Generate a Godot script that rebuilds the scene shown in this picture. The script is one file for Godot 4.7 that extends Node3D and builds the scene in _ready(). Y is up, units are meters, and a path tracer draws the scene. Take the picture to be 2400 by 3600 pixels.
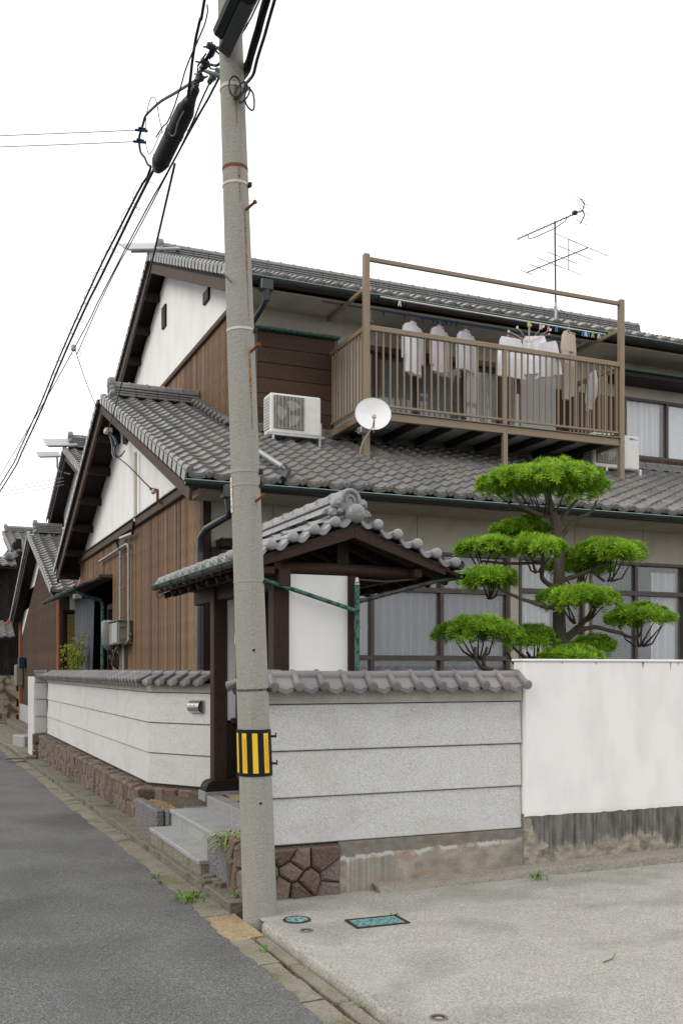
extends Node3D
# A corner house with a tiled gate, garden wall, balcony and utility pole under an overcast sky.
# World: x to the right along the front wall, y up, s = distance up the street (z = -s).

var rng := RandomNumberGenerator.new()
var taken := {}
var TX := {}
var MT := {}

class MB:
	var v := PackedVector3Array()
	var n := PackedVector3Array()
	var T := Transform3D()
	func tri(a: Vector3, b: Vector3, c: Vector3, na: Vector3, nb: Vector3, nc: Vector3) -> void:
		v.push_back(T * a); v.push_back(T * c); v.push_back(T * b)
		n.push_back((T.basis * na).normalized()); n.push_back((T.basis * nc).normalized()); n.push_back((T.basis * nb).normalized())
	func ftri(a: Vector3, b: Vector3, c: Vector3) -> void:
		var k := (b - a).cross(c - a)
		if k.length_squared() < 1e-16: return
		tri(a, b, c, k, k, k)
	func quad(a: Vector3, b: Vector3, c: Vector3, d: Vector3) -> void:
		var k := (c - a).cross(d - b)
		if k.length_squared() < 1e-16: return
		tri(a, b, c, k, k, k); tri(a, c, d, k, k, k)
	func squad(a: Vector3, b: Vector3, c: Vector3, d: Vector3, na: Vector3, nb: Vector3, nc: Vector3, nd: Vector3) -> void:
		tri(a, b, c, na, nb, nc); tri(a, c, d, na, nc, nd)
	func box(c: Vector3, s: Vector3) -> void:
		var h := s * 0.5
		var p := []
		for i in 8: p.append(c + Vector3(h.x if i & 1 else -h.x, h.y if i & 2 else -h.y, h.z if i & 4 else -h.z))
		quad(p[4], p[5], p[7], p[6]); quad(p[1], p[0], p[2], p[3]); quad(p[0], p[4], p[6], p[2])
		quad(p[5], p[1], p[3], p[7]); quad(p[6], p[7], p[3], p[2]); quad(p[0], p[1], p[5], p[4])
	func span(a: Vector3, b: Vector3) -> void:
		box((a + b) * 0.5, (b - a).abs())
	func cbox(c: Vector3, s: Vector3, ch: float) -> void:   # box with chamfered edges
		var h := s * 0.5
		ch = minf(ch, minf(h.x, minf(h.y, h.z)) * 0.8)
		var ax := [Vector3(1, 0, 0), Vector3(0, 1, 0), Vector3(0, 0, 1)]
		for i in 3:
			for sg in [-1.0, 1.0]:
				var u: Vector3 = ax[(i + 1) % 3]; var w: Vector3 = ax[(i + 2) % 3]
				var o: Vector3 = c + ax[i] * h[i] * sg
				var du: Vector3 = u * (h[(i + 1) % 3] - ch); var dw: Vector3 = w * (h[(i + 2) % 3] - ch) * sg
				quad(o - du - dw, o + du - dw, o + du + dw, o - du + dw)
		for i in 3:   # edges along axis i
			var j := (i + 1) % 3; var k := (i + 2) % 3
			for a in [-1.0, 1.0]:
				for b in [-1.0, 1.0]:
					var e: Vector3 = ax[i] * (h[i] - ch)
					var p: Vector3 = c + ax[j] * h[j] * a + ax[k] * (h[k] - ch) * b
					var q: Vector3 = c + ax[j] * (h[j] - ch) * a + ax[k] * h[k] * b
					if _out(p + e, p - e, q - e, c): quad(p + e, p - e, q - e, q + e)
					else: quad(p - e, p + e, q + e, q - e)
		for i in 8:
			var g := Vector3(1 if i & 1 else -1, 1 if i & 2 else -1, 1 if i & 4 else -1)
			var a3 := c + Vector3(h.x, h.y - ch, h.z - ch) * g
			var b3 := c + Vector3(h.x - ch, h.y, h.z - ch) * g
			var c3 := c + Vector3(h.x - ch, h.y - ch, h.z) * g
			if _out(a3, b3, c3, c): ftri(a3, b3, c3)
			else: ftri(a3, c3, b3)
	func _out(a: Vector3, b: Vector3, c: Vector3, o: Vector3) -> bool:
		return (b - a).cross(c - a).dot((a + b + c) / 3.0 - o) > 0
	func rings(rows: Array, closed_ring := true) -> void:   # rows of equal-length point arrays, smooth surface; ring runs counter-clockwise seen from the end of the sweep
		var m: int = rows[0].size()
		var nr := rows.size()
		var nn := []
		for i in nr:
			var line := []
			for j in m:
				var jl := (j - 1 + m) % m if closed_ring else maxi(j - 1, 0)
				var jr := (j + 1) % m if closed_ring else mini(j + 1, m - 1)
				var a: Vector3 = rows[i][jr] - rows[i][jl]
				var b: Vector3 = rows[mini(i + 1, nr - 1)][j] - rows[maxi(i - 1, 0)][j]
				line.append(a.cross(b).normalized())
			nn.append(line)
		for i in nr - 1:
			for j in (m if closed_ring else m - 1):
				var k := (j + 1) % m
				squad(rows[i][j], rows[i][k], rows[i + 1][k], rows[i + 1][j], nn[i][j], nn[i][k], nn[i + 1][k], nn[i + 1][j])
	func cap(ring: Array, flip := false) -> void:
		var o := Vector3.ZERO
		for p in ring: o += p
		o /= ring.size()
		for j in ring.size():
			var k := (j + 1) % ring.size()
			if flip: ftri(o, ring[k], ring[j])
			else: ftri(o, ring[j], ring[k])
	func tube(pts: Array, rad, sides := 8, caps := true) -> void:
		var rows := []
		var up := Vector3.UP
		var d0: Vector3 = (pts[1] - pts[0]).normalized()
		if absf(d0.dot(up)) > 0.9: up = Vector3.RIGHT
		var x := up.cross(d0).normalized()
		for i in pts.size():
			var d: Vector3 = (pts[mini(i + 1, pts.size() - 1)] - pts[maxi(i - 1, 0)]).normalized()
			x = (x - d * x.dot(d)).normalized()
			var y := d.cross(x)
			var r: float = rad[i] if rad is Array else rad
			var ring := []
			for j in sides:
				var a := TAU * j / sides
				ring.append(pts[i] + (x * cos(a) + y * sin(a)) * r)
			rows.append(ring)
		rings(rows)
		if caps:
			cap(rows[0], true); cap(rows[-1])
	func lathe(o: Vector3, axis: Vector3, prof: Array, sides := 12) -> void:   # prof: [r, h] from bottom to top
		var b := Basis(Quaternion(Vector3.UP, axis.normalized())) if axis.normalized().y > -0.999 else Basis(Vector3.RIGHT, PI)
		var rows := []
		for q in prof:
			var ring := []
			for j in sides:
				var a := -TAU * j / sides
				ring.append(o + b * Vector3(cos(a) * maxf(q[0], 0.0005), q[1], sin(a) * maxf(q[0], 0.0005)))
			rows.append(ring)
		rings(rows)
		cap(rows[0], true); cap(rows[-1])
	func prism(poly: PackedVector2Array, t: Transform3D, d: float, bevel := 0.0) -> void:   # polygon counter-clockwise in the local xy plane, grown along +z
		var keep := T
		T = T * t
		var m := poly.size()
		var cen := Vector2.ZERO
		for p in poly: cen += p
		cen /= m
		var f := PackedVector2Array()
		for p in poly: f.push_back(p + (cen - p).normalized() * bevel if bevel > 0.0 else p)
		var idx := Geometry2D.triangulate_polygon(f)
		for i in range(0, idx.size(), 3):
			var a := f[idx[i]]; var b := f[idx[i + 1]]; var c := f[idx[i + 2]]
			if (b - a).cross(c - a) < 0:
				var s := b; b = c; c = s
			ftri(Vector3(a.x, a.y, d), Vector3(b.x, b.y, d), Vector3(c.x, c.y, d))
			ftri(Vector3(a.x, a.y, 0), Vector3(c.x, c.y, 0), Vector3(b.x, b.y, 0))
		for i in m:
			var a := poly[i]; var b := poly[(i + 1) % m]; var fa := f[i]; var fb := f[(i + 1) % m]
			quad(Vector3(a.x, a.y, 0), Vector3(b.x, b.y, 0), Vector3(b.x, b.y, d - bevel), Vector3(a.x, a.y, d - bevel))
			if bevel > 0.0:
				quad(Vector3(a.x, a.y, d - bevel), Vector3(b.x, b.y, d - bevel), Vector3(fb.x, fb.y, d), Vector3(fa.x, fa.y, d))
		T = keep
	func mesh() -> ArrayMesh:
		var a := []
		a.resize(Mesh.ARRAY_MAX)
		a[Mesh.ARRAY_VERTEX] = v; a[Mesh.ARRAY_NORMAL] = n
		var m := ArrayMesh.new()
		m.add_surface_from_arrays(Mesh.PRIMITIVE_TRIANGLES, a)
		return m

func W(x: float, y: float, s: float) -> Vector3: return Vector3(x, y, -s)
func rr(a: float, b: float) -> float: return rng.randf_range(a, b)
func gy(s: float) -> float: return -0.011 * maxf(0.0, s - 6.0)   # the street falls gently away from the camera

func numbered(called: String) -> String:
	taken[called] = taken.get(called, -1) + 1
	return called if taken[called] == 0 else "%s_%03d" % [called, taken[called]]
func tag(o: Node3D, label: String, category: String, group := "", kind := "") -> Node3D:
	if label: o.set_meta("label", label)
	if category: o.set_meta("category", category)
	if group: o.set_meta("group", group)
	if kind: o.set_meta("kind", kind)
	return o
func thing(called: String, at: Vector3, label: String, category: String, group := "") -> Node3D:
	var o := Node3D.new()
	o.name = numbered(called); add_child(o); o.position = at
	return tag(o, label, category, group)
func put(called: String, b, m: Material, parent: Node3D = null, t := Transform3D()) -> MeshInstance3D:
	var o := MeshInstance3D.new()
	o.mesh = b.mesh() if b is MB else b
	o.material_override = m
	if parent == null or parent == self:
		o.name = numbered(called); add_child(o)
	else:
		o.name = called; parent.add_child(o, true)
	o.transform = t
	return o
func wput(called: String, b, m: Material, parent: Node3D) -> MeshInstance3D:   # the mesh is in world coordinates; the parent only moved
	var o := put(called, b, m, parent)
	o.position = -world_at(parent)
	return o
func world_at(p: Node3D) -> Vector3:
	var r := Vector3.ZERO
	var q: Node = p
	while q is Node3D and q != self:
		r += q.position; q = q.get_parent()
	return r
func structure(called: String, b: MB, m: Material, label := "") -> MeshInstance3D:
	var o := put(called, b, m)
	o.set_meta("kind", "structure")
	if label: o.set_meta("label", label)
	return o

# ---------------------------------------------------------------- materials
func lin(r: float, g: float, b: float) -> Color: return Color(r, g, b).linear_to_srgb()
func noise(key: String, type: int, freq: float, octs: int, stops: Array, size := 512, cell := 0) -> NoiseTexture2D:
	if TX.has(key): return TX[key]
	var f := FastNoiseLite.new()
	f.noise_type = type; f.frequency = freq; f.seed = key.hash() % 10000
	f.fractal_type = FastNoiseLite.FRACTAL_FBM if octs > 1 else FastNoiseLite.FRACTAL_NONE
	f.fractal_octaves = octs
	f.cellular_return_type = cell as FastNoiseLite.CellularReturnType
	var t := NoiseTexture2D.new()
	t.width = size; t.height = size; t.seamless = true; t.seamless_blend_skirt = 0.2; t.noise = f
	var g := Gradient.new()
	var off := PackedFloat32Array(); var col := PackedColorArray()
	for s in stops:
		off.push_back(s[0])
		var c = s[1]
		col.push_back(lin(c, c, c) if c is float else lin(c.r, c.g, c.b))
	g.offsets = off; g.colors = col
	t.color_ramp = g
	TX[key] = t
	return t
func mat(key: String, r: float, g: float, b: float, rough: float, tex: Texture2D = null, sc := Vector3.ONE, bump: Texture2D = null, bump_cm := 0.0, detail: Texture2D = null, dsc := Vector3.ONE, metal := 0.0) -> StandardMaterial3D:
	if MT.has(key): return MT[key]
	var m := StandardMaterial3D.new()
	m.resource_name = key
	m.albedo_color = lin(r, g, b); m.roughness = rough; m.metallic = metal
	m.metallic_specular = 0.5 if rough < 0.46 or metal > 0.0 else 0.32
	if tex: m.albedo_texture = tex
	if tex or bump:
		m.uv1_triplanar = true; m.uv1_world_triplanar = true; m.uv1_scale = sc; m.uv1_triplanar_sharpness = 4.0
	if bump:
		m.heightmap_enabled = true; m.heightmap_texture = bump; m.heightmap_scale = bump_cm
	if detail:
		m.detail_enabled = true; m.detail_albedo = detail; m.detail_blend_mode = BaseMaterial3D.BLEND_MODE_MUL
		m.detail_uv_layer = BaseMaterial3D.DETAIL_UV_2
		m.uv2_triplanar = true; m.uv2_world_triplanar = true; m.uv2_scale = dsc; m.uv2_triplanar_sharpness = 4.0
	MT[key] = m
	return m
func m_(key: String) -> StandardMaterial3D: return MT[key]

func make_materials() -> void:
	var S := FastNoiseLite.TYPE_SIMPLEX_SMOOTH
	var C := FastNoiseLite.TYPE_CELLULAR
	var grain := noise("grain", C, 0.2, 1, [[0.0, 0.32], [0.5, 0.56], [0.78, 0.66], [0.92, 0.95], [1.0, 1.0]], 1024, 0)
	var grit := noise("grit", C, 0.2, 1, [[0.0, 0.5], [0.45, 0.76], [0.8, 0.88], [1.0, 1.0]], 1024, 0)
	var grain2 := noise("grain2", C, 0.2, 1, [[0.0, 0.52], [0.4, 0.76], [0.75, 0.88], [0.9, 1.0], [1.0, 1.0]], 1024, 0)
	var fleck := noise("fleck", C, 0.2, 1, [[0.0, 0.6], [0.4, 0.84], [0.8, 0.93], [1.0, 1.0]], 1024, 0)
	var rough := noise("rough", S, 0.05, 4, [[0.0, 0.0], [1.0, 1.0]], 512)
	var cells := noise("cells", C, 0.12, 1, [[0.0, 0.0], [1.0, 1.0]], 512, 2)
	var patches := noise("patches", S, 0.008, 5, [[0.15, 0.62], [0.45, 0.9], [0.6, 1.0], [0.85, 0.8]], 512)
	var soft := noise("soft", S, 0.008, 4, [[0.2, 0.84], [0.55, 1.0], [0.9, 0.9]], 512)
	var faint := noise("faint", S, 0.01, 4, [[0.2, 0.93], [0.6, 1.0]], 512)
	var streak := noise("streak", S, 0.02, 5, [[0.2, 0.42], [0.45, 0.8], [0.6, 1.0], [0.8, 0.62]], 512)
	var woodgrain := noise("woodgrain", S, 0.03, 4, [[0.2, 0.5], [0.45, 0.85], [0.6, 1.0], [0.75, 0.72]], 512)
	var stain := noise("stain", S, 0.012, 5, [[0.3, Color(0.30, 0.28, 0.24)], [0.42, Color(0.62, 0.6, 0.55)], [0.55, Color(0.95, 0.93, 0.88)], [0.75, Color(1, 1, 1)]], 512)
	var drip := noise("drip", S, 0.02, 5, [[0.3, Color(0.2, 0.2, 0.19)], [0.46, Color(0.45, 0.44, 0.41)], [0.58, Color(0.85, 0.82, 0.74)], [0.75, Color(1, 0.97, 0.9)]], 512)
	var mossy := noise("mossy", S, 0.014, 5, [[0.2, Color(0.50, 0.53, 0.32)], [0.34, Color(0.8, 0.79, 0.68)], [0.55, Color(0.9, 0.88, 0.8)], [0.7, Color(1, 1, 1)], [0.85, Color(0.72, 0.70, 0.66)]], 512)
	var rust := noise("rust", S, 0.02, 4, [[0.3, Color(0.5, 0.3, 0.18)], [0.45, Color(0.9, 0.8, 0.7)], [0.6, Color(1, 1, 1)]], 512)
	var lichen := noise("lichen", S, 0.02, 5, [[0.25, Color(0.75, 0.68, 0.58)], [0.45, Color(0.95, 0.95, 0.95)], [0.62, Color(1, 1, 1)], [0.8, Color(0.72, 0.72, 0.72)]], 512)

	var char_tex := noise("char", S, 0.025, 5, [[0.3, 0.14], [0.48, 0.4], [0.6, 1.0], [0.75, 0.3]], 512)
	mat("asphalt", 0.225, 0.224, 0.223, 0.9, grain, Vector3.ONE * 0.85, cells, 0.35, patches, Vector3.ONE * 0.11)
	mat("gutter", 0.30, 0.28, 0.232, 0.92, grit, Vector3.ONE * 1.3, rough, 0.6, mossy, Vector3.ONE * 0.3)
	mat("kerb", 0.235, 0.22, 0.188, 0.92, grit, Vector3.ONE * 1.3, rough, 0.6, mossy, Vector3.ONE * 0.35)
	mat("apron", 0.44, 0.427, 0.39, 0.9, grain2, Vector3.ONE * 0.8, cells, 0.25, noise("apron_patch", S, 0.009, 5, [[0.2, 0.78], [0.4, 0.9], [0.55, 1.0], [0.72, 0.92], [0.9, 0.97]], 512), Vector3(0.22, 0.2, 0.3))
	mat("earth", 0.16, 0.13, 0.09, 0.95, grit, Vector3.ONE * 0.8, rough, 2.0)
	mat("sandy_slab", 0.42, 0.32, 0.19, 0.9, grit, Vector3.ONE * 0.6, rough, 0.5, soft, Vector3.ONE)
	var pk := 0
	for c in [[0.66, 0.66, 0.652], [0.64, 0.64, 0.635], [0.665, 0.66, 0.642]]:
		mat("panel_%d" % pk, c[0], c[1], c[2], 0.85, fleck, Vector3.ONE * 1.0, cells, 0.06, noise("weathered", S, 0.008, 5, [[0.2, Color(0.92, 0.905, 0.88)], [0.5, Color(1, 1, 1)], [0.8, Color(0.96, 0.955, 0.94)]], 512), Vector3(0.35, 0.6, 0.35))
		pk += 1
	mat("strip", 0.50, 0.48, 0.42, 0.9, fleck, Vector3.ONE * 1.4, rough, 0.2, soft, Vector3(0.6, 0.4, 0.6))
	mat("white_wall", 0.80, 0.80, 0.785, 0.85, noise("whitewash", S, 0.01, 4, [[0.2, 0.92], [0.6, 1.0]], 512), Vector3(0.7, 0.25, 0.7), rough, 0.12)
	mat("wall_base", 0.36, 0.34, 0.29, 0.92, drip, Vector3(1.4, 0.5, 1.4), rough, 1.2)
	mat("foot_plain", 0.36, 0.33, 0.28, 0.92, grit, Vector3.ONE * 1.2, rough, 0.8, soft, Vector3.ONE)
	mat("foot", 0.40, 0.36, 0.30, 0.92, grit, Vector3.ONE * 0.7, rough, 0.8, stain, Vector3(0.9, 0.7, 0.9))
	mat("plaster", 0.86, 0.855, 0.84, 0.85, faint, Vector3(0.4, 0.15, 0.4))
	mat("stucco", 0.45, 0.425, 0.36, 0.92, soft, Vector3.ONE * 0.4, cells, 0.5)
	mat("concrete_pole", 0.37, 0.36, 0.32, 0.8, fleck, Vector3.ONE * 2.0, rough, 0.25, noise("pole_streak", S, 0.02, 4, [[0.25, 0.92], [0.5, 1.0], [0.7, 0.95]], 512), Vector3(1.5, 0.25, 1.5))
	mat("stone_a", 0.20, 0.14, 0.108, 0.9, grit, Vector3.ONE * 0.9, rough, 1.0, soft, Vector3.ONE * 1.5)
	mat("stone_b", 0.245, 0.18, 0.145, 0.9, grit, Vector3.ONE * 0.9, rough, 1.0, soft, Vector3.ONE * 1.5)
	mat("stone_c", 0.165, 0.12, 0.097, 0.9, grit, Vector3.ONE * 0.9, rough, 1.0, soft, Vector3.ONE * 1.5)
	mat("stone_d", 0.225, 0.188, 0.163, 0.9, grit, Vector3.ONE * 0.9, rough, 1.0, soft, Vector3.ONE * 1.5)
	mat("mortar", 0.14, 0.115, 0.095, 0.95, grit, Vector3.ONE * 0.9, rough, 0.8)
	mat("granite", 0.34, 0.34, 0.34, 0.7, grit, Vector3.ONE * 1.2, rough, 0.2, soft, Vector3.ONE)
	mat("granite_pale", 0.42, 0.423, 0.42, 0.6, grit, Vector3.ONE * 1.2, null, 0.0, soft, Vector3.ONE * 0.8)
	mat("granite_dirty", 0.30, 0.28, 0.24, 0.9, grit, Vector3.ONE * 1.0, rough, 0.6, mossy, Vector3(1.2, 0.6, 1.2))
	mat("granite_rough", 0.24, 0.24, 0.235, 0.9, grit, Vector3.ONE * 1.2, rough, 1.6, soft, Vector3.ONE * 1.2)
	var k := 0
	for c in [[0.205, 0.21, 0.213], [0.185, 0.19, 0.193], [0.22, 0.221, 0.219], [0.215, 0.209, 0.197], [0.17, 0.175, 0.178], [0.228, 0.217, 0.2]]:
		mat("tile_%d" % k, c[0], c[1], c[2], 0.33, lichen, Vector3.ONE * 1.4, rough, 0.1)
		k += 1
	k = 0
	for c in [[0.17, 0.16, 0.16], [0.20, 0.185, 0.185], [0.15, 0.14, 0.145]]:
		mat("captile_%d" % k, c[0], c[1], c[2], 0.4, soft, Vector3.ONE * 2.0)
		k += 1
	k = 0
	for c in [[0.235, 0.24, 0.242], [0.205, 0.21, 0.212], [0.265, 0.266, 0.266]]:
		mat("gatetile_%d" % k, c[0], c[1], c[2], 0.32, soft, Vector3.ONE * 2.0)
		k += 1
	k = 0
	for c in [[0.185, 0.105, 0.059], [0.215, 0.128, 0.074], [0.125, 0.072, 0.042], [0.19, 0.116, 0.069], [0.27, 0.175, 0.105]]:
		mat("plank_%d" % k, c[0], c[1], c[2], 0.75, streak, Vector3(5.0, 0.35, 5.0), rough, 0.1)
		k += 1
	k = 0
	for c in [[0.095, 0.055, 0.036], [0.078, 0.046, 0.031], [0.11, 0.066, 0.044]]:
		mat("darkplank_%d" % k, c[0], c[1], c[2], 0.7, woodgrain, Vector3(0.5, 6.0, 0.5))
		mat("burnt_%d" % k, c[0] * 1.35, c[1] * 1.35, c[2] * 1.3, 0.85, char_tex, Vector3(3.0, 0.22, 3.0), rough, 0.3)
		mat("coal_%d" % k, 0.03 + 0.008 * k, 0.026 + 0.007 * k, 0.023 + 0.006 * k, 0.85, char_tex, Vector3(3.0, 0.22, 3.0))
		k += 1
	mat("beam", 0.050, 0.027, 0.019, 0.65, woodgrain, Vector3(1.0, 6.0, 6.0))
	mat("post", 0.040, 0.022, 0.016, 0.62, woodgrain, Vector3(6.0, 0.5, 6.0))
	mat("black_wood", 0.013, 0.009, 0.007, 0.55, woodgrain, Vector3(5.0, 0.5, 5.0))
	mat("trim_wood", 0.115, 0.078, 0.06, 0.75, woodgrain, Vector3(3.0, 3.0, 0.6))
	mat("soffit", 0.030, 0.021, 0.018, 0.85, woodgrain, Vector3(0.6, 3.0, 4.0))
	mat("copper", 0.075, 0.165, 0.135, 0.55, noise("verdigris", S, 0.02, 4, [[0.3, Color(0.25, 0.3, 0.28)], [0.5, Color(0.8, 0.95, 0.9)], [0.7, Color(1, 1, 1)]], 512), Vector3.ONE * 1.5)
	mat("lip", 0.22, 0.34, 0.31, 0.3)  # patina green, made paler to paint in the highlight along the gutter lip
	mat("sheet_pale", 0.55, 0.56, 0.57, 0.5, soft, Vector3(1.5, 0.4, 1.5))
	mat("dark_copper", 0.055, 0.062, 0.058, 0.5, rust, Vector3.ONE * 0.8)
	mat("gutter_dark", 0.022, 0.03, 0.032, 0.3, soft, Vector3.ONE)
	mat("bronze", 0.235, 0.175, 0.112, 0.42, faint, Vector3.ONE * 0.7)
	mat("sash", 0.062, 0.042, 0.034, 0.4, faint, Vector3.ONE)
	mat("joist", 0.03, 0.028, 0.026, 0.6)
	mat("deck", 0.58, 0.58, 0.57, 0.6, soft, Vector3.ONE)
	mat("white_paint", 0.72, 0.715, 0.68, 0.45, faint, Vector3.ONE)
	mat("offwhite", 0.62, 0.60, 0.53, 0.5, soft, Vector3.ONE * 2.0)
	mat("vent_dark", 0.03, 0.03, 0.03, 0.8)
	mat("grille", 0.09, 0.085, 0.075, 0.6)
	mat("galv", 0.42, 0.43, 0.44, 0.38, soft, Vector3.ONE * 2.0, null, 0.0, null, Vector3.ONE, 0.6)
	mat("steel", 0.55, 0.55, 0.54, 0.3, faint, Vector3.ONE * 2.0, null, 0.0, null, Vector3.ONE, 0.85)
	mat("rusty", 0.20, 0.085, 0.035, 0.85, rust, Vector3.ONE * 6.0)
	mat("rust_wash", 0.30, 0.20, 0.12, 0.85, rust, Vector3.ONE * 5.0)
	mat("black_rubber", 0.010, 0.011, 0.014, 0.42)
	mat("cable", 0.012, 0.010, 0.022, 0.5)
	mat("blue_cable", 0.012, 0.03, 0.06, 0.5)
	mat("grey_cable", 0.22, 0.22, 0.23, 0.5)
	mat("closure", 0.012, 0.016, 0.018, 0.5, faint, Vector3.ONE)
	mat("box_grey", 0.055, 0.062, 0.066, 0.55, faint, Vector3.ONE)
	mat("band_white", 0.55, 0.54, 0.48, 0.5)
	mat("band_dark", 0.10, 0.095, 0.085, 0.6, rust, Vector3.ONE * 4.0)
	mat("sign_black", 0.008, 0.008, 0.012, 0.55)
	mat("sign_yellow", 0.76, 0.50, 0.035, 0.5)
	mat("sign_orange", 0.74, 0.36, 0.012, 0.4)
	mat("tag_white", 0.72, 0.72, 0.70, 0.5, rust, Vector3.ONE * 5.0)
	mat("dish", 0.78, 0.78, 0.79, 0.4, faint, Vector3.ONE)
	mat("antenna", 0.045, 0.045, 0.05, 0.5)
	mat("alu", 0.50, 0.50, 0.50, 0.35, null, Vector3.ONE, null, 0.0, null, Vector3.ONE, 0.7)
	mat("blue_pole", 0.015, 0.075, 0.16, 0.4)
	mat("cloth_white", 0.84, 0.84, 0.88, 0.9, faint, Vector3.ONE * 3.0)
	mat("cloth_pink", 0.68, 0.60, 0.64, 0.9, faint, Vector3.ONE * 3.0)
	mat("cloth_grey", 0.66, 0.66, 0.72, 0.9, faint, Vector3.ONE * 3.0)
	mat("cloth_beige", 0.55, 0.48, 0.39, 0.9, soft, Vector3.ONE * 3.0)
	mat("cloth_wine", 0.20, 0.07, 0.11, 0.9, noise("wine_stripe", S, 0.03, 1, [[0.45, 0.5], [0.5, 1.0]], 256), Vector3(2.0, 9.0, 2.0))
	for q in ["cloth_white", "cloth_pink", "cloth_grey", "cloth_beige"]:
		MT[q].backlight_enabled = true; MT[q].backlight = Color(0.35, 0.35, 0.35)
	mat("peg_blue", 0.05, 0.22, 0.5, 0.4)
	mat("peg_green", 0.38, 0.55, 0.08, 0.4)
	mat("peg_white", 0.7, 0.7, 0.68, 0.4)
	mat("peg_pink", 0.62, 0.25, 0.28, 0.4)
	mat("curtain", 0.52, 0.55, 0.57, 0.9, faint, Vector3(3.0, 0.4, 3.0))
	mat("curtain_grey", 0.15, 0.165, 0.18, 0.9, faint, Vector3(3.0, 0.4, 3.0))
	mat("blind", 0.70, 0.72, 0.74, 0.8, faint, Vector3.ONE)
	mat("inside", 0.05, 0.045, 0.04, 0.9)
	mat("sheet_grey", 0.085, 0.095, 0.11, 0.6, streak, Vector3(2.5, 0.5, 2.5), rough, 0.5)
	mat("meter_cover", 0.115, 0.12, 0.125, 0.35, faint, Vector3.ONE)
	mat("meter_box", 0.20, 0.195, 0.155, 0.5, soft, Vector3.ONE * 2.0)
	mat("conduit", 0.32, 0.33, 0.32, 0.5, soft, Vector3.ONE * 2.0)
	mat("cream_pipe", 0.60, 0.58, 0.45, 0.5)
	mat("orange_pipe", 0.30, 0.10, 0.055, 0.55, soft, Vector3.ONE)
	mat("louvre", 0.42, 0.33, 0.145, 0.6)
	mat("lid_blue", 0.16, 0.33, 0.38, 0.6, rust, Vector3.ONE * 2.5)
	mat("iron", 0.04, 0.036, 0.03, 0.7, rust, Vector3.ONE * 4.0)
	mat("block", 0.36, 0.32, 0.25, 0.92, grit, Vector3.ONE * 0.6, rough, 0.4, stain, Vector3.ONE * 0.4)
	mat("foundation", 0.36, 0.38, 0.39, 0.9, soft, Vector3.ONE)
	mat("panel_top", 0.36, 0.37, 0.38, 0.4, faint, Vector3.ONE)
	mat("bark", 0.21, 0.18, 0.14, 0.95, noise("barktex", C, 0.05, 2, [[0.0, 0.35], [0.5, 0.8], [1.0, 1.0]], 512, 2), Vector3(6.0, 2.0, 6.0), rough, 2.0)
	mat("twig", 0.05, 0.04, 0.03, 0.9)
	mat("leaf", 1.0, 1.0, 1.0, 0.5)
	MT["leaf"].vertex_color_use_as_albedo = true
	MT["leaf"].backlight_enabled = true; MT["leaf"].backlight = Color(0.45, 0.5, 0.3)
	var gl := mat("glass", 0.75, 0.8, 0.82, 0.03)
	gl.transparency = BaseMaterial3D.TRANSPARENCY_ALPHA; gl.albedo_color.a = 0.08
	mat("frosted", 0.62, 0.67, 0.70, 0.2, faint, Vector3.ONE)

# ---------------------------------------------------------------- roof tiles
func prof(u: float, d := 0.031, h := 0.03) -> float:
	if u < 0.66: return -d * sin(PI * u / 0.66)
	return h * sin(PI * (u - 0.66) / 0.34)
func pantile(w: float, L: float, eave := false) -> ArrayMesh:   # local: x across, y out of the roof, z down the slope with the front edge at z = 0
	var b := MB.new()
	var k := 9
	var up := []; var lo := []; var un := []
	for i in k + 1:
		var u := float(i) / k
		var x := u * w
		up.append(Vector3(x, prof(u) + 0.006, -L)); lo.append(Vector3(x, prof(u) + 0.042, 0)); un.append(Vector3(x, prof(u) + 0.014, 0))
	b.rings([lo, up], false)
	for i in k:
		b.quad(un[i], un[i + 1], lo[i + 1], lo[i])
	b.quad(Vector3(0, prof(0.0), -L), un[0], lo[0], up[0])
	if eave:
		var a := PackedVector2Array()
		for i in 7: a.push_back(Vector2(0.01 * w + i / 6.0 * 0.68 * w, prof(i / 6.0 * 0.66) + 0.03))
		a.reverse()
		for i in 7:
			var q := i / 6.0
			a.push_back(Vector2(0.01 * w + q * 0.68 * w, -0.028 - 0.028 * sin(PI * q) - (0.012 if i == 3 else 0.0)))
		b.prism(a, Transform3D(Basis(), Vector3(0, 0, -0.012)), 0.03, 0.004)
		b.lathe(Vector3(w * 0.83, 0.012, -0.03), Vector3(0, 0, 1), [[0.05, 0.0], [0.05, 0.04], [0.043, 0.052], [0.03, 0.056]], 12)
	return b.mesh()
func verge_tile(w: float, L: float, side: float) -> ArrayMesh:   # edge tile with its hanging flap; side -1: flap at x = 0, +1: at x = w
	var b := MB.new()
	var x := 0.0 if side < 0 else w
	b.T = Transform3D(Basis(Vector3.RIGHT, 0.10), Vector3(x, -0.035, -L * 0.36))
	b.cbox(Vector3.ZERO, Vector3(0.026, 0.115, L * 0.66), 0.006)
	b.T = Transform3D()
	b.tube([Vector3(x - side * 0.035, 0.03, -L), Vector3(x - side * 0.035, 0.046, 0.004)], [0.036, 0.042], 10)
	return b.mesh()
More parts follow.
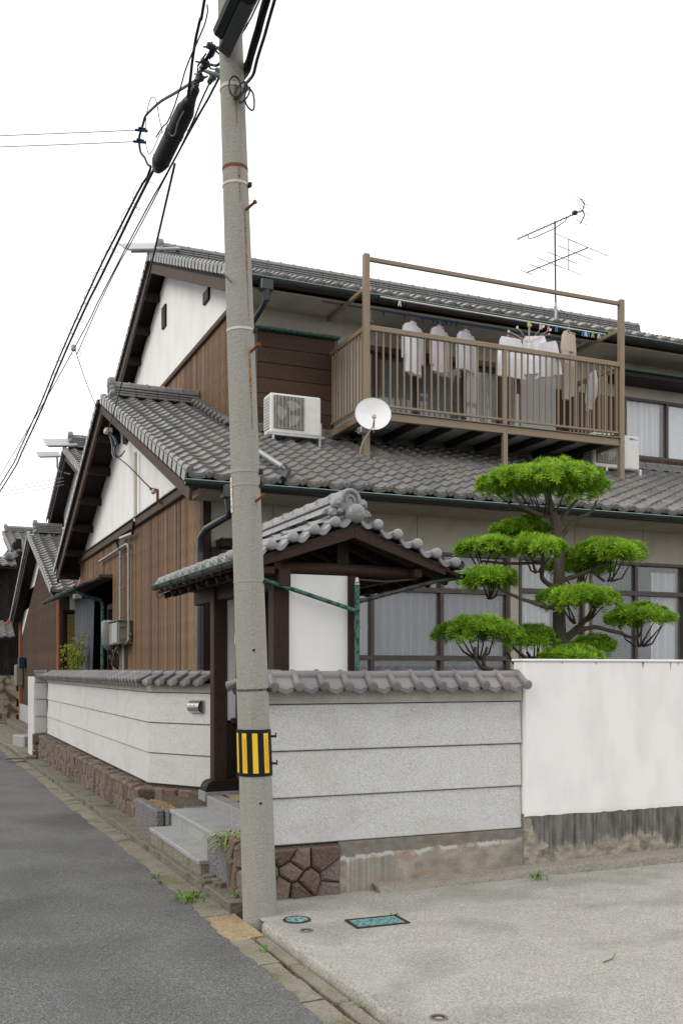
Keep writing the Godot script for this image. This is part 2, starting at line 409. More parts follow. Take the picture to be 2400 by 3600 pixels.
func half_round(r: float, L: float, ring := true) -> ArrayMesh:   # cap tile along +x
	var b := MB.new()
	var rows := []
	for q in ([[0.0, r], [L * 0.86, r], [L * 0.88, r * 1.16], [L * 0.98, r * 1.16], [L, r]] if ring else [[0.0, r], [L, r]]):
		var line := []
		for i in 9:
			var a := -0.15 + (PI + 0.3) * i / 8.0
			line.append(Vector3(q[0], sin(a) * q[1], -cos(a) * q[1]))
		rows.append(line)
	b.rings(rows, false)
	b.cap(rows[0], true); b.cap(rows[-1])
	return b.mesh()

# A field of tiles. o: eave corner; right / down: unit vectors; the part holds single tiles until the budget is used, the rest join one mass.
func tile_field(part: Node3D, o: Vector3, right: Vector3, down: Vector3, cols: int, rows: int, w: float, e: float, budget: Array, keep: Callable, mats := "tile", nm := 6, eave_row := true) -> void:
	var L := e * 1.3
	var plain := pantile(w, L); var front := pantile(w, L, true)
	var nrm := down.cross(right).normalized()
	if nrm.y < 0: nrm = -nrm
	var bas := Basis(right, nrm, down)
	var rest := []
	var at := world_at(part)
	for r in rows:
		for c in cols:
			if not keep.call(c, r): continue
			var jit := Basis(nrm, rr(-0.012, 0.012)) * bas
			var t := Transform3D(jit, o + right * (c * w) - down * (r * e) + nrm * rr(0.0, 0.006) - at)
			if budget[0] > 0 or (r == 0 and eave_row):
				budget[0] -= 1
				var pick := rng.randi() % nm
				put("eave_tile" if r == 0 and eave_row else "roof_tile", front if r == 0 and eave_row else plain, m_("%s_%d" % [mats, pick]), part, t)
			else:
				rest.append(t)
	for k in nm:
		var mine := rest.filter(func(_t): return true) if nm == 1 else []
		if nm > 1:
			for i in rest.size():
				if (i * 7 + i / 5 + i / 11) % nm == k: mine.append(rest[i])
		if mine.is_empty(): continue
		var tool := SurfaceTool.new()
		tool.begin(Mesh.PRIMITIVE_TRIANGLES)
		for t in mine: tool.append_from(plain, 0, t)
		put("roof_tiling", tool.commit(), m_("%s_%d" % [mats, k]), part).set_meta("kind", "stuff")
func verge_run(part: Node3D, o: Vector3, right: Vector3, down: Vector3, rows: int, e: float, side: float, mats := "tile", nm := 6) -> void:
	var nrm := down.cross(right).normalized()
	if nrm.y < 0: nrm = -nrm
	var m := verge_tile(0.1, e * 1.06, side)
	for r in rows:
		put("verge_tile", m, m_("%s_%d" % [mats, rng.randi() % nm]), part, Transform3D(Basis(right, nrm, down), o - down * (r * e) + nrm * 0.012 - world_at(part)))
# A ridge of laid courses, with cap tiles and an end ornament. a -> b is the ridge line (on the roof apex).
func ridge(part: Node3D, a: Vector3, b: Vector3, courses: int, mats := "tile", wide := 0.24, orn := true, cap_r := 0.075) -> void:
	var d := (b - a).normalized()
	var len := a.distance_to(b)
	var bas := Basis(d, Vector3.UP, d.cross(Vector3.UP))
	var at := world_at(part)
	var y := 0.02
	for c in courses:
		var q := MB.new()
		var n := maxi(1, int(len / 0.3))
		for i in n:
			q.cbox(Vector3((i + 0.5) * len / n, 0, 0), Vector3(len / n - 0.004, 0.034, wide - c * 0.012 + (0.03 if c == 0 else 0.0)), 0.008)
		put("ridge_course", q, m_("%s_%d" % [mats, c % 3]), part, Transform3D(bas, a + Vector3(0, y + 0.02, 0) - at))
		y += 0.046
	var n2 := maxi(1, int(len / 0.27))
	var cm := half_round(cap_r, len / n2)
	for i in n2:
		put("ridge_cap_tile", cm, m_("%s_%d" % [mats, i % 3]), part, Transform3D(bas, a + d * (i * len / n2) + Vector3(0, y, 0) - at))
	if orn:
		var g := MB.new()
		g.T = Transform3D(Basis(bas.z, Vector3.UP, -d), a - at)
		for s in [-1.0, 1.0]:
			g.lathe(Vector3(0.1 * s, 0.06, 0.0), Vector3(0, 0, 1), [[0.075, 0.0], [0.075, 0.05], [0.045, 0.075]], 12)
			g.lathe(Vector3(0.085 * s, y * 0.55 + 0.03, 0.0), Vector3(0, 0, 1), [[0.062, 0.0], [0.062, 0.055], [0.03, 0.08]], 12)
		g.lathe(Vector3(0, y + 0.03, 0.0), Vector3(0, 0, 1), [[0.115, -0.02], [0.115, 0.06], [0.08, 0.095], [0.03, 0.1]], 14)
		g.cbox(Vector3(0, y * 0.5, 0.02), Vector3(0.2, y, 0.07), 0.02)
		put("ridge_end_ornament", g, m_("%s_0" % mats), part)

# ---------------------------------------------------------------- rubble stones
func cells(w: float, h: float, cw: float, ch: float) -> Array:   # a rectangle split into uneven polygons
	var pts := []
	var nx := maxi(1, int(round(w / cw))); var ny := maxi(1, int(round(h / ch)))
	for i in nx:
		for j in ny:
			pts.append(Vector2((i + 0.5 + rr(-0.36, 0.36) + (0.25 if j % 2 else -0.25)) * w / nx, (j + 0.5 + rr(-0.34, 0.34)) * h / ny))
	var out := []
	for i in pts.size():
		var poly := PackedVector2Array([Vector2(0, 0), Vector2(w, 0), Vector2(w, h), Vector2(0, h)])
		for j in pts.size():
			if j == i or absf(pts[j].x - pts[i].x) > cw * 3.2: continue
			var mid: Vector2 = (pts[i] + pts[j]) * 0.5
			var d: Vector2 = (pts[j] - pts[i]).normalized()
			var cut := PackedVector2Array()
			for k in poly.size():
				var p := poly[k]; var q := poly[(k + 1) % poly.size()]
				var dp := (p - mid).dot(d); var dq := (q - mid).dot(d)
				if dp <= 0: cut.push_back(p)
				if dp * dq < 0: cut.push_back(p.lerp(q, dp / (dp - dq)))
			poly = cut
			if poly.size() < 3: break
		if poly.size() >= 3: out.append(poly)
	return out
func stones(parent: Node3D, t: Transform3D, w: float, h: float, cw: float, ch: float, depth := 0.05, joint := 0.012) -> void:   # stones on the local xy plane, standing out along +z
	for poly in cells(w, h, cw, ch):
		var cen := Vector2.ZERO
		for p in poly: cen += p
		cen /= poly.size()
		var ring := []; var mid := []; var top := []
		var far := depth * rr(0.75, 1.25)
		var tilt := Vector2(rr(-0.08, 0.08), rr(-0.08, 0.08))
		for p in poly:
			var q: Vector2 = p - cen
			var l := maxf(q.length(), 0.001)
			var a: Vector2 = q * maxf(0.3, (l - joint) / l)
			var c: Vector2 = q * maxf(0.2, (l - joint - 0.022) / l)
			ring.append(Vector3(a.x, a.y, 0)); mid.append(Vector3(a.x, a.y, far * 0.6))
			top.append(Vector3(c.x, c.y, far + rr(-0.004, 0.006) + tilt.dot(c)))
		var b := MB.new()
		for k in ring.size():
			var l := (k + 1) % ring.size()
			b.quad(ring[k], ring[l], mid[l], mid[k]); b.quad(mid[k], mid[l], top[l], top[k])
		b.cap(top)
		var o := put("stone", b, m_("stone_" + ["a", "b", "c", "d"][rng.randi() % 4]), parent)
		o.transform = Transform3D(t.basis, t * Vector3(cen.x, cen.y, 0) - world_at(parent))

# ---------------------------------------------------------------- garden wall
func cap_tile_mesh(w: float) -> ArrayMesh:   # one unit of the wall coping along +x, both sides
	var b := MB.new()
	for sg in [1.0, -1.0]:
		b.T = Transform3D(Basis() if sg > 0 else Basis(Vector3.UP, PI), Vector3.ZERO if sg > 0 else Vector3(w, 0, 0))
		# flat of the tile from the ridge down to the eave
		var line_t := []; var line_b := []
		for i in 6:
			var u := i / 5.0
			line_t.append(Vector3(u * w, 0.045, 0.03)); line_b.append(Vector3(u * w, -0.018 - 0.014 * sin(PI * minf(1.0, u / 0.7)), 0.155))
		b.rings([line_b, line_t], false)
		var a := PackedVector2Array()
		for i in 5: a.push_back(Vector2(i / 4.0 * 0.74 * w, -0.018 - 0.014 * sin(PI * i / 4.0)))
		a.reverse()
		for q in [[0.02, -0.045], [0.22, -0.06], [0.36, -0.074], [0.52, -0.06], [0.66, -0.045]]: a.push_back(Vector2(q[0] * w, q[1]))
		b.prism(a, Transform3D(Basis(), Vector3(0, 0, 0.128)), 0.032, 0.005)
		b.tube([Vector3(w * 0.98, 0.06, 0.02), Vector3(w * 0.85, 0.004, 0.13), Vector3(w * 0.84, -0.012, 0.172)], [0.02, 0.026, 0.029], 10)
		b.lathe(Vector3(w * 0.84, -0.014, 0.166), Vector3(0, -0.2, 1), [[0.029, 0.0], [0.034, 0.006], [0.034, 0.018], [0.029, 0.023], [0.012, 0.025]], 14)
	b.T = Transform3D()
	var rows := []
	for q in [[-0.004, 0.041], [w * 0.86, 0.043], [w * 0.88, 0.053], [w * 0.98, 0.053], [w, 0.043]]:
		var line := []
		for i in 9:
			var a2 := -0.3 + (PI + 0.6) * i / 8.0
			line.append(Vector3(q[0], 0.046 + sin(a2) * q[1] * 0.9, -cos(a2) * q[1]))
		rows.append(line)
	b.rings(rows, false)
	b.cap(rows[0], true); b.cap(rows[-1])
	return b.mesh()
# a -> b runs with the outer face on the right-hand side of the walk turned outward along `out`
func garden_wall(called: String, a: Vector3, b: Vector3, outer: Vector3, label: String, n_panels: int, base_y: float) -> Node3D:
	var o := thing(called, a, label, "garden wall")
	var d := (b - a).normalized()
	var len := a.distance_to(b)
	var bas := Basis(d, Vector3.UP, outer)
	if bas.determinant() < 0:   # keep the frame right-handed: walk from the other end
		o.position = b
		bas = Basis(-d, Vector3.UP, outer)
	var core := MB.new()
	core.T = Transform3D(bas, Vector3.ZERO)
	core.span(Vector3(0.0, base_y, -0.075), Vector3(len, 1.40, -0.032))
	put("core", core, m_("mortar"), o)
	var pw := len / n_panels
	for i in n_panels:
		for j in 3:
			var y0 := 0.386 + j * 0.304
			for side in [0, 1]:
				var p := MB.new()
				p.cbox(Vector3.ZERO, Vector3(pw - (0.004 if n_panels > 1 else 0.0), 0.298, 0.05), 0.006)
				var tilt := Basis(Vector3.RIGHT, -0.055 if side == 0 else 0.055)
				put("panel", p, m_("panel_%d" % (rng.randi() % 3)), o, Transform3D(bas * tilt, bas * Vector3((i + 0.5) * pw, y0 + 0.151, -0.025 if side == 0 else -0.095)))
	var s := MB.new()
	s.T = Transform3D(bas, Vector3.ZERO)
	s.cbox(Vector3(len * 0.5, 1.345, -0.055), Vector3(len - 0.002, 0.088, 0.13), 0.004)
	put("coping_strip", s, m_("strip"), o)
	var nt := maxi(1, int(round(len / 0.176)))
	var cm := cap_tile_mesh(len / nt)
	for i in nt:
		put("coping_tile", cm, m_("captile_%d" % (rng.randi() % 3)), o, Transform3D(bas * Basis(Vector3.UP, rr(-0.01, 0.01)), bas * Vector3(i * len / nt, 1.432 + rr(-0.002, 0.002), -0.055)))
	return o

# ---------------------------------------------------------------- ground
func edge_x(s: float) -> float: return 1.615 + 0.016 * sin(s * 0.9) + 0.006 * sin(s * 4.1 + 1.0) + 0.006 * sin(s * 13.3) + 0.006 * sin(s * 29.0 + 2.0) + 0.005 * sin(s * 61.0)
func build_ground() -> void:
	var g := MB.new()
	g.quad(W(-300, -1.2, -300), W(300, -1.2, -300), W(300, -1.2, 300), W(-300, -1.2, 300))
	structure("ground", g, m_("earth"), "bare earth stretching away behind the houses")
	var road := MB.new()
	var s := -7.0
	while s < 70.0:
		var st := 0.06 if s < 9.0 and s > 2.0 else 0.25 if s < 24 else 2.0
		var y0 := gy(s) + 0.012; var y1 := gy(s + st) + 0.012
		var a := edge_x(s) - (maxf(0.0, s - 26.0) ** 2) * 0.004; var b := edge_x(s + st) - (maxf(0.0, s + st - 26.0) ** 2) * 0.004
		road.quad(W(-40, y0, s), W(a, y0, s), W(b, y1, s + st), W(-40, y1, s + st))
		road.quad(W(a, y0, s), W(a + 0.012, y0 - 0.03, s), W(b + 0.012, y1 - 0.03, s + st), W(b, y1, s + st))
		s += st
	structure("road", road, m_("asphalt"), "worn grey asphalt lane beside the garden wall")
	# concrete drain strip along the lane: slabs with broken ends
	var strip := Node3D.new(); strip.name = "drain_strip"; add_child(strip); strip.set_meta("kind", "structure")
	strip.set_meta("label", "narrow mossy concrete strip between asphalt and kerb")
	var cuts := [-6.0, -3.0, -0.6, 1.4, 2.9, 3.65, 4.25, 4.86, 5.33, 5.93, 7.4, 9.6, 12.0, 14.4, 17.0, 20.0, 24.0, 30.0, 40.0]
	for i in cuts.size() - 1:
		var p := MB.new()
		var s0: float = cuts[i]; var s1: float = cuts[i + 1]
		var n := clampi(int((s1 - s0) / 0.12), 3, 20)
		var wide := 1.735 if s1 <= 5.4 else (1.83 if s1 < 6.0 else 1.80)
		var lift := rr(-0.004, 0.006)
		var skew := rr(-0.06, 0.06); var skew2 := rr(-0.06, 0.06)
		var rows := []
		for k in n + 1:
			var q := lerpf(s0 + 0.006, s1 - 0.006, float(k) / n)
			var e0 := skew if k == 0 else (skew2 if k == n else 0.0)
			var y := gy(q) + lift
			var j := rr(-0.006, 0.006)
			var bend := -(maxf(0.0, q - 26.0) ** 2) * 0.004
			rows.append([W(1.40 + bend, y - 0.012, q), W(1.52 + bend, y + 0.0, q), W(wide - 0.02 + j + bend, y + 0.014, q + e0), W(wide + j + bend, y - 0.004, q + e0), W(wide + j + bend, y - 0.08, q + e0)])
		p.rings(rows, false)
		p.cap(rows[0], true); p.cap(rows[-1])
		wput("drain_slab", p, m_("sandy_slab") if s0 > 5.3 and s1 < 6.0 else m_("gutter"), strip)
	var sub := MB.new()
	sub.span(W(1.3, -0.6, -6.0), W(2.3, -0.03, 6.0))
	for k in 17:
		sub.span(W(1.3, -0.9, 6.0 + k * 2.0), W(3.4, gy(8.0 + k * 2.0) - 0.025, 8.0 + k * 2.0))
	wput("bedding", sub, m_("earth"), strip)
	for i in 12:   # thin strip between the crack and the forecourt
		var p2 := MB.new()
		var s0 := 5.42 - i * 0.62
		p2.T = Transform3D(Basis(Vector3.UP, rr(-0.02, 0.02)), W(1.798, 0.0, s0 - 0.3))
		p2.cbox(Vector3(0, -0.022, 0), Vector3(0.075, 0.05, 0.6), 0.01)
		wput("edge_slab", p2, m_("gutter"), strip)
	# kerb
	var kerb := Node3D.new(); kerb.name = "kerb"; add_child(kerb); kerb.set_meta("kind", "structure")
	kerb.set_meta("label", "low weathered concrete kerb at the foot of the stone base")
	s = 5.95
	while s < 18.4:
		var L := 2.0 if s > 8 else 1.06
		var k := MB.new()
		k.T = Transform3D(Basis(Vector3.RIGHT, 0.0), W(1.885 + rr(-0.002, 0.002), gy(s + L * 0.5), s + L * 0.5))
		k.cbox(Vector3(0, 0.02 + rr(-0.003, 0.003), 0), Vector3(0.21, 0.125, L - 0.006), 0.006)
		wput("kerb_block", k, m_("kerb"), kerb)
		s += L
	# forecourt of exposed aggregate concrete
	var ap := MB.new()
	var rows2 := []
	for k in 140:
		var q := 5.56 - k * 0.08
		var j := 0.006 * sin(q * 17.0) + 0.005 * sin(q * 41.0) + rr(-0.004, 0.004)
		var x := 1.868 + 0.012 * sin(q * 2.1) + j
		rows2.append([W(x - 0.004, -0.05, q), W(x, 0.022, q), W(x + 0.02, 0.045, q), W(4.0, 0.057, q), W(15.0, 0.14, q)])
	ap.rings(rows2, false)
	var back := [W(1.872, 0.04, 6.1), W(1.89, 0.045, 6.1), W(2.4, 0.047, 6.1), W(4.0, 0.057, 6.1), W(15.0, 0.14, 6.1)]
	var fr := [W(1.872, 0.04, 5.56), W(1.89, 0.045, 5.56), W(2.4, 0.047, 5.56), W(4.0, 0.057, 5.56), W(15.0, 0.14, 5.56)]
	ap.rings([back, fr], false)
	structure("forecourt", ap, m_("apron"), "pale exposed aggregate concrete forecourt before the walls")
	var gd := MB.new()
	gd.span(W(2.2, -0.5, 6.25), W(14.0, 0.3, 11.7))
	gd.span(W(2.25, -0.5, 9.9), W(3.3, 0.28, 22.0))
	structure("garden_ground", gd, m_("earth"), "earth of the garden behind the walls")

func loose_bits() -> void:
	# lids and drains
	var r := thing("manhole_cover", W(2.057, 0.05, 5.494), "round blue plastic inspection cover near the pole foot", "manhole cover")
	var b := MB.new()
	b.lathe(Vector3(0, -0.02, 0), Vector3.UP, [[0.083, 0.0], [0.083, 0.02], [0.078, 0.024], [0.072, 0.022]], 24)
	put("rim", b, m_("iron"), r)
	b = MB.new()
	b.lathe(Vector3(0, -0.01, 0), Vector3.UP, [[0.069, 0.0], [0.069, 0.011], [0.064, 0.014], [0.0, 0.015]], 24)
	put("lid", b, m_("lid_blue"), r)
	var m := thing("meter_cover", W(2.47, 0.052, 5.262), "rectangular blue water meter cover set in dark iron frame", "meter cover")
	var turn := Basis(Vector3.UP, -0.03)
	b = MB.new()
	for q in [[0, 0.092, 0.33, 0.02], [0, -0.092, 0.33, 0.02], [0.158, 0, 0.02, 0.2], [-0.158, 0, 0.02, 0.2]]:
		b.cbox(Vector3(q[0], -0.012, q[1]), Vector3(q[2], 0.03, q[3]), 0.002)
	put("frame", b, m_("iron"), m, Transform3D(turn, Vector3.ZERO))
	b = MB.new()
	b.cbox(Vector3(0, -0.006, 0), Vector3(0.292, 0.014, 0.158), 0.003)
	for i in 11: b.cbox(Vector3(-0.125 + i * 0.025, 0.003, 0), Vector3(0.012, 0.006, 0.13), 0.002)
	put("lid", b, m_("lid_blue"), m, Transform3D(turn, Vector3.ZERO))
	for q in [[2.022, 5.247, "small round drain hole beside the blue round cover"], [2.03, 3.713, "small round drain hole at the bottom edge of the forecourt"]]:
		var h := thing("drain_hole", W(q[0], 0.05, q[1]), q[2], "drain", "drain holes in the forecourt")
		b = MB.new()
		b.lathe(Vector3(0, -0.012, 0), Vector3.UP, [[0.038, 0.0], [0.038, 0.014], [0.030, 0.016], [0.029, 0.0]], 20)
		put("rim", b, m_("kerb"), h)
		b = MB.new()
		b.lathe(Vector3(0, -0.02, 0), Vector3.UP, [[0.029, 0.0], [0.029, 0.018], [0.0, 0.012]], 16)
		put("hollow", b, m_("iron"), h)
	# rubble by the planter
	var spots := [[1.86, 6.66, 0.11, 0.09, 0.5], [1.90, 6.52, 0.13, 0.10, -0.3], [1.87, 6.40, 0.10, 0.06, 0.2], [1.81, 6.58, 0.14, 0.11, 0.1], [1.93, 6.30, 0.06, 0.04, 0.7], [1.88, 6.22, 0.05, 0.04, 0.3], [1.90, 6.12, 0.07, 0.05, 1.0]]
	var names := ["broken concrete piece nearest the lower step", "thick broken concrete piece leaning on the grey planter slab", "thin broken concrete chip below the planter slab", "flat broken concrete flake on the kerb edge", "small concrete chip by the red planter stones", "tiny concrete chip beside the pole, farther one", "tiny concrete chip beside the pole, nearer one"]
	for i in spots.size():
		var q = spots[i]
		b = MB.new()
		var poly := PackedVector2Array()
		for k in 6:
			var a := TAU * k / 6.0
			poly.push_back(Vector2(cos(a) * q[2] * 0.55 * rr(0.8, 1.15), sin(a) * q[3] * 0.6 * rr(0.8, 1.15)))
		b.prism(poly, Transform3D(Basis(Vector3.RIGHT, -PI / 2)), rr(0.022, 0.04), 0.006)
		var o := put("concrete_chunk", b, m_("kerb"))
		o.transform = Transform3D(Basis(Vector3.UP, q[4]) * Basis(Vector3.RIGHT, rr(-0.1, 0.1)), W(q[0], 0.074, q[1]))
		tag(o, names[i], "rubble", "broken concrete on the kerb")
	# leaves of a few weeds
	weed(W(1.635, 0.005, 6.42), 46, 0.09, 0.13, "low green weed clump at the asphalt edge", "weed")
	weed(W(1.60, 0.005, 7.25), 10, 0.05, 0.04, "tiny weed in the asphalt edge beside the steps", "weed")
	weed(W(1.59, 0.005, 7.0), 8, 0.04, 0.03, "tiny weed just before the steps", "weed")
	weed(W(1.93, 0.0, 5.53), 14, 0.06, 0.06, "small weed at the foot of the pole", "weed")
	weed(W(1.70, 0.01, 5.06), 7, 0.05, 0.03, "small weed between broken drain slabs", "weed")
	weed(W(1.86, 0.08, 6.08), 7, 0.05, 0.03, "small weed on the kerb end behind the pole", "weed")
	weed(W(3.985, 0.06, 5.86), 16, 0.07, 0.06, "small weed where the two walls meet", "weed")
	weed(W(2.62, 0.05, 5.36), 6, 0.04, 0.02, "tiny weed at the corner of the blue meter cover", "weed")
	weed(W(1.85, 0.0, 4.1), 6, 0.03, 0.03, "tiny weed in the crack by the forecourt edge", "weed")
	var tw := MB.new()
	tw.tube([W(3.16, 0.056, 4.07), W(3.22, 0.062, 4.08), W(3.30, 0.064, 4.15)], [0.003, 0.003, 0.001], 5)
	tag(put("twig", tw, m_("rusty")), "thin brown twig lying on the forecourt", "twig")

func weed(at: Vector3, n: int, h: float, spread: float, label: String, cat: String) -> void:
	var v := PackedVector3Array(); var nn := PackedVector3Array(); var c := PackedColorArray()
	for i in n:
		var a := rr(0, TAU)
		var o := Vector3(rr(-1, 1) * spread * 0.7, 0, rr(-1, 1) * spread)
		var d := Vector3(cos(a), 0, sin(a))
		var side := Vector3(-d.z, 0, d.x) * rr(0.004, 0.009)
		var l := h * rr(0.5, 1.0)
		var p1 := o + d * l * 0.35 + Vector3(0, l * 0.55, 0)
		var p2 := o + d * l * 0.9 + Vector3(0, l * rr(0.35, 0.7), 0)
		var col := Color(0.07, 0.17, 0.025).lerp(Color(0.17, 0.30, 0.05), rng.randf())
		for t in [[o - side * 0.5, p1 - side, p1 + side], [o - side * 0.5, p1 + side, o + side * 0.5], [p1 - side, p2, p1 + side]]:
			var k: Vector3 = (t[1] - t[0]).cross(t[2] - t[0]).normalized()
			for p in t: v.push_back(p); nn.push_back(-k); c.push_back(col)
	var arr := []
	arr.resize(Mesh.ARRAY_MAX)
	arr[Mesh.ARRAY_VERTEX] = v; arr[Mesh.ARRAY_NORMAL] = nn; arr[Mesh.ARRAY_COLOR] = c
	var m := ArrayMesh.new()
	m.add_surface_from_arrays(Mesh.PRIMITIVE_TRIANGLES, arr)
	var o2 := put("weed", m, m_("leaf"))
	o2.position = at
	tag(o2, label, cat, "weeds in the cracks")

# ---------------------------------------------------------------- walls, steps, planters
func build_walls() -> void:
	var A := W(2.14, 0, 9.95); var B := W(2.596, 0, 9.245)
	# street wall with its stone base
	var w := garden_wall("garden_wall", W(2.14, 0, 18.35), A, Vector3(-1, 0, 0), "long pale garden wall of lapped boards with tiled coping along the lane", 5, -0.2)
	var back := MB.new()
	back.span(W(2.0, -0.35, 9.72), W(2.26, 0.33, 18.35))
	wput("base_core", back, m_("mortar"), w)
	stones(w, Transform3D(Basis(Vector3(0, 0, 1), Vector3.UP, Vector3(-1, 0, 0)), W(2.0, -0.16, 18.35)), 8.62, 0.50, 0.10, 0.165, 0.018, 0.003)
	stones(w, Transform3D(Basis(Vector3(0, 0, 1), Vector3(1, 0, 0), Vector3.UP), W(1.975, 0.325, 18.35)), 8.62, 0.2, 0.085, 0.2, 0.035, 0.004)
	# end pier farther up the lane
	var pier := garden_wall("end_pier", W(1.945, 0, 18.62), W(2.16, 0, 18.62), Vector3(0, 0, 1), "short grey return pier at the far end of the street wall", 1, 0.0)
	var ps := MB.new()
	ps.span(W(1.945, -0.15, 18.645), W(2.16, 1.40, 19.8))
	wput("face_panel", ps, m_("panel_0"), pier)
	stones(pier, Transform3D(Basis(), W(1.90, -0.14, 18.62)), 0.3, 0.52, 0.13, 0.15, 0.05, 0.006)
	# chamfered bay next to the gate
	var dd := (B - A).normalized()
	var outer := dd.cross(Vector3.UP)
	var c := garden_wall("garden_wall", A, B, outer, "short angled grey board wall between lane and gate", 1, 0.3)
	var lo := MB.new()
	lo.T = Transform3D(Basis(dd, Vector3.UP, outer), A)
	lo.span(Vector3(0.0, 0.0, -0.12), Vector3(0.84, 0.35, -0.02))
	wput("base_core", lo, m_("mortar"), c)
	stones(c, Transform3D(Basis(dd, Vector3.UP, outer), A + outer * 0.03 + Vector3(0, 0.2, 0)), 0.84, 0.165, 0.17, 0.19, 0.09, 0.006)
	# steel lamp cover on that wall
	var lampat := A.lerp(B, 0.78) + Vector3(0, 1.167, 0) + outer * 0.0
	var lp := thing("entrance_lamp", lampat, "half round stainless steel lamp cover on the angled wall", "lamp")
	var hs := MB.new()
	hs.T = Transform3D(Basis(dd, Vector3.UP, outer), Vector3.ZERO)
	var rows := []
	for q in [-0.072, 0.072]:
		var line := []
		for i in 11: line.append(Vector3(q, cos(PI * i / 10.0) * 0.06, 0.012 + sin(PI * i / 10.0) * 0.062))
		rows.append(line)
	hs.rings(rows, false)
	hs.cap(rows[0], true)
	put("cover", hs, m_("steel"), lp)
	var hb := MB.new()
	hb.T = Transform3D(Basis(dd, Vector3.UP, outer), Vector3.ZERO)
	hb.cbox(Vector3(0.01, 0, 0.008), Vector3(0.16, 0.125, 0.012), 0.003)
	put("back_plate", hb, m_("galv"), lp)
	for k in 2:
		var fg := MB.new()
		fg.T = Transform3D(Basis(dd, Vector3.UP, outer), Vector3.ZERO)
		fg.lathe(Vector3(-0.03 + k * 0.05, 0.01, 0.066), Vector3(0, 0, 1), [[0.009, 0.0], [0.009, 0.006], [0.004, 0.008]], 8)
		put("rivet", fg, m_("box_grey"), lp)
	# front wall between pole and white wall
	var f := garden_wall("garden_wall", W(1.925, 0, 6.06), W(3.985, 0, 6.06), Vector3(0, 0, 1), "grey board wall with tiled coping just behind the pole", 1, 0.05)
	var cb := MB.new()
	cb.span(W(2.56, 0.03, 6.045), W(3.985, 0.384, 6.16))
	var cf := wput("concrete_footing", cb, m_("foot_plain"), f)
	wput("stained_face", face_mesh(2.56, 3.985, 0.03, 0.384, 6.042), m_("footing_stain"), cf)
	var mb := MB.new()
	mb.span(W(1.94, 0.0, 6.06), W(2.56, 0.375, 6.16))
	wput("base_core", mb, m_("mortar"), f)
	stones(f, Transform3D(Basis(), W(1.95, 0.0, 6.06)), 0.62, 0.37, 0.155, 0.13, 0.045, 0.006)
	var ret := garden_wall("garden_wall", W(1.945, 0, 6.12), W(2.49, 0, 7.15), Vector3(-0.884, 0, -0.468), "short board wall turning from the pole in to the gate", 1, 0.2)
	ret.set_meta("category", "garden wall")
	# white rendered wall
	var ww := thing("white_wall", W(3.99, 0, 6.06), "smooth white rendered wall with stained grey base on the right", "wall")
	var b := MB.new()
	b.cbox(W(9.0, 1.03, 6.105), Vector3(10.02, 1.105, 0.145), 0.012)
	wput("render", b, m_("white_wall"), ww)
	b = MB.new()   # ragged lower edge of the white coat
	var jx := 3.99
	var jy := 0.47
	while jx < 14.0:
		var nx := jx + rr(0.03, 0.09)
		var ny := 0.470 + rr(-0.005, 0.004)
		b.quad(W(jx, jy, 6.034), W(nx, ny, 6.034), W(nx, 0.50, 6.0315), W(jx, 0.50, 6.0315))
		b.quad(W(jx, jy, 6.05), W(nx, ny, 6.05), W(nx, ny, 6.034), W(jx, jy, 6.034))
		jx = nx; jy = ny
	wput("render_edge", b, m_("white_wall"), ww)
	b = MB.new()   # dirt drips that run from under the coping
	for k in 70:
		var dx := rr(4.0, 13.5); var dw := rr(0.004, 0.014); var dl := rr(0.015, 0.07)
		b.quad(W(dx, 1.582 - dl, 6.0322), W(dx + dw * 0.3, 1.582 - dl, 6.0322), W(dx + dw, 1.582, 6.0322), W(dx - dw * 0.4, 1.582, 6.0322))
	wput("dirt_drips", b, m_("strip"), ww)
	b = MB.new()
	b.cbox(W(9.0, 1.592, 6.105), Vector3(10.04, 0.018, 0.165), 0.005)
	wput("coping", b, m_("white_wall"), ww)
	b = MB.new()
	b.span(W(3.985, 0.0, 6.0405), W(14.0, 0.478, 6.16))
	var wb := wput("base", b, m_("foot_plain"), ww)
	wput("stained_face", face_mesh(3.99, 13.99, 0.03, 0.474, 6.0375), m_("base_stain"), wb)
	var curb := MB.new()
	var cr := []
	for k in 46:
		var x := 2.80 + k * 0.25
		var j := rr(-0.012, 0.012)
		var hgt := 0.085 + 0.05 * smoothstep(2.8, 5.0, x)
		cr.append([W(x, 0.03, 5.915 + j), W(x, hgt - 0.025, 5.925 + j), W(x, hgt, 5.955 + j), W(x, hgt + 0.012, 6.05)])
	cr.reverse()
	curb.rings(cr, false)
	curb.cap(cr[-1])
	tag(put("wall_foot_kerb", curb, m_("foot_plain")), "rounded concrete fillet along the foot of the walls", "kerb")
	# steps up to the gate
	var st := thing("gate_steps", W(2.0, 0, 7.6), "granite steps with pale treads leading up to the gate", "steps")
	var defs := [[1.815, 0.184, 6.81, 8.42, 0.22], [2.02, 0.31, 6.95, 8.55, 0.38]]
	for q in defs:
		b = MB.new()
		b.cbox(W(q[0] + q[4] * 0.5 + 0.012, q[1] - 0.12, (q[2] + q[3]) * 0.5), Vector3(q[4], 0.2, q[3] - q[2] - 0.02), 0.008)
		wput("riser", b, m_("granite_dirty") if q[0] < 1.9 else m_("granite_pale"), st)
		var n := 2
		for k in n:
			b = MB.new()
			var s0: float = q[2] + (q[3] - q[2]) * (0.0 if k == 0 else 0.14)
			var s1: float = q[2] + (q[3] - q[2]) * (0.14 if k == 0 else 1.0)
			b.cbox(W(q[0] + q[4] * 0.5, q[1] - 0.017, (s0 + s1) * 0.5), Vector3(q[4], 0.036, s1 - s0 - 0.004), 0.006)
			wput("tread", b, m_("granite_pale"), st)
	b = MB.new()
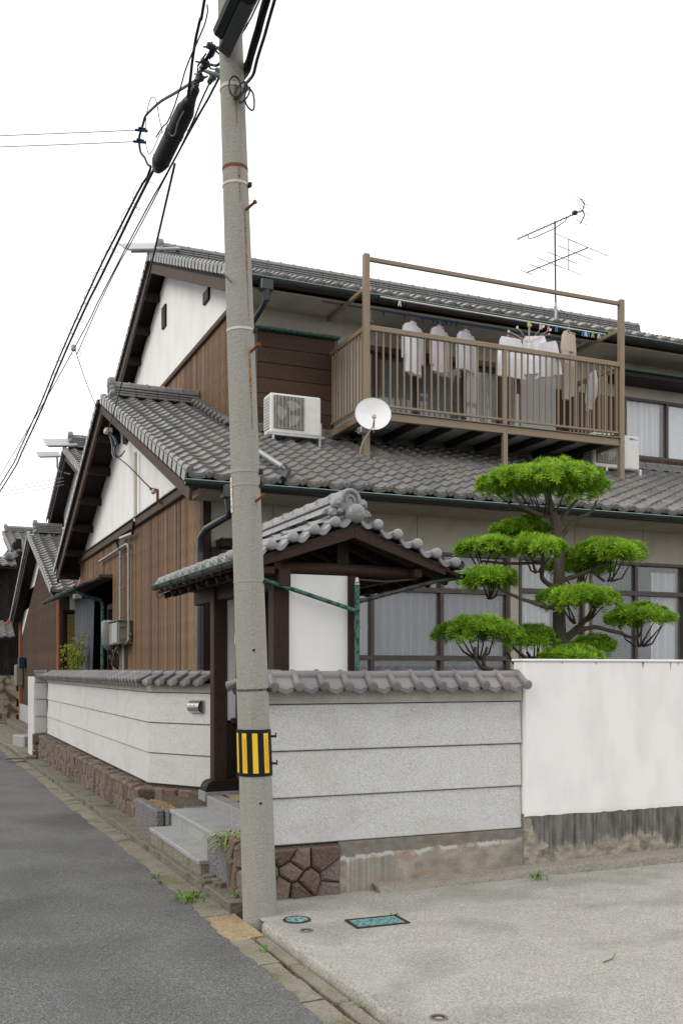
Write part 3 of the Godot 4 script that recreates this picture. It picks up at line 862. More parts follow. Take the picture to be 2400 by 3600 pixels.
	b.cbox(W(2.46, 0.30, 7.78), Vector3(0.17, 0.20, 1.72), 0.008)
	wput("threshold_kerb", b, m_("granite"), st)
	b = MB.new()
	b.span(W(2.54, 0.2, 6.9), W(4.2, 0.39, 9.3))
	wput("porch_bed", b, m_("mortar"), st)
	for i in 5:
		for j in 3:
			b = MB.new()
			b.cbox(W(2.64 + j * 0.3, 0.394, 7.1 + i * 0.44), Vector3(0.285 + rr(-0.02, 0.0), 0.012, 0.42 + rr(-0.03, 0)), 0.004)
			wput("paving_slab", b, m_("sandy_slab"), st)
	b = MB.new()
	b.cbox(W(2.74, 0.385, 8.76), Vector3(0.76, 0.09, 0.22), 0.006)
	wput("plinth", b, m_("granite"), st)
	# planters
	var p1 := thing("gravel_planter", W(2.0, 0, 9.1), "gravel bed behind a rough grey granite slab left of the steps", "planter")
	b = MB.new()
	b.cbox(W(1.945, 0.15, 9.03), Vector3(0.075, 0.31, 0.9), 0.012)
	wput("slab", b, m_("granite_rough"), p1)
	b = MB.new()
	b.cbox(W(2.075, 0.15, 8.60), Vector3(0.17, 0.30, 0.10), 0.02)
	wput("corner_block", b, m_("granite_rough"), p1)
	b = MB.new()
	b.cbox(W(2.30, 0.155, 8.62), Vector3(0.26, 0.31, 0.05), 0.006)
	wput("edge_stone", b, m_("granite_rough"), p1)
	b = MB.new()
	b.span(W(1.98, 0.0, 8.66), W(2.5, 0.245, 9.9))
	for k in 700:
		var q := Vector3(rr(1.99, 2.4), 0.25, 0)
		var a := rr(0.005, 0.011)
		var cpos := W(q.x, 0.247, rr(8.67, 9.7))
		b.T = Transform3D(Basis(Vector3(rr(-1, 1), rr(-1, 1), rr(-1, 1)).normalized(), rr(0, 3)), cpos)
		b.box(Vector3.ZERO, Vector3(a * 2, a * 1.3, a * 1.7))
	b.T = Transform3D()
	wput("gravel", b, m_("sandy_slab"), p1).set_meta("kind", "stuff")
	var p2 := thing("pole_planter", W(1.95, 0, 6.5), "small planter of grey slab and red stones beside the pole", "planter")
	b = MB.new()
	b.cbox(W(1.925, 0.19, 6.59), Vector3(0.07, 0.30, 0.56), 0.012)
	wput("slab", b, m_("granite_rough"), p2)
	b = MB.new()
	b.cbox(W(2.0, 0.19, 6.86), Vector3(0.13, 0.30, 0.05), 0.01)
	wput("end_slab", b, m_("granite_rough"), p2)
	b = MB.new()
	b.span(W(1.96, 0.02, 6.1), W(2.2, 0.30, 6.84))
	wput("soil", b, m_("earth"), p2)
	b = MB.new()
	b.span(W(1.925, 0.02, 6.0), W(1.97, 0.40, 6.30))
	wput("core", b, m_("mortar"), p2)
	stones(p2, Transform3D(Basis(Vector3(0, 0, 1), Vector3.UP, Vector3(-1, 0, 0)), W(1.925, 0.06, 6.31)), 0.34, 0.37, 0.12, 0.16, 0.05, 0.006)
	spider_plant(W(1.975, 0.33, 6.47))

func spider_plant(at: Vector3) -> void:
	var o := thing("spider_plant", at, "striped spider plant with arching leaves beside the pole", "plant")
	for i in 62:
		var v := PackedVector3Array(); var nn := PackedVector3Array(); var c := PackedColorArray()
		var a := rr(0, TAU); var l := rr(0.18, 0.34)
		var d := Vector3(cos(a), 0, sin(a))
		var side := Vector3(-d.z, 0, d.x)
		var lift := rr(0.6, 1.4)
		var base := Vector3(rr(-0.05, 0.05), 0, rr(-0.09, 0.09))
		var pts := []
		for k in 6:
			var t := k / 5.0
			pts.append(base + d * l * t * 0.8 + Vector3(0, l * (lift * t - (lift * 0.75 + 0.25) * t * t), 0))
		for k in 5:
			for lane in 3:
				var w0: float = [0.008, 0.010, 0.010, 0.009, 0.006, 0.001][k]; var w1: float = [0.008, 0.010, 0.010, 0.009, 0.006, 0.001][k + 1]
				var u0 := -1.0 + lane * 0.667; var u1 := u0 + 0.667
				var p0: Vector3 = pts[k] + side * w0 * u0; var p1: Vector3 = pts[k] + side * w0 * u1
				var p2: Vector3 = pts[k + 1] + side * w1 * u1; var p3: Vector3 = pts[k + 1] + side * w1 * u0
				var col := Color(0.50, 0.50, 0.25) if lane == 1 else Color(0.12, 0.21, 0.045)
				for p in [p0, p2, p1, p0, p3, p2]:
					v.push_back(p); nn.push_back(Vector3(0, 1, 0)); c.push_back(col)
		var arr := []
		arr.resize(Mesh.ARRAY_MAX)
		arr[Mesh.ARRAY_VERTEX] = v; arr[Mesh.ARRAY_NORMAL] = nn; arr[Mesh.ARRAY_COLOR] = c
		var m := ArrayMesh.new()
		m.add_surface_from_arrays(Mesh.PRIMITIVE_TRIANGLES, arr)
		put("leaf", m, m_("leaf"), o)
	for k in 2:
		var s := MB.new()
		s.tube([Vector3(0, 0, 0.01 * k), Vector3(-0.02 + 0.05 * k, 0.15, 0), Vector3(-0.03 + 0.09 * k, 0.27, 0.02)], [0.002, 0.0016, 0.001], 5)
		put("flower_stalk", s, m_("cream_pipe"), o)

# a face with its own picture coordinates, for stains that belong to one wall
func face_mesh(x0: float, x1: float, y0: float, y1: float, s: float) -> ArrayMesh:
	var a := []
	a.resize(Mesh.ARRAY_MAX)
	a[Mesh.ARRAY_VERTEX] = PackedVector3Array([W(x0, y0, s), W(x0, y1, s), W(x1, y1, s), W(x0, y0, s), W(x1, y1, s), W(x1, y0, s)])
	a[Mesh.ARRAY_NORMAL] = PackedVector3Array([Vector3(0, 0, 1), Vector3(0, 0, 1), Vector3(0, 0, 1), Vector3(0, 0, 1), Vector3(0, 0, 1), Vector3(0, 0, 1)])
	a[Mesh.ARRAY_TEX_UV] = PackedVector2Array([Vector2(0, 1), Vector2(0, 0), Vector2(1, 0), Vector2(0, 1), Vector2(1, 0), Vector2(1, 1)])
	var m := ArrayMesh.new()
	m.add_surface_from_arrays(Mesh.PRIMITIVE_TRIANGLES, a)
	return m
func stain_materials() -> void:
	var f := FastNoiseLite.new()
	f.noise_type = FastNoiseLite.TYPE_SIMPLEX_SMOOTH; f.seed = 5; f.frequency = 1.0; f.fractal_octaves = 4
	# grime and lime on the footing of the white wall: 10 m by 0.44 m
	var w := 2048; var h := 90
	var im := Image.create(w, h, false, Image.FORMAT_RGB8)
	for i in w:
		var x := i * 10.0 / w
		var edge := 0.46 + 0.24 * f.get_noise_2d(x * 1.6, 3.0) + 0.14 * f.get_noise_2d(x * 7.0, 9.0) - 0.25 * smoothstep(2.5, 4.0, x)
		if x < 0.12: edge += (0.12 - x) * 5.0
		var run := f.get_noise_2d(x * 22.0, 20.0)
		for j in h:
			var v := 1.0 - (j + 0.5) / h
			var y := v * 0.44
			var pale := Color(0.37, 0.335, 0.265) * (0.85 + 0.5 * f.get_noise_2d(x * 9.0, y * 14.0))
			var dark := Color(0.15, 0.145, 0.13) * (1.0 + 0.55 * run + 0.6 * f.get_noise_2d(x * 16.0, y * 4.0 + 40.0))
			var e := edge + 0.16 * run * (1.0 - v) + 0.06 * f.get_noise_2d(x * 30.0, y * 30.0)
			var c := pale.lerp(dark, smoothstep(e - 0.05, e + 0.07, v))
			if f.get_noise_2d(x * 3.0, y * 6.0 + 70.0) > 0.28: c = c.lerp(dark, 0.7)
			c = c * (0.9 + 0.25 * f.get_noise_2d(x * 70.0, y * 70.0))
			im.set_pixel(i, j, lin(maxf(c.r, 0.02), maxf(c.g, 0.02), maxf(c.b, 0.02)))
	var m := mat("base_stain", 1, 1, 1, 0.92)
	m.albedo_texture = ImageTexture.create_from_image(im)
	m.texture_repeat = false
	# lime bloom and damp on the footing of the board wall: 1.425 m by 0.354 m
	w = 640; h = 160
	im = Image.create(w, h, false, Image.FORMAT_RGB8)
	for i in w:
		var x := i * 1.425 / w
		var line := 0.72 + 0.07 * x + 0.05 * f.get_noise_2d(x * 4.0, 1.0) + 0.03 * f.get_noise_2d(x * 21.0, 2.0)
		var run := f.get_noise_2d(x * 26.0, 31.0)
		for j in h:
			var v := 1.0 - (j + 0.5) / h
			var y := v * 0.354
			var c := Color(0.36, 0.32, 0.265) * (0.9 + 0.4 * f.get_noise_2d(x * 6.0, y * 9.0))
			if x < 0.42 and x > 0.05: c = c.lerp(Color(0.30, 0.285, 0.25) * (1.0 + 0.5 * run), 0.75)
			if v > line: c = Color(0.225, 0.205, 0.175) * (0.95 + 0.25 * f.get_noise_2d(x * 12.0, y * 12.0 + 9.0))
			var bloom := smoothstep(line - 0.10 - 0.16 * maxf(run, 0.0), line - 0.05, v) * (1.0 - smoothstep(line - 0.02, line + 0.015, v))
			bloom *= smoothstep(-0.15, 0.25, f.get_noise_2d(x * 5.0, 77.0) + 0.08)
			c = c.lerp(Color(0.56, 0.56, 0.54), bloom * 0.85)
			if x > 1.2: c = c.lerp(Color(0.20, 0.20, 0.175) * (1.0 + 0.5 * f.get_noise_2d(x * 12.0, y * 10.0)), 0.55 * smoothstep(1.2, 1.36, x))
			if f.get_noise_2d(x * 5.0, y * 8.0 + 50.0) > 0.3: c = c.lerp(Color(0.34, 0.245, 0.17), 0.5)
			c = c * (0.9 + 0.25 * f.get_noise_2d(x * 70.0, y * 70.0))
			im.set_pixel(i, j, lin(maxf(c.r, 0.02), maxf(c.g, 0.02), maxf(c.b, 0.02)))
	m = mat("footing_stain", 1, 1, 1, 0.92)
	m.albedo_texture = ImageTexture.create_from_image(im)
	m.texture_repeat = false

# ---------------------------------------------------------------- pole
func pole_c(y: float) -> Vector3: return W(1.912 - 0.0349 * y, y, 5.74)
func pole_r(y: float) -> float: return 0.1045 - 0.0063 * y
func pole_side(y: float, ang: float, out := 0.0) -> Vector3:   # ang 0 faces the camera, positive to the picture's right
	var d := Vector3(-sin(deg_to_rad(23.09)), 0, cos(deg_to_rad(23.09))).rotated(Vector3.UP, ang)
	return pole_c(y) + d * (pole_r(y) + out)
func build_pole() -> void:
	var o := thing("utility_pole", pole_c(0), "leaning grey concrete utility pole at the corner", "utility pole")
	var at := world_at(o)
	var b := MB.new()
	var pts := []; var rad := []
	for k in 19:
		var y := -0.15 + k * 0.5
		pts.append(pole_c(y)); rad.append(pole_r(y))
	b.tube(pts, rad, 32)
	wput("shaft", b, m_("concrete_pole"), o)
	for q in [[4.424, 0.014, "band_white", 0.003], [3.556, 0.014, "band_white", 0.003], [2.713, 0.02, "conduit", 0.003], [2.63, 0.014, "conduit", 0.003], [2.052, 0.008, "conduit", 0.002], [1.402, 0.012, "band_dark", 0.003], [4.521, 0.02, "rusty", 0.0015], [5.0, 0.02, "band_white", 0.004], [5.75, 0.03, "band_white", 0.004]]:
		b = MB.new()
		b.tube([pole_c(q[0] - q[1] * 0.5), pole_c(q[0] + q[1] * 0.5)], pole_r(q[0]) + q[3], 32)
		wput("strap", b, m_(q[2]), o)
		b = MB.new()
		var p := pole_side(q[0], 1.35, 0.012)
		b.T = Transform3D(Basis(), p)
		b.cbox(Vector3.ZERO, Vector3(0.02, q[1] + 0.012, 0.03), 0.003)
		if q[0] != 4.521: wput("buckle", b, m_("iron"), o)
	for q in [[4.285, 0.95], [3.852, -0.55], [3.439, 0.85], [2.547, 0.8]]:
		b = MB.new()
		var p0 := pole_side(q[0] - 0.03, q[1], -0.03); var p1 := pole_side(q[0] + 0.01, q[1], 0.075)
		b.tube([p0, p1], 0.0085, 8)
		b.tube([p1 - (p1 - p0).normalized() * 0.012, p1], 0.013, 8)
		wput("climbing_bolt", b, m_("rusty") if q[0] != 3.852 else m_("galv"), o)
	for q in [[1.638, 0.25], [0.725, 0.35]]:
		b = MB.new()
		var p := pole_side(q[0], q[1], -0.001)
		var d := (pole_side(q[0], q[1], 1.0) - p).normalized()
		b.lathe(p, d, [[0.013, -0.02], [0.013, 0.002], [0.009, 0.003], [0.008, -0.01]], 14)
		wput("hole_collar", b, m_("conduit"), o)
		b = MB.new()
		b.lathe(p + d * 0.0005, d, [[0.008, -0.01], [0.008, 0.002]], 12)
		wput("hole", b, m_("vent_dark"), o)
	# white number plate and small label, bent round the shaft
	wput("number_plate", bent(2.464, 2.673, -1.35, -0.98, 0.005), m_("tag_white"), o)
	wput("small_label", bent(1.68, 1.735, -1.42, -1.2, 0.003), m_("tag_white"), o)
	for q in [2.50, 2.64]:
		b = MB.new()
		b.lathe(pole_side(q, -1.1, 0.005), pole_side(q, -1.1, 1.0) - pole_side(q, -1.1, 0.0), [[0.004, 0.0], [0.004, 0.003]], 8)
		wput("plate_screw", b, m_("iron"), o)
	# striped guard sheet
	var sh := wput("guard_sheet", bent(0.885, 1.165, -1.6, 1.62, 0.006), m_("sign_black"), o)
	for q in [[-1.28, -1.02, "sign_yellow"], [-0.66, -0.36, "sign_yellow"], [-0.02, 0.28, "sign_yellow"], [0.66, 1.0, "sign_yellow"]]:
		wput("yellow_stripe", bent(0.905, 1.143, q[0], q[1], 0.0085), m_(q[2]), sh)
	for q in [[-0.56, -0.44], [0.80, 0.92]]:
		wput("reflector_strip", bent(0.93, 1.115, q[0], q[1], 0.0115), m_("sign_orange"), sh)
	for y in [0.955, 1.12]:
		b = MB.new()
		b.T = Transform3D(Basis(Vector3.UP, -0.4), pole_side(y, 1.62, 0.018))
		b.cbox(Vector3.ZERO, Vector3(0.03, 0.014, 0.012), 0.003)
		b.cbox(Vector3(0.016, 0.006, 0), Vector3(0.008, 0.03, 0.012), 0.002)
		wput("sheet_clip", b, m_("iron"), o)
	# rust runs: matter that has washed down below the irons
	for q in [[4.26, 3.6, 0.78], [3.42, 2.95, 0.72], [4.52, 4.3, 0.4], [5.0, 4.75, 0.35]]:
		wput("rust_run", run_mark(q[0], q[1], q[2], 0.11), m_("rust_wash"), o)
func bent(y0: float, y1: float, a0: float, a1: float, out: float) -> MB:
	var b := MB.new()
	var rows := []
	for y in [y0, y1]:
		var line := []
		for i in 13: line.append(pole_side(y, lerpf(a0, a1, i / 12.0), out))
		rows.append(line)
	b.rings(rows, false)
	var inner := []
	for y in [y1, y0]:
		var line := []
		for i in 13: line.append(pole_side(y, lerpf(a0, a1, i / 12.0), out - 0.0022))
		inner.append(line)
	b.rings(inner, false)
	for i in 12:
		b.quad(rows[1][i], rows[1][i + 1], inner[0][i + 1], inner[0][i]); b.quad(inner[1][i], inner[1][i + 1], rows[0][i + 1], rows[0][i])
	b.quad(inner[1][0], rows[0][0], rows[1][0], inner[0][0]); b.quad(rows[0][12], inner[1][12], inner[0][12], rows[1][12])
	return b
func run_mark(y0: float, y1: float, ang: float, w: float) -> MB:
	var b := MB.new()
	var rows := []
	for k in 9:
		var t := k / 8.0
		var line := []
		var ww := w * (0.35 + 0.65 * sin(PI * minf(1.0, t * 1.2 + 0.15))) * rr(0.75, 1.1)
		if k == 8: ww = w * 0.12
		for i in 3: line.append(pole_side(lerpf(y0, y1, t), ang + (i - 1) * ww, 0.0012))
		rows.append(line)
	rows.reverse()
	b.rings(rows, false)
	return b

# ---------------------------------------------------------------- main house
const PL := 0.402     # pitch of the lower roof
const PU := 0.418     # pitch of the upper roof
func slope_pair(p: float) -> Array:   # unit down and normal for a front slope (towards the camera)
	var l := sqrt(1 + p * p)
	return [Vector3(0, -p / l, 1 / l), Vector3(0, 1 / l, p / l), l]
# one slope's boarding: thin slab from eave to top between x0 and x1
func slab(x0: float, x1: float, s0: float, y0: float, s1: float, y1: float, th: float) -> MB:
	var b := MB.new()
	var p := [W(x0, y0, s0), W(x1, y0, s0), W(x1, y1, s1), W(x0, y1, s1)]
	var q := []
	for v in p: q.append(v - Vector3(0, th, 0))
	var up: bool = (p[1] - p[0]).cross(p[2] - p[0]).y > 0
	if not up:
		p.reverse(); q.reverse()
	b.quad(p[0], p[1], p[2], p[3]); b.quad(q[3], q[2], q[1], q[0])
	for i in 4:
		var k := (i + 1) % 4
		b.quad(q[i], q[k], p[k], p[i])
	return b
func gutter_run(part: Node3D, a: Vector3, b: Vector3, r: float, m: Material, lip: Material, outward: Vector3, hooks := 0.0) -> void:
	var d := (b - a).normalized()
	var g := MB.new()
	var rows := []
	for p in [a, b]:
		var line := []
		for i in 9:
			var t := PI * i / 8.0
			line.append(p + outward * cos(t) * r - Vector3(0, sin(t) * r * 1.1, 0))
		rows.append(line)
	if (rows[0][8] - rows[0][0]).cross(b - a).y > 0: rows.reverse()
	g.rings(rows, false)
	var inn := []
	for p in ([a, b] if rows[0][0].distance_to(a) > 0.5 * r + 1.0 or true else []):
		var line := []
		for i in 9:
			var t := PI * (8 - i) / 8.0
			line.append(p + outward * cos(t) * (r - 0.006) - Vector3(0, sin(t) * (r - 0.006) * 1.1, 0))
		inn.append(line)
	if (inn[0][8] - inn[0][0]).cross(b - a).y < 0: inn.reverse()
	g.rings(inn, false)
	for e in [a, b]:
		var ring := []
		for i in 9:
			var t := PI * i / 8.0
			ring.append(e + outward * cos(t) * r - Vector3(0, sin(t) * r * 1.1, 0))
		g.cap(ring); g.cap(ring, true)
	wput("gutter", g, m, part)
	g = MB.new()
	g.tube([a + outward * r, b + outward * r], 0.006, 6)
	wput("gutter_lip", g, lip, part)
	if hooks > 0.0:
		var n := int(a.distance_to(b) / hooks)
		for i in n:
			var p := a + d * (i + 0.5) * hooks
			g = MB.new()
			var pts := []
			for k in 8:
				var t := PI * k / 7.0
				pts.append(p + outward * cos(t) * (r + 0.004) - Vector3(0, sin(t) * (r * 1.1 + 0.004), 0))
			g.tube(pts, 0.005, 5)
			wput("gutter_hook", g, m, part)

func plank_wall(part: Node3D, o: Vector3, along: Vector3, out: Vector3, len: float, h: float, pw: float, mats: String, nm: int, horizontal := false) -> void:
	# boards standing side by side (or lying one above another); each is its own piece
	var x := 0.0
	var lim := h if horizontal else len
	var cache := {}
	while x < lim - 0.01:
		var w := minf(pw * [0.8, 1.0, 1.25][rng.randi() % 3], lim - x)
		if horizontal: w = minf(pw, lim - x)
		var key := "%.3f" % w
		if not cache.has(key):
			var b := MB.new()
			if horizontal: b.cbox(Vector3(len * 0.5, 0, 0), Vector3(len, w - 0.006, 0.02), 0.005)
			else: b.cbox(Vector3(0, h * 0.5, 0), Vector3(w - 0.005, h, 0.02), 0.004)
			cache[key] = b.mesh()
		var pos := o + (Vector3.UP if horizontal else along) * (x + w * 0.5) + out * rr(0.0, 0.006)
		put("plank", cache[key], m_("%s_%d" % [mats, rng.randi() % nm]), part, Transform3D(Basis(along, Vector3.UP, along.cross(Vector3.UP)), pos - world_at(part)))
		x += w
# wall of boxes round rectangular openings in the x-y plane, facing the camera
func holed_wall(x0: float, x1: float, y0: float, y1: float, s: float, th: float, holes: Array) -> MB:
	var b := MB.new()
	var xs := [x0, x1]
	for h in holes: xs.append(h[0]); xs.append(h[1])
	xs.sort()
	for i in xs.size() - 1:
		if xs[i + 1] - xs[i] < 0.001: continue
		var xm: float = (xs[i] + xs[i + 1]) * 0.5
		var y := y0
		var mine := holes.filter(func(h): return h[0] < xm and h[1] > xm)
		mine.sort_custom(func(a, c): return a[2] < c[2])
		for h in mine:
			if h[2] > y: b.span(W(xs[i], y, s), W(xs[i + 1], h[2], s + th))
			y = h[3]
		if y1 > y: b.span(W(xs[i], y, s), W(xs[i + 1], y1, s + th))
	return b
# sliding window: frame bars, panes and pleated curtains. cols: mullion x positions, rails: y positions
func window(part: Node3D, x0: float, x1: float, y0: float, y1: float, s: float, cols: Array, rails: Array, curtains: Array, bar := 0.045, glass := "glass") -> void:
	var w := Node3D.new()
	w.name = "window"; part.add_child(w, true)
	w.position = W((x0 + x1) * 0.5, y0, s) - world_at(part)
	for q in [[x0, x1, y0, y0 + bar], [x0, x1, y1 - bar, y1], [x0, x0 + bar, y0 + bar, y1 - bar], [x1 - bar, x1, y0 + bar, y1 - bar]]:
		var b := MB.new()
		b.cbox(W((q[0] + q[1]) * 0.5, (q[2] + q[3]) * 0.5, s + 0.02), Vector3(q[1] - q[0], q[3] - q[2], 0.09), 0.004)
		wput("frame_bar", b, m_("sash"), w)
	var xs := [x0] + cols + [x1]
	var ys := [y0] + rails + [y1]
	for r in rails:
		var b := MB.new()
		b.cbox(W((x0 + x1) * 0.5, r, s + 0.022), Vector3(x1 - x0 - bar, bar * 1.5, 0.08), 0.004)
		wput("rail", b, m_("sash"), w)
	for c in cols:
		for j in ys.size() - 1:
			var b := MB.new()
			b.cbox(W(c, (ys[j] + ys[j + 1]) * 0.5, s + 0.018), Vector3(bar * 1.25, ys[j + 1] - ys[j] - bar * 1.3, 0.07), 0.004)
			wput("mullion", b, m_("sash"), w)
	for i in xs.size() - 1:
		for j in ys.size() - 1:
			var b := MB.new()
			b.span(W(xs[i] + 0.01, ys[j] + 0.01, s + 0.03 + 0.012 * (i % 2)), W(xs[i + 1] - 0.01, ys[j + 1] - 0.01, s + 0.034 + 0.012 * (i % 2)))
			wput("pane", b, m_(glass), w)
	for c in curtains:   # [x0, x1, y0, y1, material, depth]
		var b := MB.new()
		var n := int((c[1] - c[0]) / 0.018)
		var lo := []; var hi := []
		for i in n + 1:
			var x: float = lerpf(c[0], c[1], float(i) / n)
			var z: float = c[5] + 0.042 * sin(x * 50.0 + 1.3 * sin(x * 7.0)) + 0.012 * sin(x * 23.0)
			lo.append(W(x, c[2], s + z)); hi.append(W(x + 0.01 * sin(x * 9.0), c[3], s + z * 0.7 + 0.03))
		b.rings([lo, hi], false)
		wput("curtain", b, m_(c[4]), w)

func build_house() -> void:
	var H := thing("main_house", W(3.21, 0, 11.65), "two storey house with brown planks, beige walls and tiled roofs", "house")
	var dn := slope_pair(PL); var down: Vector3 = dn[0]; var l: float = dn[2]
	# ---- lower storey walls
	var front := wput("front_wall", holed_wall(3.23, 14.0, 0.25, 4.0, 11.65, 0.15, [[5.17, 7.48, 0.8, 3.09], [7.62, 8.72, 0.8, 3.09], [8.80, 11.6, 0.8, 3.09], [3.42, 4.5, 0.8, 2.95]]), m_("stucco"), H)
	var seam := MB.new()
	for x in [4.05, 6.05, 8.55, 9.75, 10.9]:
		seam = MB.new()
		seam.span(W(x - 0.003, 3.12, 11.646), W(x + 0.003, 3.6, 11.66))
		wput("panel_joint", seam, m_("trim_wood"), front)
	window(H, 5.17, 7.48, 0.8, 3.09, 11.66, [5.40, 6.42, 7.44], [1.68, 2.58], [[5.2, 5.38, 0.8, 3.05, "curtain", 0.14], [5.44, 6.40, 0.8, 3.05, "curtain_grey", 0.15], [6.45, 7.43, 0.8, 3.05, "curtain_grey", 0.15]])
	window(H, 7.62, 8.72, 0.8, 3.09, 11.66, [], [1.68, 2.62], [[7.64, 8.22, 0.8, 3.05, "curtain", 0.14]])
	window(H, 8.80, 11.6, 0.8, 3.09, 11.66, [9.635, 10.52], [2.64], [[9.99, 10.5, 0.8, 2.97, "curtain", 0.14], [10.56, 11.5, 0.8, 2.97, "curtain", 0.14]])
	window(H, 3.42, 4.5, 0.8, 2.95, 11.66, [3.9], [], [], 0.07)
	var can := MB.new()
	can.cbox(W(3.98, 3.03, 11.53), Vector3(1.32, 0.09, 0.28), 0.01)
	wput("window_hood", can, m_("black_wood"), H)
	can = MB.new()
	can.cbox(W(3.98, 3.085, 11.53), Vector3(1.34, 0.018, 0.30), 0.004)
	wput("hood_copper", can, m_("copper"), H)
	for x in [3.30, 4.62]:
		can = MB.new()
		can.cbox(W(x, 1.9, 11.60), Vector3(0.12, 2.2, 0.12), 0.008)
		wput("door_post", can, m_("post"), H)
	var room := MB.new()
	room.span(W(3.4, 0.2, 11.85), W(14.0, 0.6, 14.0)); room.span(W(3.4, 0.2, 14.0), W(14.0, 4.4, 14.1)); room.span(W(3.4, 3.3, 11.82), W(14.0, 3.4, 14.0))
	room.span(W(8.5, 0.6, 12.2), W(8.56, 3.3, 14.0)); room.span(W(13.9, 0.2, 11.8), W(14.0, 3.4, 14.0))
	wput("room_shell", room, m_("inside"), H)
	var ew := MB.new()
	ew.span(W(13.85, 0.2, 11.8), W(14.0, 4.2, 21.8)); ew.span(W(15.85, 4.2, 14.65), W(16.0, 7.3, 24.0)); ew.span(W(4.6, 4.2, 23.85), W(15.85, 7.3, 24.0)); ew.span(W(4.4, 0.2, 21.65), W(13.85, 4.2, 21.8))
	wput("end_wall", ew, m_("stucco"), H)
	# gable wall: planks below, white plaster above
	var gw := MB.new()
	gw.span(W(3.24, 0.2, 11.7), W(3.4, 3.86, 17.97)); gw.span(W(3.24, 3.19, 17.97), W(3.4, 3.86, 21.8)); gw.span(W(3.24, 0.2, 21.6), W(3.4, 3.2, 21.8))
	var gp := wput("gable_wall", gw, m_("black_wood"), H)
	plank_wall(gp, W(3.228, 0.7, 17.97), Vector3(0, 0, 1), Vector3(-1, 0, 0), 6.30, 3.10, 0.105, "plank", 5)
	plank_wall(gp, W(3.228, 3.21, 21.8), Vector3(0, 0, 1), Vector3(-1, 0, 0), 3.83, 0.59, 0.105, "plank", 5)
	var band := MB.new()
	band.cbox(W(3.19, 3.855, 16.72), Vector3(0.07, 0.125, 10.2), 0.01)
	wput("gable_band", band, m_("trim_wood"), H)
	band = MB.new()
	band.cbox(W(3.18, 3.925, 16.72), Vector3(0.11, 0.022, 10.2), 0.004)
	wput("band_flashing", band, m_("gutter_dark"), H)
	var pl := MB.new()
	pl.prism(PackedVector2Array([Vector2(-21.75, 3.9), Vector2(-11.75, 3.9), Vector2(-16.72, 5.93)]), Transform3D(Basis(Vector3(0, 0, 1), Vector3.UP, Vector3(-1, 0, 0)), Vector3(3.38, 0, 0)), 0.15)
	wput("gable_plaster", pl, m_("plaster"), H)
	var cp := MB.new()
	cp.cbox(W(3.20, 1.98, 11.66), Vector3(0.10, 3.4, 0.10), 0.008)
	wput("corner_post", cp, m_("post"), H)
	# vents in the gable
	var vt := MB.new()
	vt.prism(PackedVector2Array([Vector2(-0.13, 0), Vector2(0.13, 0), Vector2(0.13, 0.3), Vector2(0, 0.36), Vector2(-0.13, 0.3)]), Transform3D(Basis(Vector3(0, 0, 1), Vector3.UP, Vector3(-1, 0, 0)), W(3.23, 5.32, 16.7)), 0.05)
	wput("gable_vent", vt, m_("black_wood"), H)
	# the recess with the side door
	var rec := MB.new()
	rec.span(W(4.3, 0.2, 17.9), W(4.4, 3.3, 21.8)); rec.span(W(3.4, 0.2, 17.86), W(4.4, 3.3, 17.96)); rec.span(W(3.24, 3.19, 17.9), W(4.4, 3.3, 21.8)); rec.span(W(3.4, 0.2, 21.7), W(4.4, 3.3, 21.8))
	wput("recess", rec, m_("black_wood"), H)
	for q in [[18.35, 18.45, 1.0, 2.75], [18.95, 19.02, 1.0, 2.75], [18.45, 18.95, 2.65, 2.75], [18.45, 18.95, 1.72, 1.80]]:
		var fb := MB.new()
		fb.span(W(3.30, q[2], q[0]), W(3.38, q[3], q[1]))
		wput("window_bar", fb, m_("sash"), H)
	var lint := MB.new()
	lint.cbox(W(3.12, 3.20, 19.9), Vector3(0.3, 0.06, 3.9), 0.006)
	wput("door_hood", lint, m_("trim_wood"), H)
	# small side eave with its own gutter
	var se := slab(2.62, 3.24, 17.95, 3.07, 22.6, 3.07, 0.03)
	se = MB.new()
	var a4 := [W(2.62, 3.03, 22.7), W(2.62, 3.03, 17.98), W(3.24, 3.26, 17.98), W(3.24, 3.26, 22.7)]
	se.quad(a4[0], a4[1], a4[2], a4[3])
	var a5 := []
	for v in a4: a5.append(v - Vector3(0, 0.035, 0))
	se.quad(a5[3], a5[2], a5[1], a5[0])
	for i in 4: se.quad(a5[i], a5[(i + 1) % 4], a4[(i + 1) % 4], a4[i])
	var side_eave := wput("door_eave", se, m_("dark_copper"), H)
	gutter_run(side_eave, W(2.58, 3.02, 22.8), W(2.58, 3.0, 17.95), 0.05, m_("dark_copper"), m_("copper"), Vector3(-1, 0, 0), 0.9)
	var dp := MB.new()
	dp.tube([W(2.62, 2.96, 18.3), W(2.8, 2.86, 18.35), W(3.10, 2.80, 18.5), W(3.14, 2.72, 18.55), W(3.14, 0.6, 18.6)], 0.035, 10)
	wput("downpipe", dp, m_("copper"), H)

	# ---- lower roof
	var lr := wput("tiled_roof", slab(2.80, 14.0, 10.92, 3.63, 14.5, 3.63 + 3.58 * PL, 0.06), m_("soffit"), H)
	wput("roof_boarding", slab(2.80, 4.45, 14.5, 3.63 + 3.58 * PL, 16.72, 3.63 + 5.8 * PL, 0.06), m_("soffit"), lr)
	wput("roof_boarding", slab(2.80, 4.9, 22.5, 3.63, 16.72, 3.63 + 5.8 * PL, 0.06), m_("soffit"), lr)
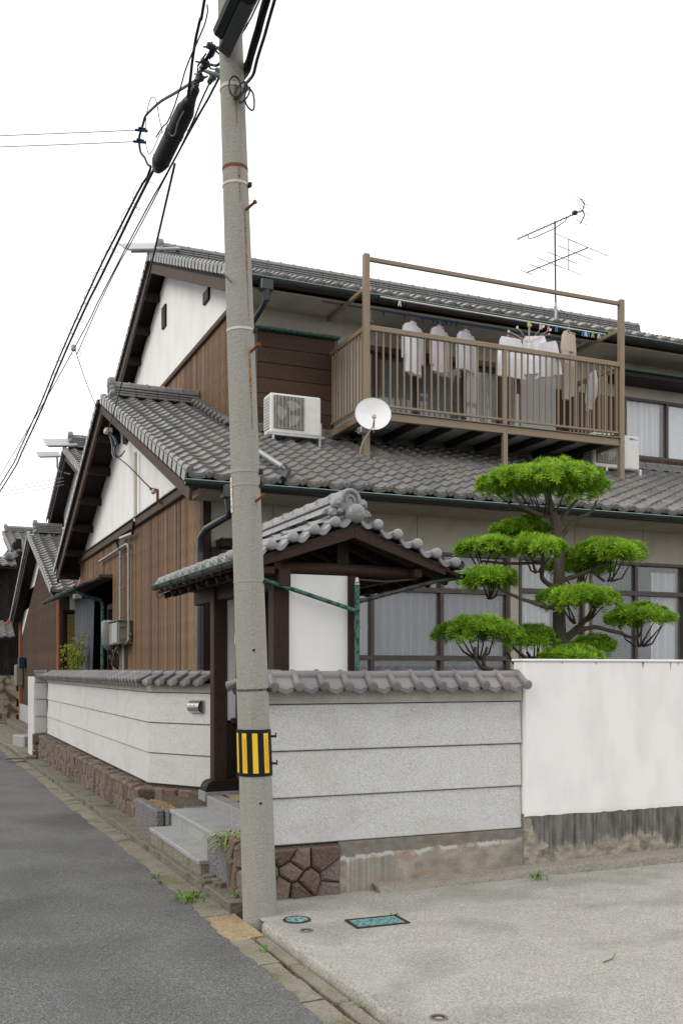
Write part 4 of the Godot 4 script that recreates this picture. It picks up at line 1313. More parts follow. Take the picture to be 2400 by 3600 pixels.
	for k in 2:   # bargeboards along the verge
		var bb := MB.new()
		var s0 := 10.94 if k == 0 else 22.48
		var q0 := W(2.83, 3.52, s0); var q1 := W(2.83, 5.87, 16.72)
		var dv := (q1 - q0).normalized()
		bb.T = Transform3D(Basis(dv, Vector3(-1, 0, 0).cross(dv), Vector3(-1, 0, 0)) if k == 0 else Basis(-dv, Vector3(-1, 0, 0).cross(-dv), Vector3(-1, 0, 0)), q0.lerp(q1, 0.5))
		bb.cbox(Vector3.ZERO, Vector3(q0.distance_to(q1), 0.19, 0.045), 0.008)
		wput("bargeboard", bb, m_("trim_wood"), lr)
		for i in (6 if k == 1 else 0):   # purlin ends under the verge
			var t := (i + 0.35) / 6.0
			var pe := MB.new()
			pe.cbox(q0.lerp(q1, t) + Vector3(0.2, -0.10, 0), Vector3(0.42, 0.14, 0.12), 0.006)
			wput("purlin_end", pe, m_("soffit"), lr)
	var o := W(2.78, 3.71, 10.86)
	var left := [280]
	tile_field(lr, o, Vector3(1, 0, 0), down, 40, 27, 0.28, 0.235, left, func(c, r): return (c < 6 or r < 17) and not (c < 6 and r > 26))
	tile_field(lr, W(4.46, 3.71, 22.56), Vector3(-1, 0, 0), Vector3(0, down.y, -down.z), 6, 26, 0.28, 0.235, [0], func(_c, _r): return true, "tile", 6, false)
	verge_run(lr, W(2.755, 3.70, 10.86), Vector3(1, 0, 0), down, 26, 0.235, -1.0)
	verge_run(lr, W(2.855, 3.70, 22.56), Vector3(-1, 0, 0), Vector3(0, down.y, -down.z), 26, 0.235, 1.0)
	ridge(lr, W(3.0, 6.05, 16.72), W(4.45, 6.05, 16.72), 4, "tile", 0.26)
	# abutment courses against the upper walls
	var fl := MB.new()
	for i in 10:
		var t0 := i / 10.0
		fl.cbox(W(4.36, 3.80 + (3.7 + t0 * 2.2) * PL, 14.55 + t0 * 2.2), Vector3(0.16, 0.07, 0.21), 0.015)
	wput("abutment_course", fl, m_("tile_1"), lr)
	for k in 3:
		fl = MB.new()
		for i in 34: fl.cbox(W(4.6 + i * 0.28, 5.14 + k * 0.05, 14.33 + k * 0.04), Vector3(0.275, 0.045, 0.2), 0.008)
		wput("abutment_course", fl, m_("tile_%d" % [1, 4, 0][k]), lr)
	gutter_run(lr, W(2.72, 3.625, 10.79), W(13.8, 3.625, 10.79), 0.06, m_("gutter_dark"), m_("lip"), Vector3(0, 0, 1), 0.9)
	var hop := MB.new()   # rainwater head and downpipe at the corner
	hop.cbox(W(3.24, 3.52, 10.78), Vector3(0.2, 0.16, 0.15), 0.02)
	hop.lathe(W(3.24, 3.30, 10.78), Vector3.UP, [[0.045, 0.0], [0.06, 0.06], [0.075, 0.15]], 12)
	wput("rainwater_head", hop, m_("gutter_dark"), lr)
	hop = MB.new()
	hop.tube([W(3.24, 3.34, 10.78), W(3.24, 3.27, 10.85), W(3.12, 3.18, 11.35), W(3.1, 3.1, 11.52), W(3.1, 2.9, 11.56), W(3.1, 0.5, 11.56)], 0.042, 12)
	wput("downpipe", hop, m_("gutter_dark"), lr)
	for y in [3.06, 1.98]:
		hop = MB.new()
		hop.tube([W(3.1, y - 0.012, 11.56), W(3.1, y + 0.012, 11.56)], 0.047, 12)
		wput("pipe_clip", hop, m_("gutter_dark"), lr)
	# long galvanised pipe lying on the tiles
	var rp := MB.new()
	rp.tube([W(4.40, 5.08, 14.2), W(4.15, 4.83, 13.4), W(4.05, 4.60, 12.85), W(4.03, 3.94, 11.2)], 0.038, 10)
	wput("roof_pipe", rp, m_("galv"), lr)
	rp = MB.new()
	rp.tube([W(4.03, 3.95, 11.22), W(4.03, 3.88, 11.08), W(3.96, 3.83, 10.98), W(3.88, 3.72, 10.82)], 0.042, 10)
	wput("roof_pipe_elbow", rp, m_("gutter_dark"), lr)
	# soffit beneath the front eave
	var sf := MB.new()
	sf.span(W(3.0, 3.55, 10.95), W(14.0, 3.575, 11.66))
	wput("soffit", sf, m_("stucco"), lr)

	# ---- upper storey
	var uw := wput("front_wall", holed_wall(4.47, 16.0, 4.6, 7.35, 14.5, 0.15, [[6.70, 9.30, 5.35, 6.62], [11.72, 13.7, 5.38, 6.46]]), m_("stucco"), H)
	for x in [6.6, 11.3, 12.5, 14.2]:
		seam = MB.new()
		seam.span(W(x - 0.003, 6.7, 14.496), W(x + 0.003, 7.2, 14.51))
		wput("panel_joint", seam, m_("trim_wood"), uw)
	window(H, 6.70, 9.30, 5.35, 6.62, 14.51, [6.80, 7.55, 8.42, 9.12], [], [[6.72, 6.79, 5.36, 6.6, "curtain", 0.13], [6.95, 7.5, 5.36, 6.6, "curtain_grey", 0.2], [7.7, 8.3, 5.36, 6.6, "curtain_grey", 0.2], [8.45, 9.1, 5.36, 6.6, "curtain", 0.13]])
	window(H, 11.72, 13.7, 5.38, 6.46, 14.51, [12.70], [], [[11.75, 12.62, 5.40, 6.44, "blind", 0.11]])
	var ft := MB.new()
	ft.span(W(12.72, 5.42, 14.56), W(13.66, 6.42, 14.565))
	wput("frosted_pane", ft, m_("frosted"), H)
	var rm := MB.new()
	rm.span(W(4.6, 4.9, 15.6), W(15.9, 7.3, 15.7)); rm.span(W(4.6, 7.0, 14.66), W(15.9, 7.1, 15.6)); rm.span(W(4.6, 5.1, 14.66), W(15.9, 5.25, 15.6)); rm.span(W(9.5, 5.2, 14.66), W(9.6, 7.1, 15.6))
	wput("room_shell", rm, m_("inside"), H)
	var lin2 := MB.new()
	lin2.cbox(W(8.0, 6.66, 14.46), Vector3(2.75, 0.09, 0.14), 0.008)
	wput("lintel", lin2, m_("sash"), H)
	# shutter box of lying boards
	var tb := MB.new()
	tb.span(W(4.73, 5.02, 14.36), W(6.0, 6.68, 14.5))
	var tbo := wput("shutter_box", tb, m_("black_wood"), H)
	plank_wall(tbo, W(4.71, 5.02, 14.35), Vector3(1, 0, 0), Vector3(0, 0, 1), 1.31, 1.65, 0.235, "darkplank", 3, true)
	tb = MB.new()
	tb.cbox(W(5.36, 6.70, 14.38), Vector3(1.40, 0.035, 0.26), 0.006)
	wput("box_flashing", tb, m_("copper"), tbo)
	for x in [4.70, 6.02]:
		tb = MB.new()
		tb.cbox(W(x, 5.86, 14.36), Vector3(0.06, 1.64, 0.06), 0.005)
		wput("box_trim", tb, m_("sash"), tbo)
	# pale strip, plain light grey panel and brown cladding right of the windows
	var q5 := MB.new()
	q5.cbox(W(9.40, 5.95, 14.46), Vector3(0.075, 1.5, 0.08), 0.006)
	wput("white_post", q5, m_("white_paint"), H)
	q5 = MB.new()
	q5.cbox(W(9.85, 5.95, 14.47), Vector3(0.72, 1.42, 0.05), 0.006)
	wput("grey_panel", q5, m_("curtain"), H)
	var cl := MB.new()
	cl.span(W(10.22, 5.1, 14.47), W(11.7, 6.42, 14.5))
	var clo := wput("brown_cladding", cl, m_("black_wood"), H)
	plank_wall(clo, W(10.22, 5.1, 14.46), Vector3(1, 0, 0), Vector3(0, 0, 1), 1.48, 1.30, 0.115, "darkplank", 3)
	plank_wall(clo, W(11.70, 5.1, 14.46), Vector3(1, 0, 0), Vector3(0, 0, 1), 2.2, 0.26, 0.16, "darkplank", 3)
	var hood := MB.new()
	hood.cbox(W(13.0, 6.70, 14.25), Vector3(3.4, 0.10, 0.5), 0.012)
	wput("window_hood", hood, m_("black_wood"), H)
	hood = MB.new()
	hood.cbox(W(13.0, 6.757, 14.22), Vector3(3.42, 0.016, 0.54), 0.004)
	wput("hood_copper", hood, m_("copper"), H)
	# upper gable
	var ug := MB.new()
	ug.span(W(4.49, 4.5, 14.52), W(4.62, 7.1, 24.0))
	var ugo := wput("gable_wall", ug, m_("black_wood"), H)
	plank_wall(ugo, W(4.474, 4.9, 22.2), Vector3(0, 0, 1), Vector3(-1, 0, 0), 7.7, 2.15, 0.13, "plank", 5)
	var ub := MB.new()
	ub.cbox(W(4.44, 7.09, 19.2), Vector3(0.06, 0.09, 9.5), 0.01)
	wput("gable_band", ub, m_("trim_wood"), H)
	ub = MB.new()
	ub.prism(PackedVector2Array([Vector2(-24.0, 7.1), Vector2(-14.5, 7.1), Vector2(-14.5, 7.3), Vector2(-19.2, 9.28), Vector2(-24.0, 7.27)]), Transform3D(Basis(Vector3(0, 0, 1), Vector3.UP, Vector3(-1, 0, 0)), Vector3(4.6, 0, 0)), 0.13)
	wput("gable_plaster", ub, m_("plaster"), H)
	for q in [[19.3, 8.45, 0.3, 0.42], [16.2, 7.78, 0.34, 0.2]]:
		ub = MB.new()
		ub.cbox(W(4.46, q[1], q[0]), Vector3(0.06, q[3], q[2]), 0.006)
		wput("gable_vent", ub, m_("black_wood"), H)
	# ---- upper roof
	var un := slope_pair(PU); var ud: Vector3 = un[0]
	var ye := 7.17; var yr := ye + 5.5 * PU
	var ur := wput("tiled_roof", slab(4.14, 18.0, 13.72, ye, 19.2, yr, 0.06), m_("soffit"), H)
	wput("roof_boarding", slab(4.14, 18.0, 24.7, ye, 19.2, yr, 0.06), m_("soffit"), ur)
	for k in 2:
		var bb := MB.new()
		var s0 := 13.76 if k == 0 else 24.66
		var q0 := W(4.17, ye - 0.11, s0); var q1 := W(4.17, yr - 0.13, 19.2)
		var dv := (q1 - q0).normalized()
		bb.T = Transform3D(Basis(dv, Vector3(-1, 0, 0).cross(dv), Vector3(-1, 0, 0)) if k == 0 else Basis(-dv, Vector3(-1, 0, 0).cross(-dv), Vector3(-1, 0, 0)), q0.lerp(q1, 0.5))
		bb.cbox(Vector3.ZERO, Vector3(q0.distance_to(q1), 0.21, 0.045), 0.008)
		wput("bargeboard", bb, m_("trim_wood"), ur)
		for i in (6 if k == 1 else 0):
			var t := (i + 0.35) / 6.0
			var pe := MB.new()
			pe.cbox(q0.lerp(q1, t) + Vector3(0.17, -0.11, 0), Vector3(0.34, 0.15, 0.13), 0.006)
			wput("purlin_end", pe, m_("soffit"), ur)
	tile_field(ur, W(4.14, ye + 0.08, 13.68), Vector3(1, 0, 0), ud, 49, 25, 0.28, 0.235, [0], func(_c, _r): return true)
	tile_field(ur, W(7.0, ye + 0.08, 24.72), Vector3(-1, 0, 0), Vector3(0, ud.y, -ud.z), 10, 25, 0.28, 0.235, [0], func(_c, _r): return true, "tile", 6, false)
	verge_run(ur, W(4.11, ye + 0.07, 13.68), Vector3(1, 0, 0), ud, 26, 0.235, -1.0)
	verge_run(ur, W(4.21, ye + 0.07, 24.72), Vector3(-1, 0, 0), Vector3(0, ud.y, -ud.z), 26, 0.235, 1.0)
	ridge(ur, W(4.38, yr + 0.06, 19.2), W(15.9, yr + 0.06, 19.2), 5, "tile", 0.30)
	gutter_run(ur, W(4.14, ye - 0.0, 13.6), W(18.0, ye - 0.0, 13.6), 0.06, m_("gutter_dark"), m_("lip"), Vector3(0, 0, 1), 0.9)
	hop = MB.new()
	hop.cbox(W(4.62, ye - 0.11, 13.6), Vector3(0.2, 0.17, 0.15), 0.02)
	hop.lathe(W(4.62, ye - 0.33, 13.6), Vector3.UP, [[0.045, 0.0], [0.055, 0.06], [0.07, 0.15]], 12)
	hop.tube([W(4.62, ye - 0.30, 13.6), W(4.60, ye - 0.38, 13.68), W(4.56, ye - 0.55, 14.3), W(4.55, ye - 0.7, 14.44), W(4.55, 5.2, 14.44)], 0.04, 10)
	wput("rainwater_head", hop, m_("gutter_dark"), ur)
	sf = MB.new()
	sf.span(W(4.3, ye - 0.10, 13.8), W(18.0, ye - 0.075, 14.52))
	wput("soffit", sf, m_("stucco"), ur)

	# ---- fittings on the gable
	var mt := thing("electric_meter", W(3.1, 2.1, 16.5), "grey electric meter and fuse box on the planked gable", "electric meter")
	var b := MB.new()
	b.cbox(W(3.10, 2.13, 16.62), Vector3(0.22, 0.38, 0.86), 0.012)
	wput("fuse_box", b, m_("meter_box"), mt)
	b = MB.new()
	b.cbox(W(3.09, 2.325, 16.62), Vector3(0.27, 0.014, 0.92), 0.004)
	wput("lid", b, m_("meter_box"), mt)
	b = MB.new()
	b.cbox(W(2.978, 2.13, 16.45), Vector3(0.02, 0.33, 0.45), 0.004)
	wput("door", b, m_("conduit"), mt)
	for y in [2.23, 2.03]:
		b = MB.new()
		b.cbox(W(3.05, y, 16.185), Vector3(0.10, 0.035, 0.02), 0.003)
		wput("latch", b, m_("meter_box"), mt)
	b = MB.new()
	var rows := []
	for q in [[1.86, 0.05, 0.13], [1.90, 0.10, 0.19], [1.98, 0.14, 0.22], [2.2, 0.15, 0.23], [2.34, 0.15, 0.23], [2.375, 0.12, 0.21]]:
		var ring := []
		for i in 14:
			var a := -TAU * i / 14.0
			ring.append(W(3.06 + cos(a) * q[1] * 1.0, q[0], 17.32 - sin(a) * q[2]))
		rows.append(ring)
	b.rings(rows); b.cap(rows[0], true); b.cap(rows[-1])
	wput("meter_cover", b, m_("meter_cover"), mt)
	for k in 4:
		b = MB.new()
		var pts := []
		for i in 18:
			var a := TAU * i / 17.0
			pts.append(W(3.0 + k * 0.03, 1.72 + 0.13 * cos(a) - 0.02 * k, 16.75 + 0.10 * sin(a) + 0.03 * k))
		b.tube(pts, 0.012, 6, false)
		wput("cable_loop", b, m_("black_rubber"), mt)
	for k in 3:
		b = MB.new()
		b.tube([W(3.08, 1.96, 16.5 + k * 0.12), W(3.03, 1.85, 16.6 + k * 0.05), W(3.0, 1.68, 16.75)], 0.012, 6)
		wput("cable_tail", b, m_("black_rubber"), mt)
	var cd := thing("wall_conduits", W(3.15, 3.0, 16.2), "pale conduits running up the planked gable above the meter", "conduit")
	for q in [[[W(3.15, 3.53, 16.88), W(3.15, 2.33, 16.88)], "conduit", 0.026], [[W(3.15, 3.56, 18.99), W(3.15, 3.585, 16.45), W(3.15, 3.57, 16.25), W(3.15, 3.50, 16.17), W(3.15, 2.02, 16.17), W(3.12, 1.96, 16.2), W(3.10, 1.93, 16.4)], "conduit", 0.024], [[W(3.13, 3.73, 16.75), W(3.13, 3.68, 15.75)], "galv", 0.03], [[W(3.16, 4.95, 15.687), W(3.16, 3.86, 15.687)], "cream_pipe", 0.03], [[W(3.13, 3.86, 15.687), W(3.12, 3.75, 15.66), W(3.13, 3.68, 15.76)], "cable", 0.024], [[W(3.13, 3.73, 16.75), W(3.1, 3.74, 16.95), W(3.12, 3.66, 17.0), W(3.15, 3.5, 16.88)], "cable", 0.022], [[W(3.15, 1.9, 16.6), W(3.16, 0.6, 16.6)], "conduit", 0.024]]:
		b = MB.new()
		b.tube(q[0], q[2], 8)
		wput("pipe", b, m_(q[1]), cd)
	for q in [[3.42, 16.88], [2.9, 16.88], [2.42, 16.88], [3.4, 16.17], [2.1, 16.17]]:
		b = MB.new()
		b.cbox(W(3.16, q[0], q[1]), Vector3(0.06, 0.03, 0.085), 0.004)
		wput("pipe_clip", b, m_("galv"), cd)
	var ins := thing("wire_insulator", W(3.1, 3.95, 14.2), "rusty wire bracket on the dark band of the gable", "bracket")
	b = MB.new()
	b.tube([W(3.14, 3.84, 13.75), W(3.08, 3.88, 13.75), W(3.08, 4.03, 13.75), W(3.0, 4.06, 13.85)], 0.02, 8)
	wput("arm", b, m_("rusty"), ins)
	b = MB.new()
	b.lathe(W(3.04, 4.02, 13.82), Vector3(0, 0, 1), [[0.02, -0.05], [0.035, -0.04], [0.022, 0.0], [0.035, 0.04], [0.02, 0.05]], 10)
	wput("knob", b, m_("offwhite"), ins)
	# corrugated grey sheet hung by the side door
	b = MB.new()
	var lo := []; var hi := []
	for i in 33:
		var t := i / 32.0
		lo.append(W(2.98 + 0.022 * sin(i * 1.5) + 0.03 * t, 0.9, 20.85 - t * 1.95)); hi.append(W(3.0 + 0.012 * sin(i * 1.2) + 0.02 * t, 2.98 - 0.12 * t, 21.1 - t * 2.3))
	b.rings([lo, hi], false)
	lo.reverse(); hi.reverse()
	for i in lo.size(): lo[i] += Vector3(0.008, 0, 0); hi[i] += Vector3(0.008, 0, 0)
	b.rings([lo, hi], false)
	tag(put("hanging_sheet", b, m_("sheet_grey")), "grey wrinkled sheet hung before the side doorway", "sheet")
	# plate on a bracket over each gable top
	solar(W(4.36, 9.58, 19.3), 0.98, "flat pale panel on a bracket at the upper ridge end", 0.18)
func solar(at: Vector3, k: float, label: String, tilt: float, lean := 0.5) -> void:
	var o := thing("panel_on_bracket", at, label, "panel", "flat panels on ridge brackets")
	var b := MB.new()
	b.cbox(Vector3.ZERO, Vector3(1.05, 0.04, 0.75) * k, 0.008)
	put("plate", b, m_("panel_top"), o, Transform3D(Basis(Vector3(0, 0, 1), tilt) * Basis(Vector3(1, 0, 0), lean), Vector3(-0.2, 0.2, 0)))
	b = MB.new()
	for s in [-0.3, 0.3]: b.cbox(Vector3(0, -0.045, s) * k, Vector3(0.9, 0.05, 0.04) * k, 0.004)
	put("frame_rail", b, m_("galv"), o, Transform3D(Basis(Vector3(0, 0, 1), tilt) * Basis(Vector3(1, 0, 0), lean), Vector3(-0.2, 0.2, 0)))
	b = MB.new()
	b.tube([Vector3(0.02, 0.2, 0), Vector3(0.02, -0.12, 0), Vector3(0.08, -0.22, 0), Vector3(0.35, -0.26, 0)], 0.025, 8)
	put("bracket", b, m_("galv"), o)

# ---------------------------------------------------------------- roofed gate
func build_gate() -> void:
	var G := thing("roofed_gate", W(2.56, 0.4, 8.0), "dark timber entrance gate with small tiled gable roof", "gate")
	var b: MB
	var cx := 3.11; var hs := 0.92; var p := 0.385
	var s0 := 7.03; var s1 := 9.75; var ya := 2.655
	var l := sqrt(1 + p * p)
	var mats := "gatetile"
	# posts, beams, side walls
	for q in [[2.565, 7.25, 0.13], [3.168, 7.25, 0.075], [2.548, 8.85, 0.13], [3.2, 8.85, 0.1]]:
		b = MB.new()
		b.cbox(W(q[0], 1.34, q[1]), Vector3(q[2], 1.86, 0.13), 0.008)
		wput("post", b, m_("post"), G)
	for s in [7.25, 8.85]:
		b = MB.new()
		b.tube([W(2.42, 2.31, s), W(3.0, 2.315, s), W(3.72, 2.31, s)], [0.05, 0.052, 0.045], 10)
		wput("cross_beam", b, m_("beam"), G)
		b = MB.new()
		b.cbox(W(cx, 2.46, s + 0.06), Vector3(0.11, 0.24, 0.10), 0.006)
		wput("king_post", b, m_("black_wood"), G)
	b = MB.new()
	b.span(W(2.632, 0.46, 7.22), W(3.13, 2.264, 7.29))
	wput("plaster_panel", b, m_("plaster"), G)
	b = MB.new()
	b.span(W(2.615, 1.06, 8.82), W(3.6, 2.264, 8.89))
	wput("plaster_panel", b, m_("plaster"), G)
	b = MB.new()
	b.span(W(2.615, 0.46, 8.81), W(3.6, 1.055, 8.90))
	wput("board_panel", b, m_("black_wood"), G)
	for k in 3:
		b = MB.new()
		b.cbox(W(2.70 + k * 0.2, 0.78, 8.805), Vector3(0.19, 0.52, 0.018), 0.004)
		wput("board", b, m_("black_wood"), G)
	for q in [[2.65, 1.055, 3.6, 0.05], [2.65, 0.50, 3.6, 0.05]]:
		b = MB.new()
		b.cbox(W((q[0] + q[2]) * 0.5, q[1], 8.79), Vector3(q[2] - q[0], q[3], 0.05), 0.005)
		wput("panel_rail", b, m_("post"), G)
	for x in [2.72, 3.0]:   # slim frames seen past the pole
		b = MB.new()
		b.cbox(W(x, 1.4, 8.78), Vector3(0.05, 1.9, 0.06), 0.005)
		wput("jamb", b, m_("post"), G)
	# rounded sill
	b = MB.new()
	var poly := PackedVector2Array([Vector2(2.37, 0.432), Vector2(3.15, 0.432), Vector2(3.15, 0.53), Vector2(2.46, 0.53), Vector2(2.42, 0.522), Vector2(2.39, 0.50), Vector2(2.375, 0.47)])
	b.prism(poly, Transform3D(Basis(), Vector3(0, 0, -8.84)), 0.19, 0.006)
	wput("sill", b, m_("black_wood"), G)
	for q in [[2.56, 2.225, 0.10, 0.14], [cx, 2.60, 0.09, 0.09], [3.70, 2.30, 0.07, 0.07], [2.50, 2.315, 0.06, 0.06]]:
		b = MB.new()
		b.cbox(W(q[0], q[1], 8.35), Vector3(q[2], q[3], 2.5), 0.006)
		wput("purlin", b, m_("beam"), G)
	# roof boarding and rafters
	var R := Node3D.new(); R.name = "roof"; G.add_child(R, true)
	for sg in [-1.0, 1.0]:
		b = MB.new()
		var q := [W(cx, ya, s0), W(cx + sg * hs, ya - hs * p, s0), W(cx + sg * hs, ya - hs * p, s1), W(cx, ya, s1)]
		if sg < 0: q.reverse()
		var q2 := []
		for v in q: q2.append(v - Vector3(0, 0.03, 0))
		b.quad(q[0], q[1], q[2], q[3]); b.quad(q2[3], q2[2], q2[1], q2[0])
		for i in 4: b.quad(q2[i], q2[(i + 1) % 4], q[(i + 1) % 4], q[i])
		wput("boarding", b, m_("soffit"), R)
		for k in 9:
			var s := s0 + 0.14 + k * 0.305
			b = MB.new()
			var e0 := W(cx + sg * 0.05, ya - 0.085, s); var e1 := W(cx + sg * (hs - 0.03), ya - 0.07 - (hs - 0.03) * p, s)
			var d := (e1 - e0).normalized()
			b.T = Transform3D(Basis(d, Vector3(0, 0, 1).cross(d), Vector3(0, 0, 1)), e0.lerp(e1, 0.5))
			b.cbox(Vector3.ZERO, Vector3(e0.distance_to(e1), 0.055, 0.045), 0.004)
			wput("rafter", b, m_("soffit"), R)
		# bargeboard, slightly curved
		for s in [s0 + 0.005, s1 - 0.05]:
			var po := PackedVector2Array()
			var n := 8
			for i in n + 1:
				var t := float(i) / n
				po.push_back(Vector2(sg * t * 0.80, ya - 0.005 - 0.80 * t * p + 0.018 * t * t))
			for i in n + 1:
				var t := 1.0 - float(i) / n
				po.push_back(Vector2(sg * t * 0.80, ya - 0.11 - 0.80 * t * p + 0.018 * t * t + 0.03 * t))
			if sg > 0: po.reverse()
			b = MB.new()
			b.prism(po, Transform3D(Basis(), W(cx, 0, s + 0.04)), 0.045, 0.004)
			wput("bargeboard", b, m_("beam"), R)
		# tiles
		var down := Vector3(sg / l, -p / l, 0)
		var right := Vector3(0, 0, 1) if sg < 0 else Vector3(0, 0, -1)
		tile_field(R, W(cx + sg * (hs + 0.02), ya - hs * p + 0.05, s1 - 0.05 if sg < 0 else s0 + 0.2), right, down, 11, 4, 0.23, 0.23, [200], func(_c, _r): return true, mats, 3)
		# verge tiles with round ends facing the front
		for k in 5:
			var x: float = cx + sg * (0.178 + k * 0.172)
			var y: float = ya + 0.065 - (0.178 + k * 0.172) * p
			for fr in [s0, s1]:
				var vd := 1.0 if fr == s0 else -1.0
				b = MB.new()
				b.T = Transform3D(Basis(Vector3.UP, 0.0 if vd > 0 else PI), W(x, y, fr))
				b.tube([Vector3(0, 0.0, -0.2), Vector3(0, 0.0, 0.02)], 0.034, 10)
				b.lathe(Vector3(0, 0, 0.0), Vector3(0, 0, 1), [[0.037, 0.0], [0.042, 0.02], [0.042, 0.05], [0.034, 0.064], [0.016, 0.07]], 14)
				# scalloped apron on the uphill side
				var si: float = -sg * vd
				var ap := PackedVector2Array()
				for i in 7:
					var t := i / 6.0
					ap.push_back(Vector2(si * (0.03 + t * 0.115), t * 0.115 * p + 0.012 - 0.03 * sin(PI * t)))
				for i in 7:
					var t := 1.0 - i / 6.0
					ap.push_back(Vector2(si * (0.03 + t * 0.115), t * 0.115 * p - 0.022 - 0.038 * sin(PI * t)))
				if si > 0: ap.reverse()
				b.prism(ap, Transform3D(Basis(), Vector3(0, 0, -0.005)), 0.028, 0.004)
				var tp := []; var tq := []
				for i in 7:
					var t := i / 6.0
					var v := Vector3(si * (0.03 + t * 0.115), t * 0.115 * p + 0.012 - 0.03 * sin(PI * t), 0.02)
					tp.append(v); tq.append(v + Vector3(0, 0.02, -0.22))
				if si < 0:
					tp.reverse(); tq.reverse()
				b.rings([tp, tq], false)
				wput("verge_tile", b, m_("%s_%d" % [mats, rng.randi() % 3]), R)
		# roll beside the ridge
		var nr := 6
		var hm := half_round(0.036, (s1 - s0 - 0.3) / nr)
		for k in nr:
			put("roll_tile", hm, m_("%s_%d" % [mats, k % 3]), R, Transform3D(Basis(Vector3(0, 0, 1), Vector3.UP, Vector3(-1, 0, 0)), W(cx + sg * 0.17, ya + 0.09, s1 - 0.15 - k * (s1 - s0 - 0.3) / nr) - world_at(R)))
	# corner discs at the right eave end
	b = MB.new()
	b.lathe(W(4.03, 2.37, 7.04), Vector3(0, 0, 1), [[0.036, -0.1], [0.04, 0.03], [0.036, 0.04], [0.026, 0.042], [0.024, 0.03], [0.013, 0.03], [0.012, 0.042]], 14)
	wput("eave_end_disc", b, m_("dark_copper"), R)
	ridge(R, W(cx, ya + 0.04, s0 + 0.16), W(cx, ya + 0.04, s1 - 0.05), 4, mats, 0.17, false, 0.05)
	# big ball tile and scrolled end ornament
	b = MB.new()
	b.T = Transform3D(Basis(), W(cx + 0.005, ya + 0.075, s0))
	b.lathe(Vector3(0, 0, -0.1), Vector3(0, 0, 1), [[0.06, 0.0], [0.076, 0.09], [0.078, 0.11], [0.07, 0.135], [0.052, 0.155], [0.025, 0.166]], 20)
	wput("ridge_ball_tile", b, m_("gatetile_1"), R)
	b = MB.new()
	b.T = Transform3D(Basis(), W(cx - 0.01, ya + 0.10, s0 + 0.12))
	var arch := PackedVector2Array()
	for i in 11: arch.push_back(Vector2(cos(PI * i / 10.0) * 0.095, 0.075 + sin(PI * i / 10.0) * 0.11))
	arch.push_back(Vector2(-0.11, -0.01)); arch.push_back(Vector2(0.11, -0.01))
	b.prism(arch, Transform3D(), 0.05, 0.012)
	var pts := []
	for i in 13: pts.append(Vector3(cos(PI * i / 12.0) * 0.075, 0.08 + sin(PI * i / 12.0) * 0.085, 0.055))
	b.tube(pts, 0.018, 8)
	pts = []
	for i in 11: pts.append(Vector3(cos(PI * i / 10.0) * 0.038, 0.075 + sin(PI * i / 10.0) * 0.045, 0.055))
	b.tube(pts, 0.011, 6)
	for sg in [-1.0, 1.0]:
		b.lathe(Vector3(0.105 * sg, 0.06, 0.0), Vector3(0, 0, 1), [[0.042, 0.0], [0.042, 0.055], [0.034, 0.07], [0.02, 0.066], [0.018, 0.08], [0.006, 0.086]], 14)
		b.lathe(Vector3(0.135 * sg, -0.01, 0.0), Vector3(0, 0, 1), [[0.034, 0.0], [0.034, 0.045], [0.024, 0.06], [0.012, 0.055]], 12)
		b.lathe(Vector3(0.085 * sg, 0.0, 0.02), Vector3(0, 0, 1), [[0.026, 0.0], [0.026, 0.045], [0.014, 0.056]], 10)
	wput("ridge_end_ornament", b, m_("gatetile_0"), R)
	# gutters and copper pipes
	gutter_run(R, W(2.155, 2.345, 9.76), W(2.155, 2.325, 7.0), 0.038, m_("dark_copper"), m_("copper"), Vector3(-1, 0, 0), 0.55)
	gutter_run(R, W(4.065, 2.325, 9.76), W(4.065, 2.30, 7.05), 0.038, m_("gutter_dark"), m_("dark_copper"), Vector3(1, 0, 0), 0.55)
	for q in [[[W(2.17, 2.28, 7.14), W(2.25, 2.245, 7.12), W(3.09, 2.005, 7.12), W(3.15, 1.985, 7.12)], "copper", 0.017], [[W(4.04, 2.27, 7.12), W(3.88, 2.245, 7.12), W(3.19, 2.06, 7.12)], "dark_copper", 0.018], [[W(3.168, 2.21, 7.12), W(3.168, 0.6, 7.12)], "copper", 0.02]]:
		b = MB.new()
		b.tube(q[0], q[2], 10)
		wput("rain_pipe", b, m_(q[1]), R)
	for y in [2.13, 2.06, 1.99, 1.86, 1.90]:
		b = MB.new()
		b.tube([W(3.168, y - 0.01, 7.12), W(3.168, y + 0.01, 7.12)], 0.025, 10)
		wput("pipe_collar", b, m_("copper"), R)
	b = MB.new()
	b.tube([W(3.168, 2.19, 7.12), W(3.166, 2.245, 7.12)], [0.022, 0.012], 8)
	wput("pipe_stub", b, m_("offwhite"), R)
	for k in 5:   # wire hooks hanging from the left gutter
		var s := 9.62 - k * 0.55
		b = MB.new()
		b.tube([W(2.15, 2.30, s), W(2.15, 2.25, s + 0.01), W(2.17, 2.225, s + 0.02), W(2.20, 2.24, s + 0.02), W(2.21, 2.29, s + 0.02)], 0.004, 5)
		wput("wire_hook", b, m_("iron"), R)
	b = MB.new()
	b.cbox(W(2.30, 2.27, 8.4), Vector3(0.02, 0.07, 2.3), 0.003)
	wput("eave_fascia", b, m_("black_wood"), R)
	b = MB.new()
	b.cbox(W(3.93, 2.27, 8.4), Vector3(0.02, 0.07, 2.3), 0.003)
	wput("eave_fascia", b, m_("black_wood"), R)
	b = MB.new()   # cut purlin end and white cap at the left front
	b.cbox(W(2.42, 2.27, 7.12), Vector3(0.1, 0.06, 0.12), 0.008)
	wput("bracket_block", b, m_("beam"), R)
	b = MB.new()   # stray wire across the dark opening
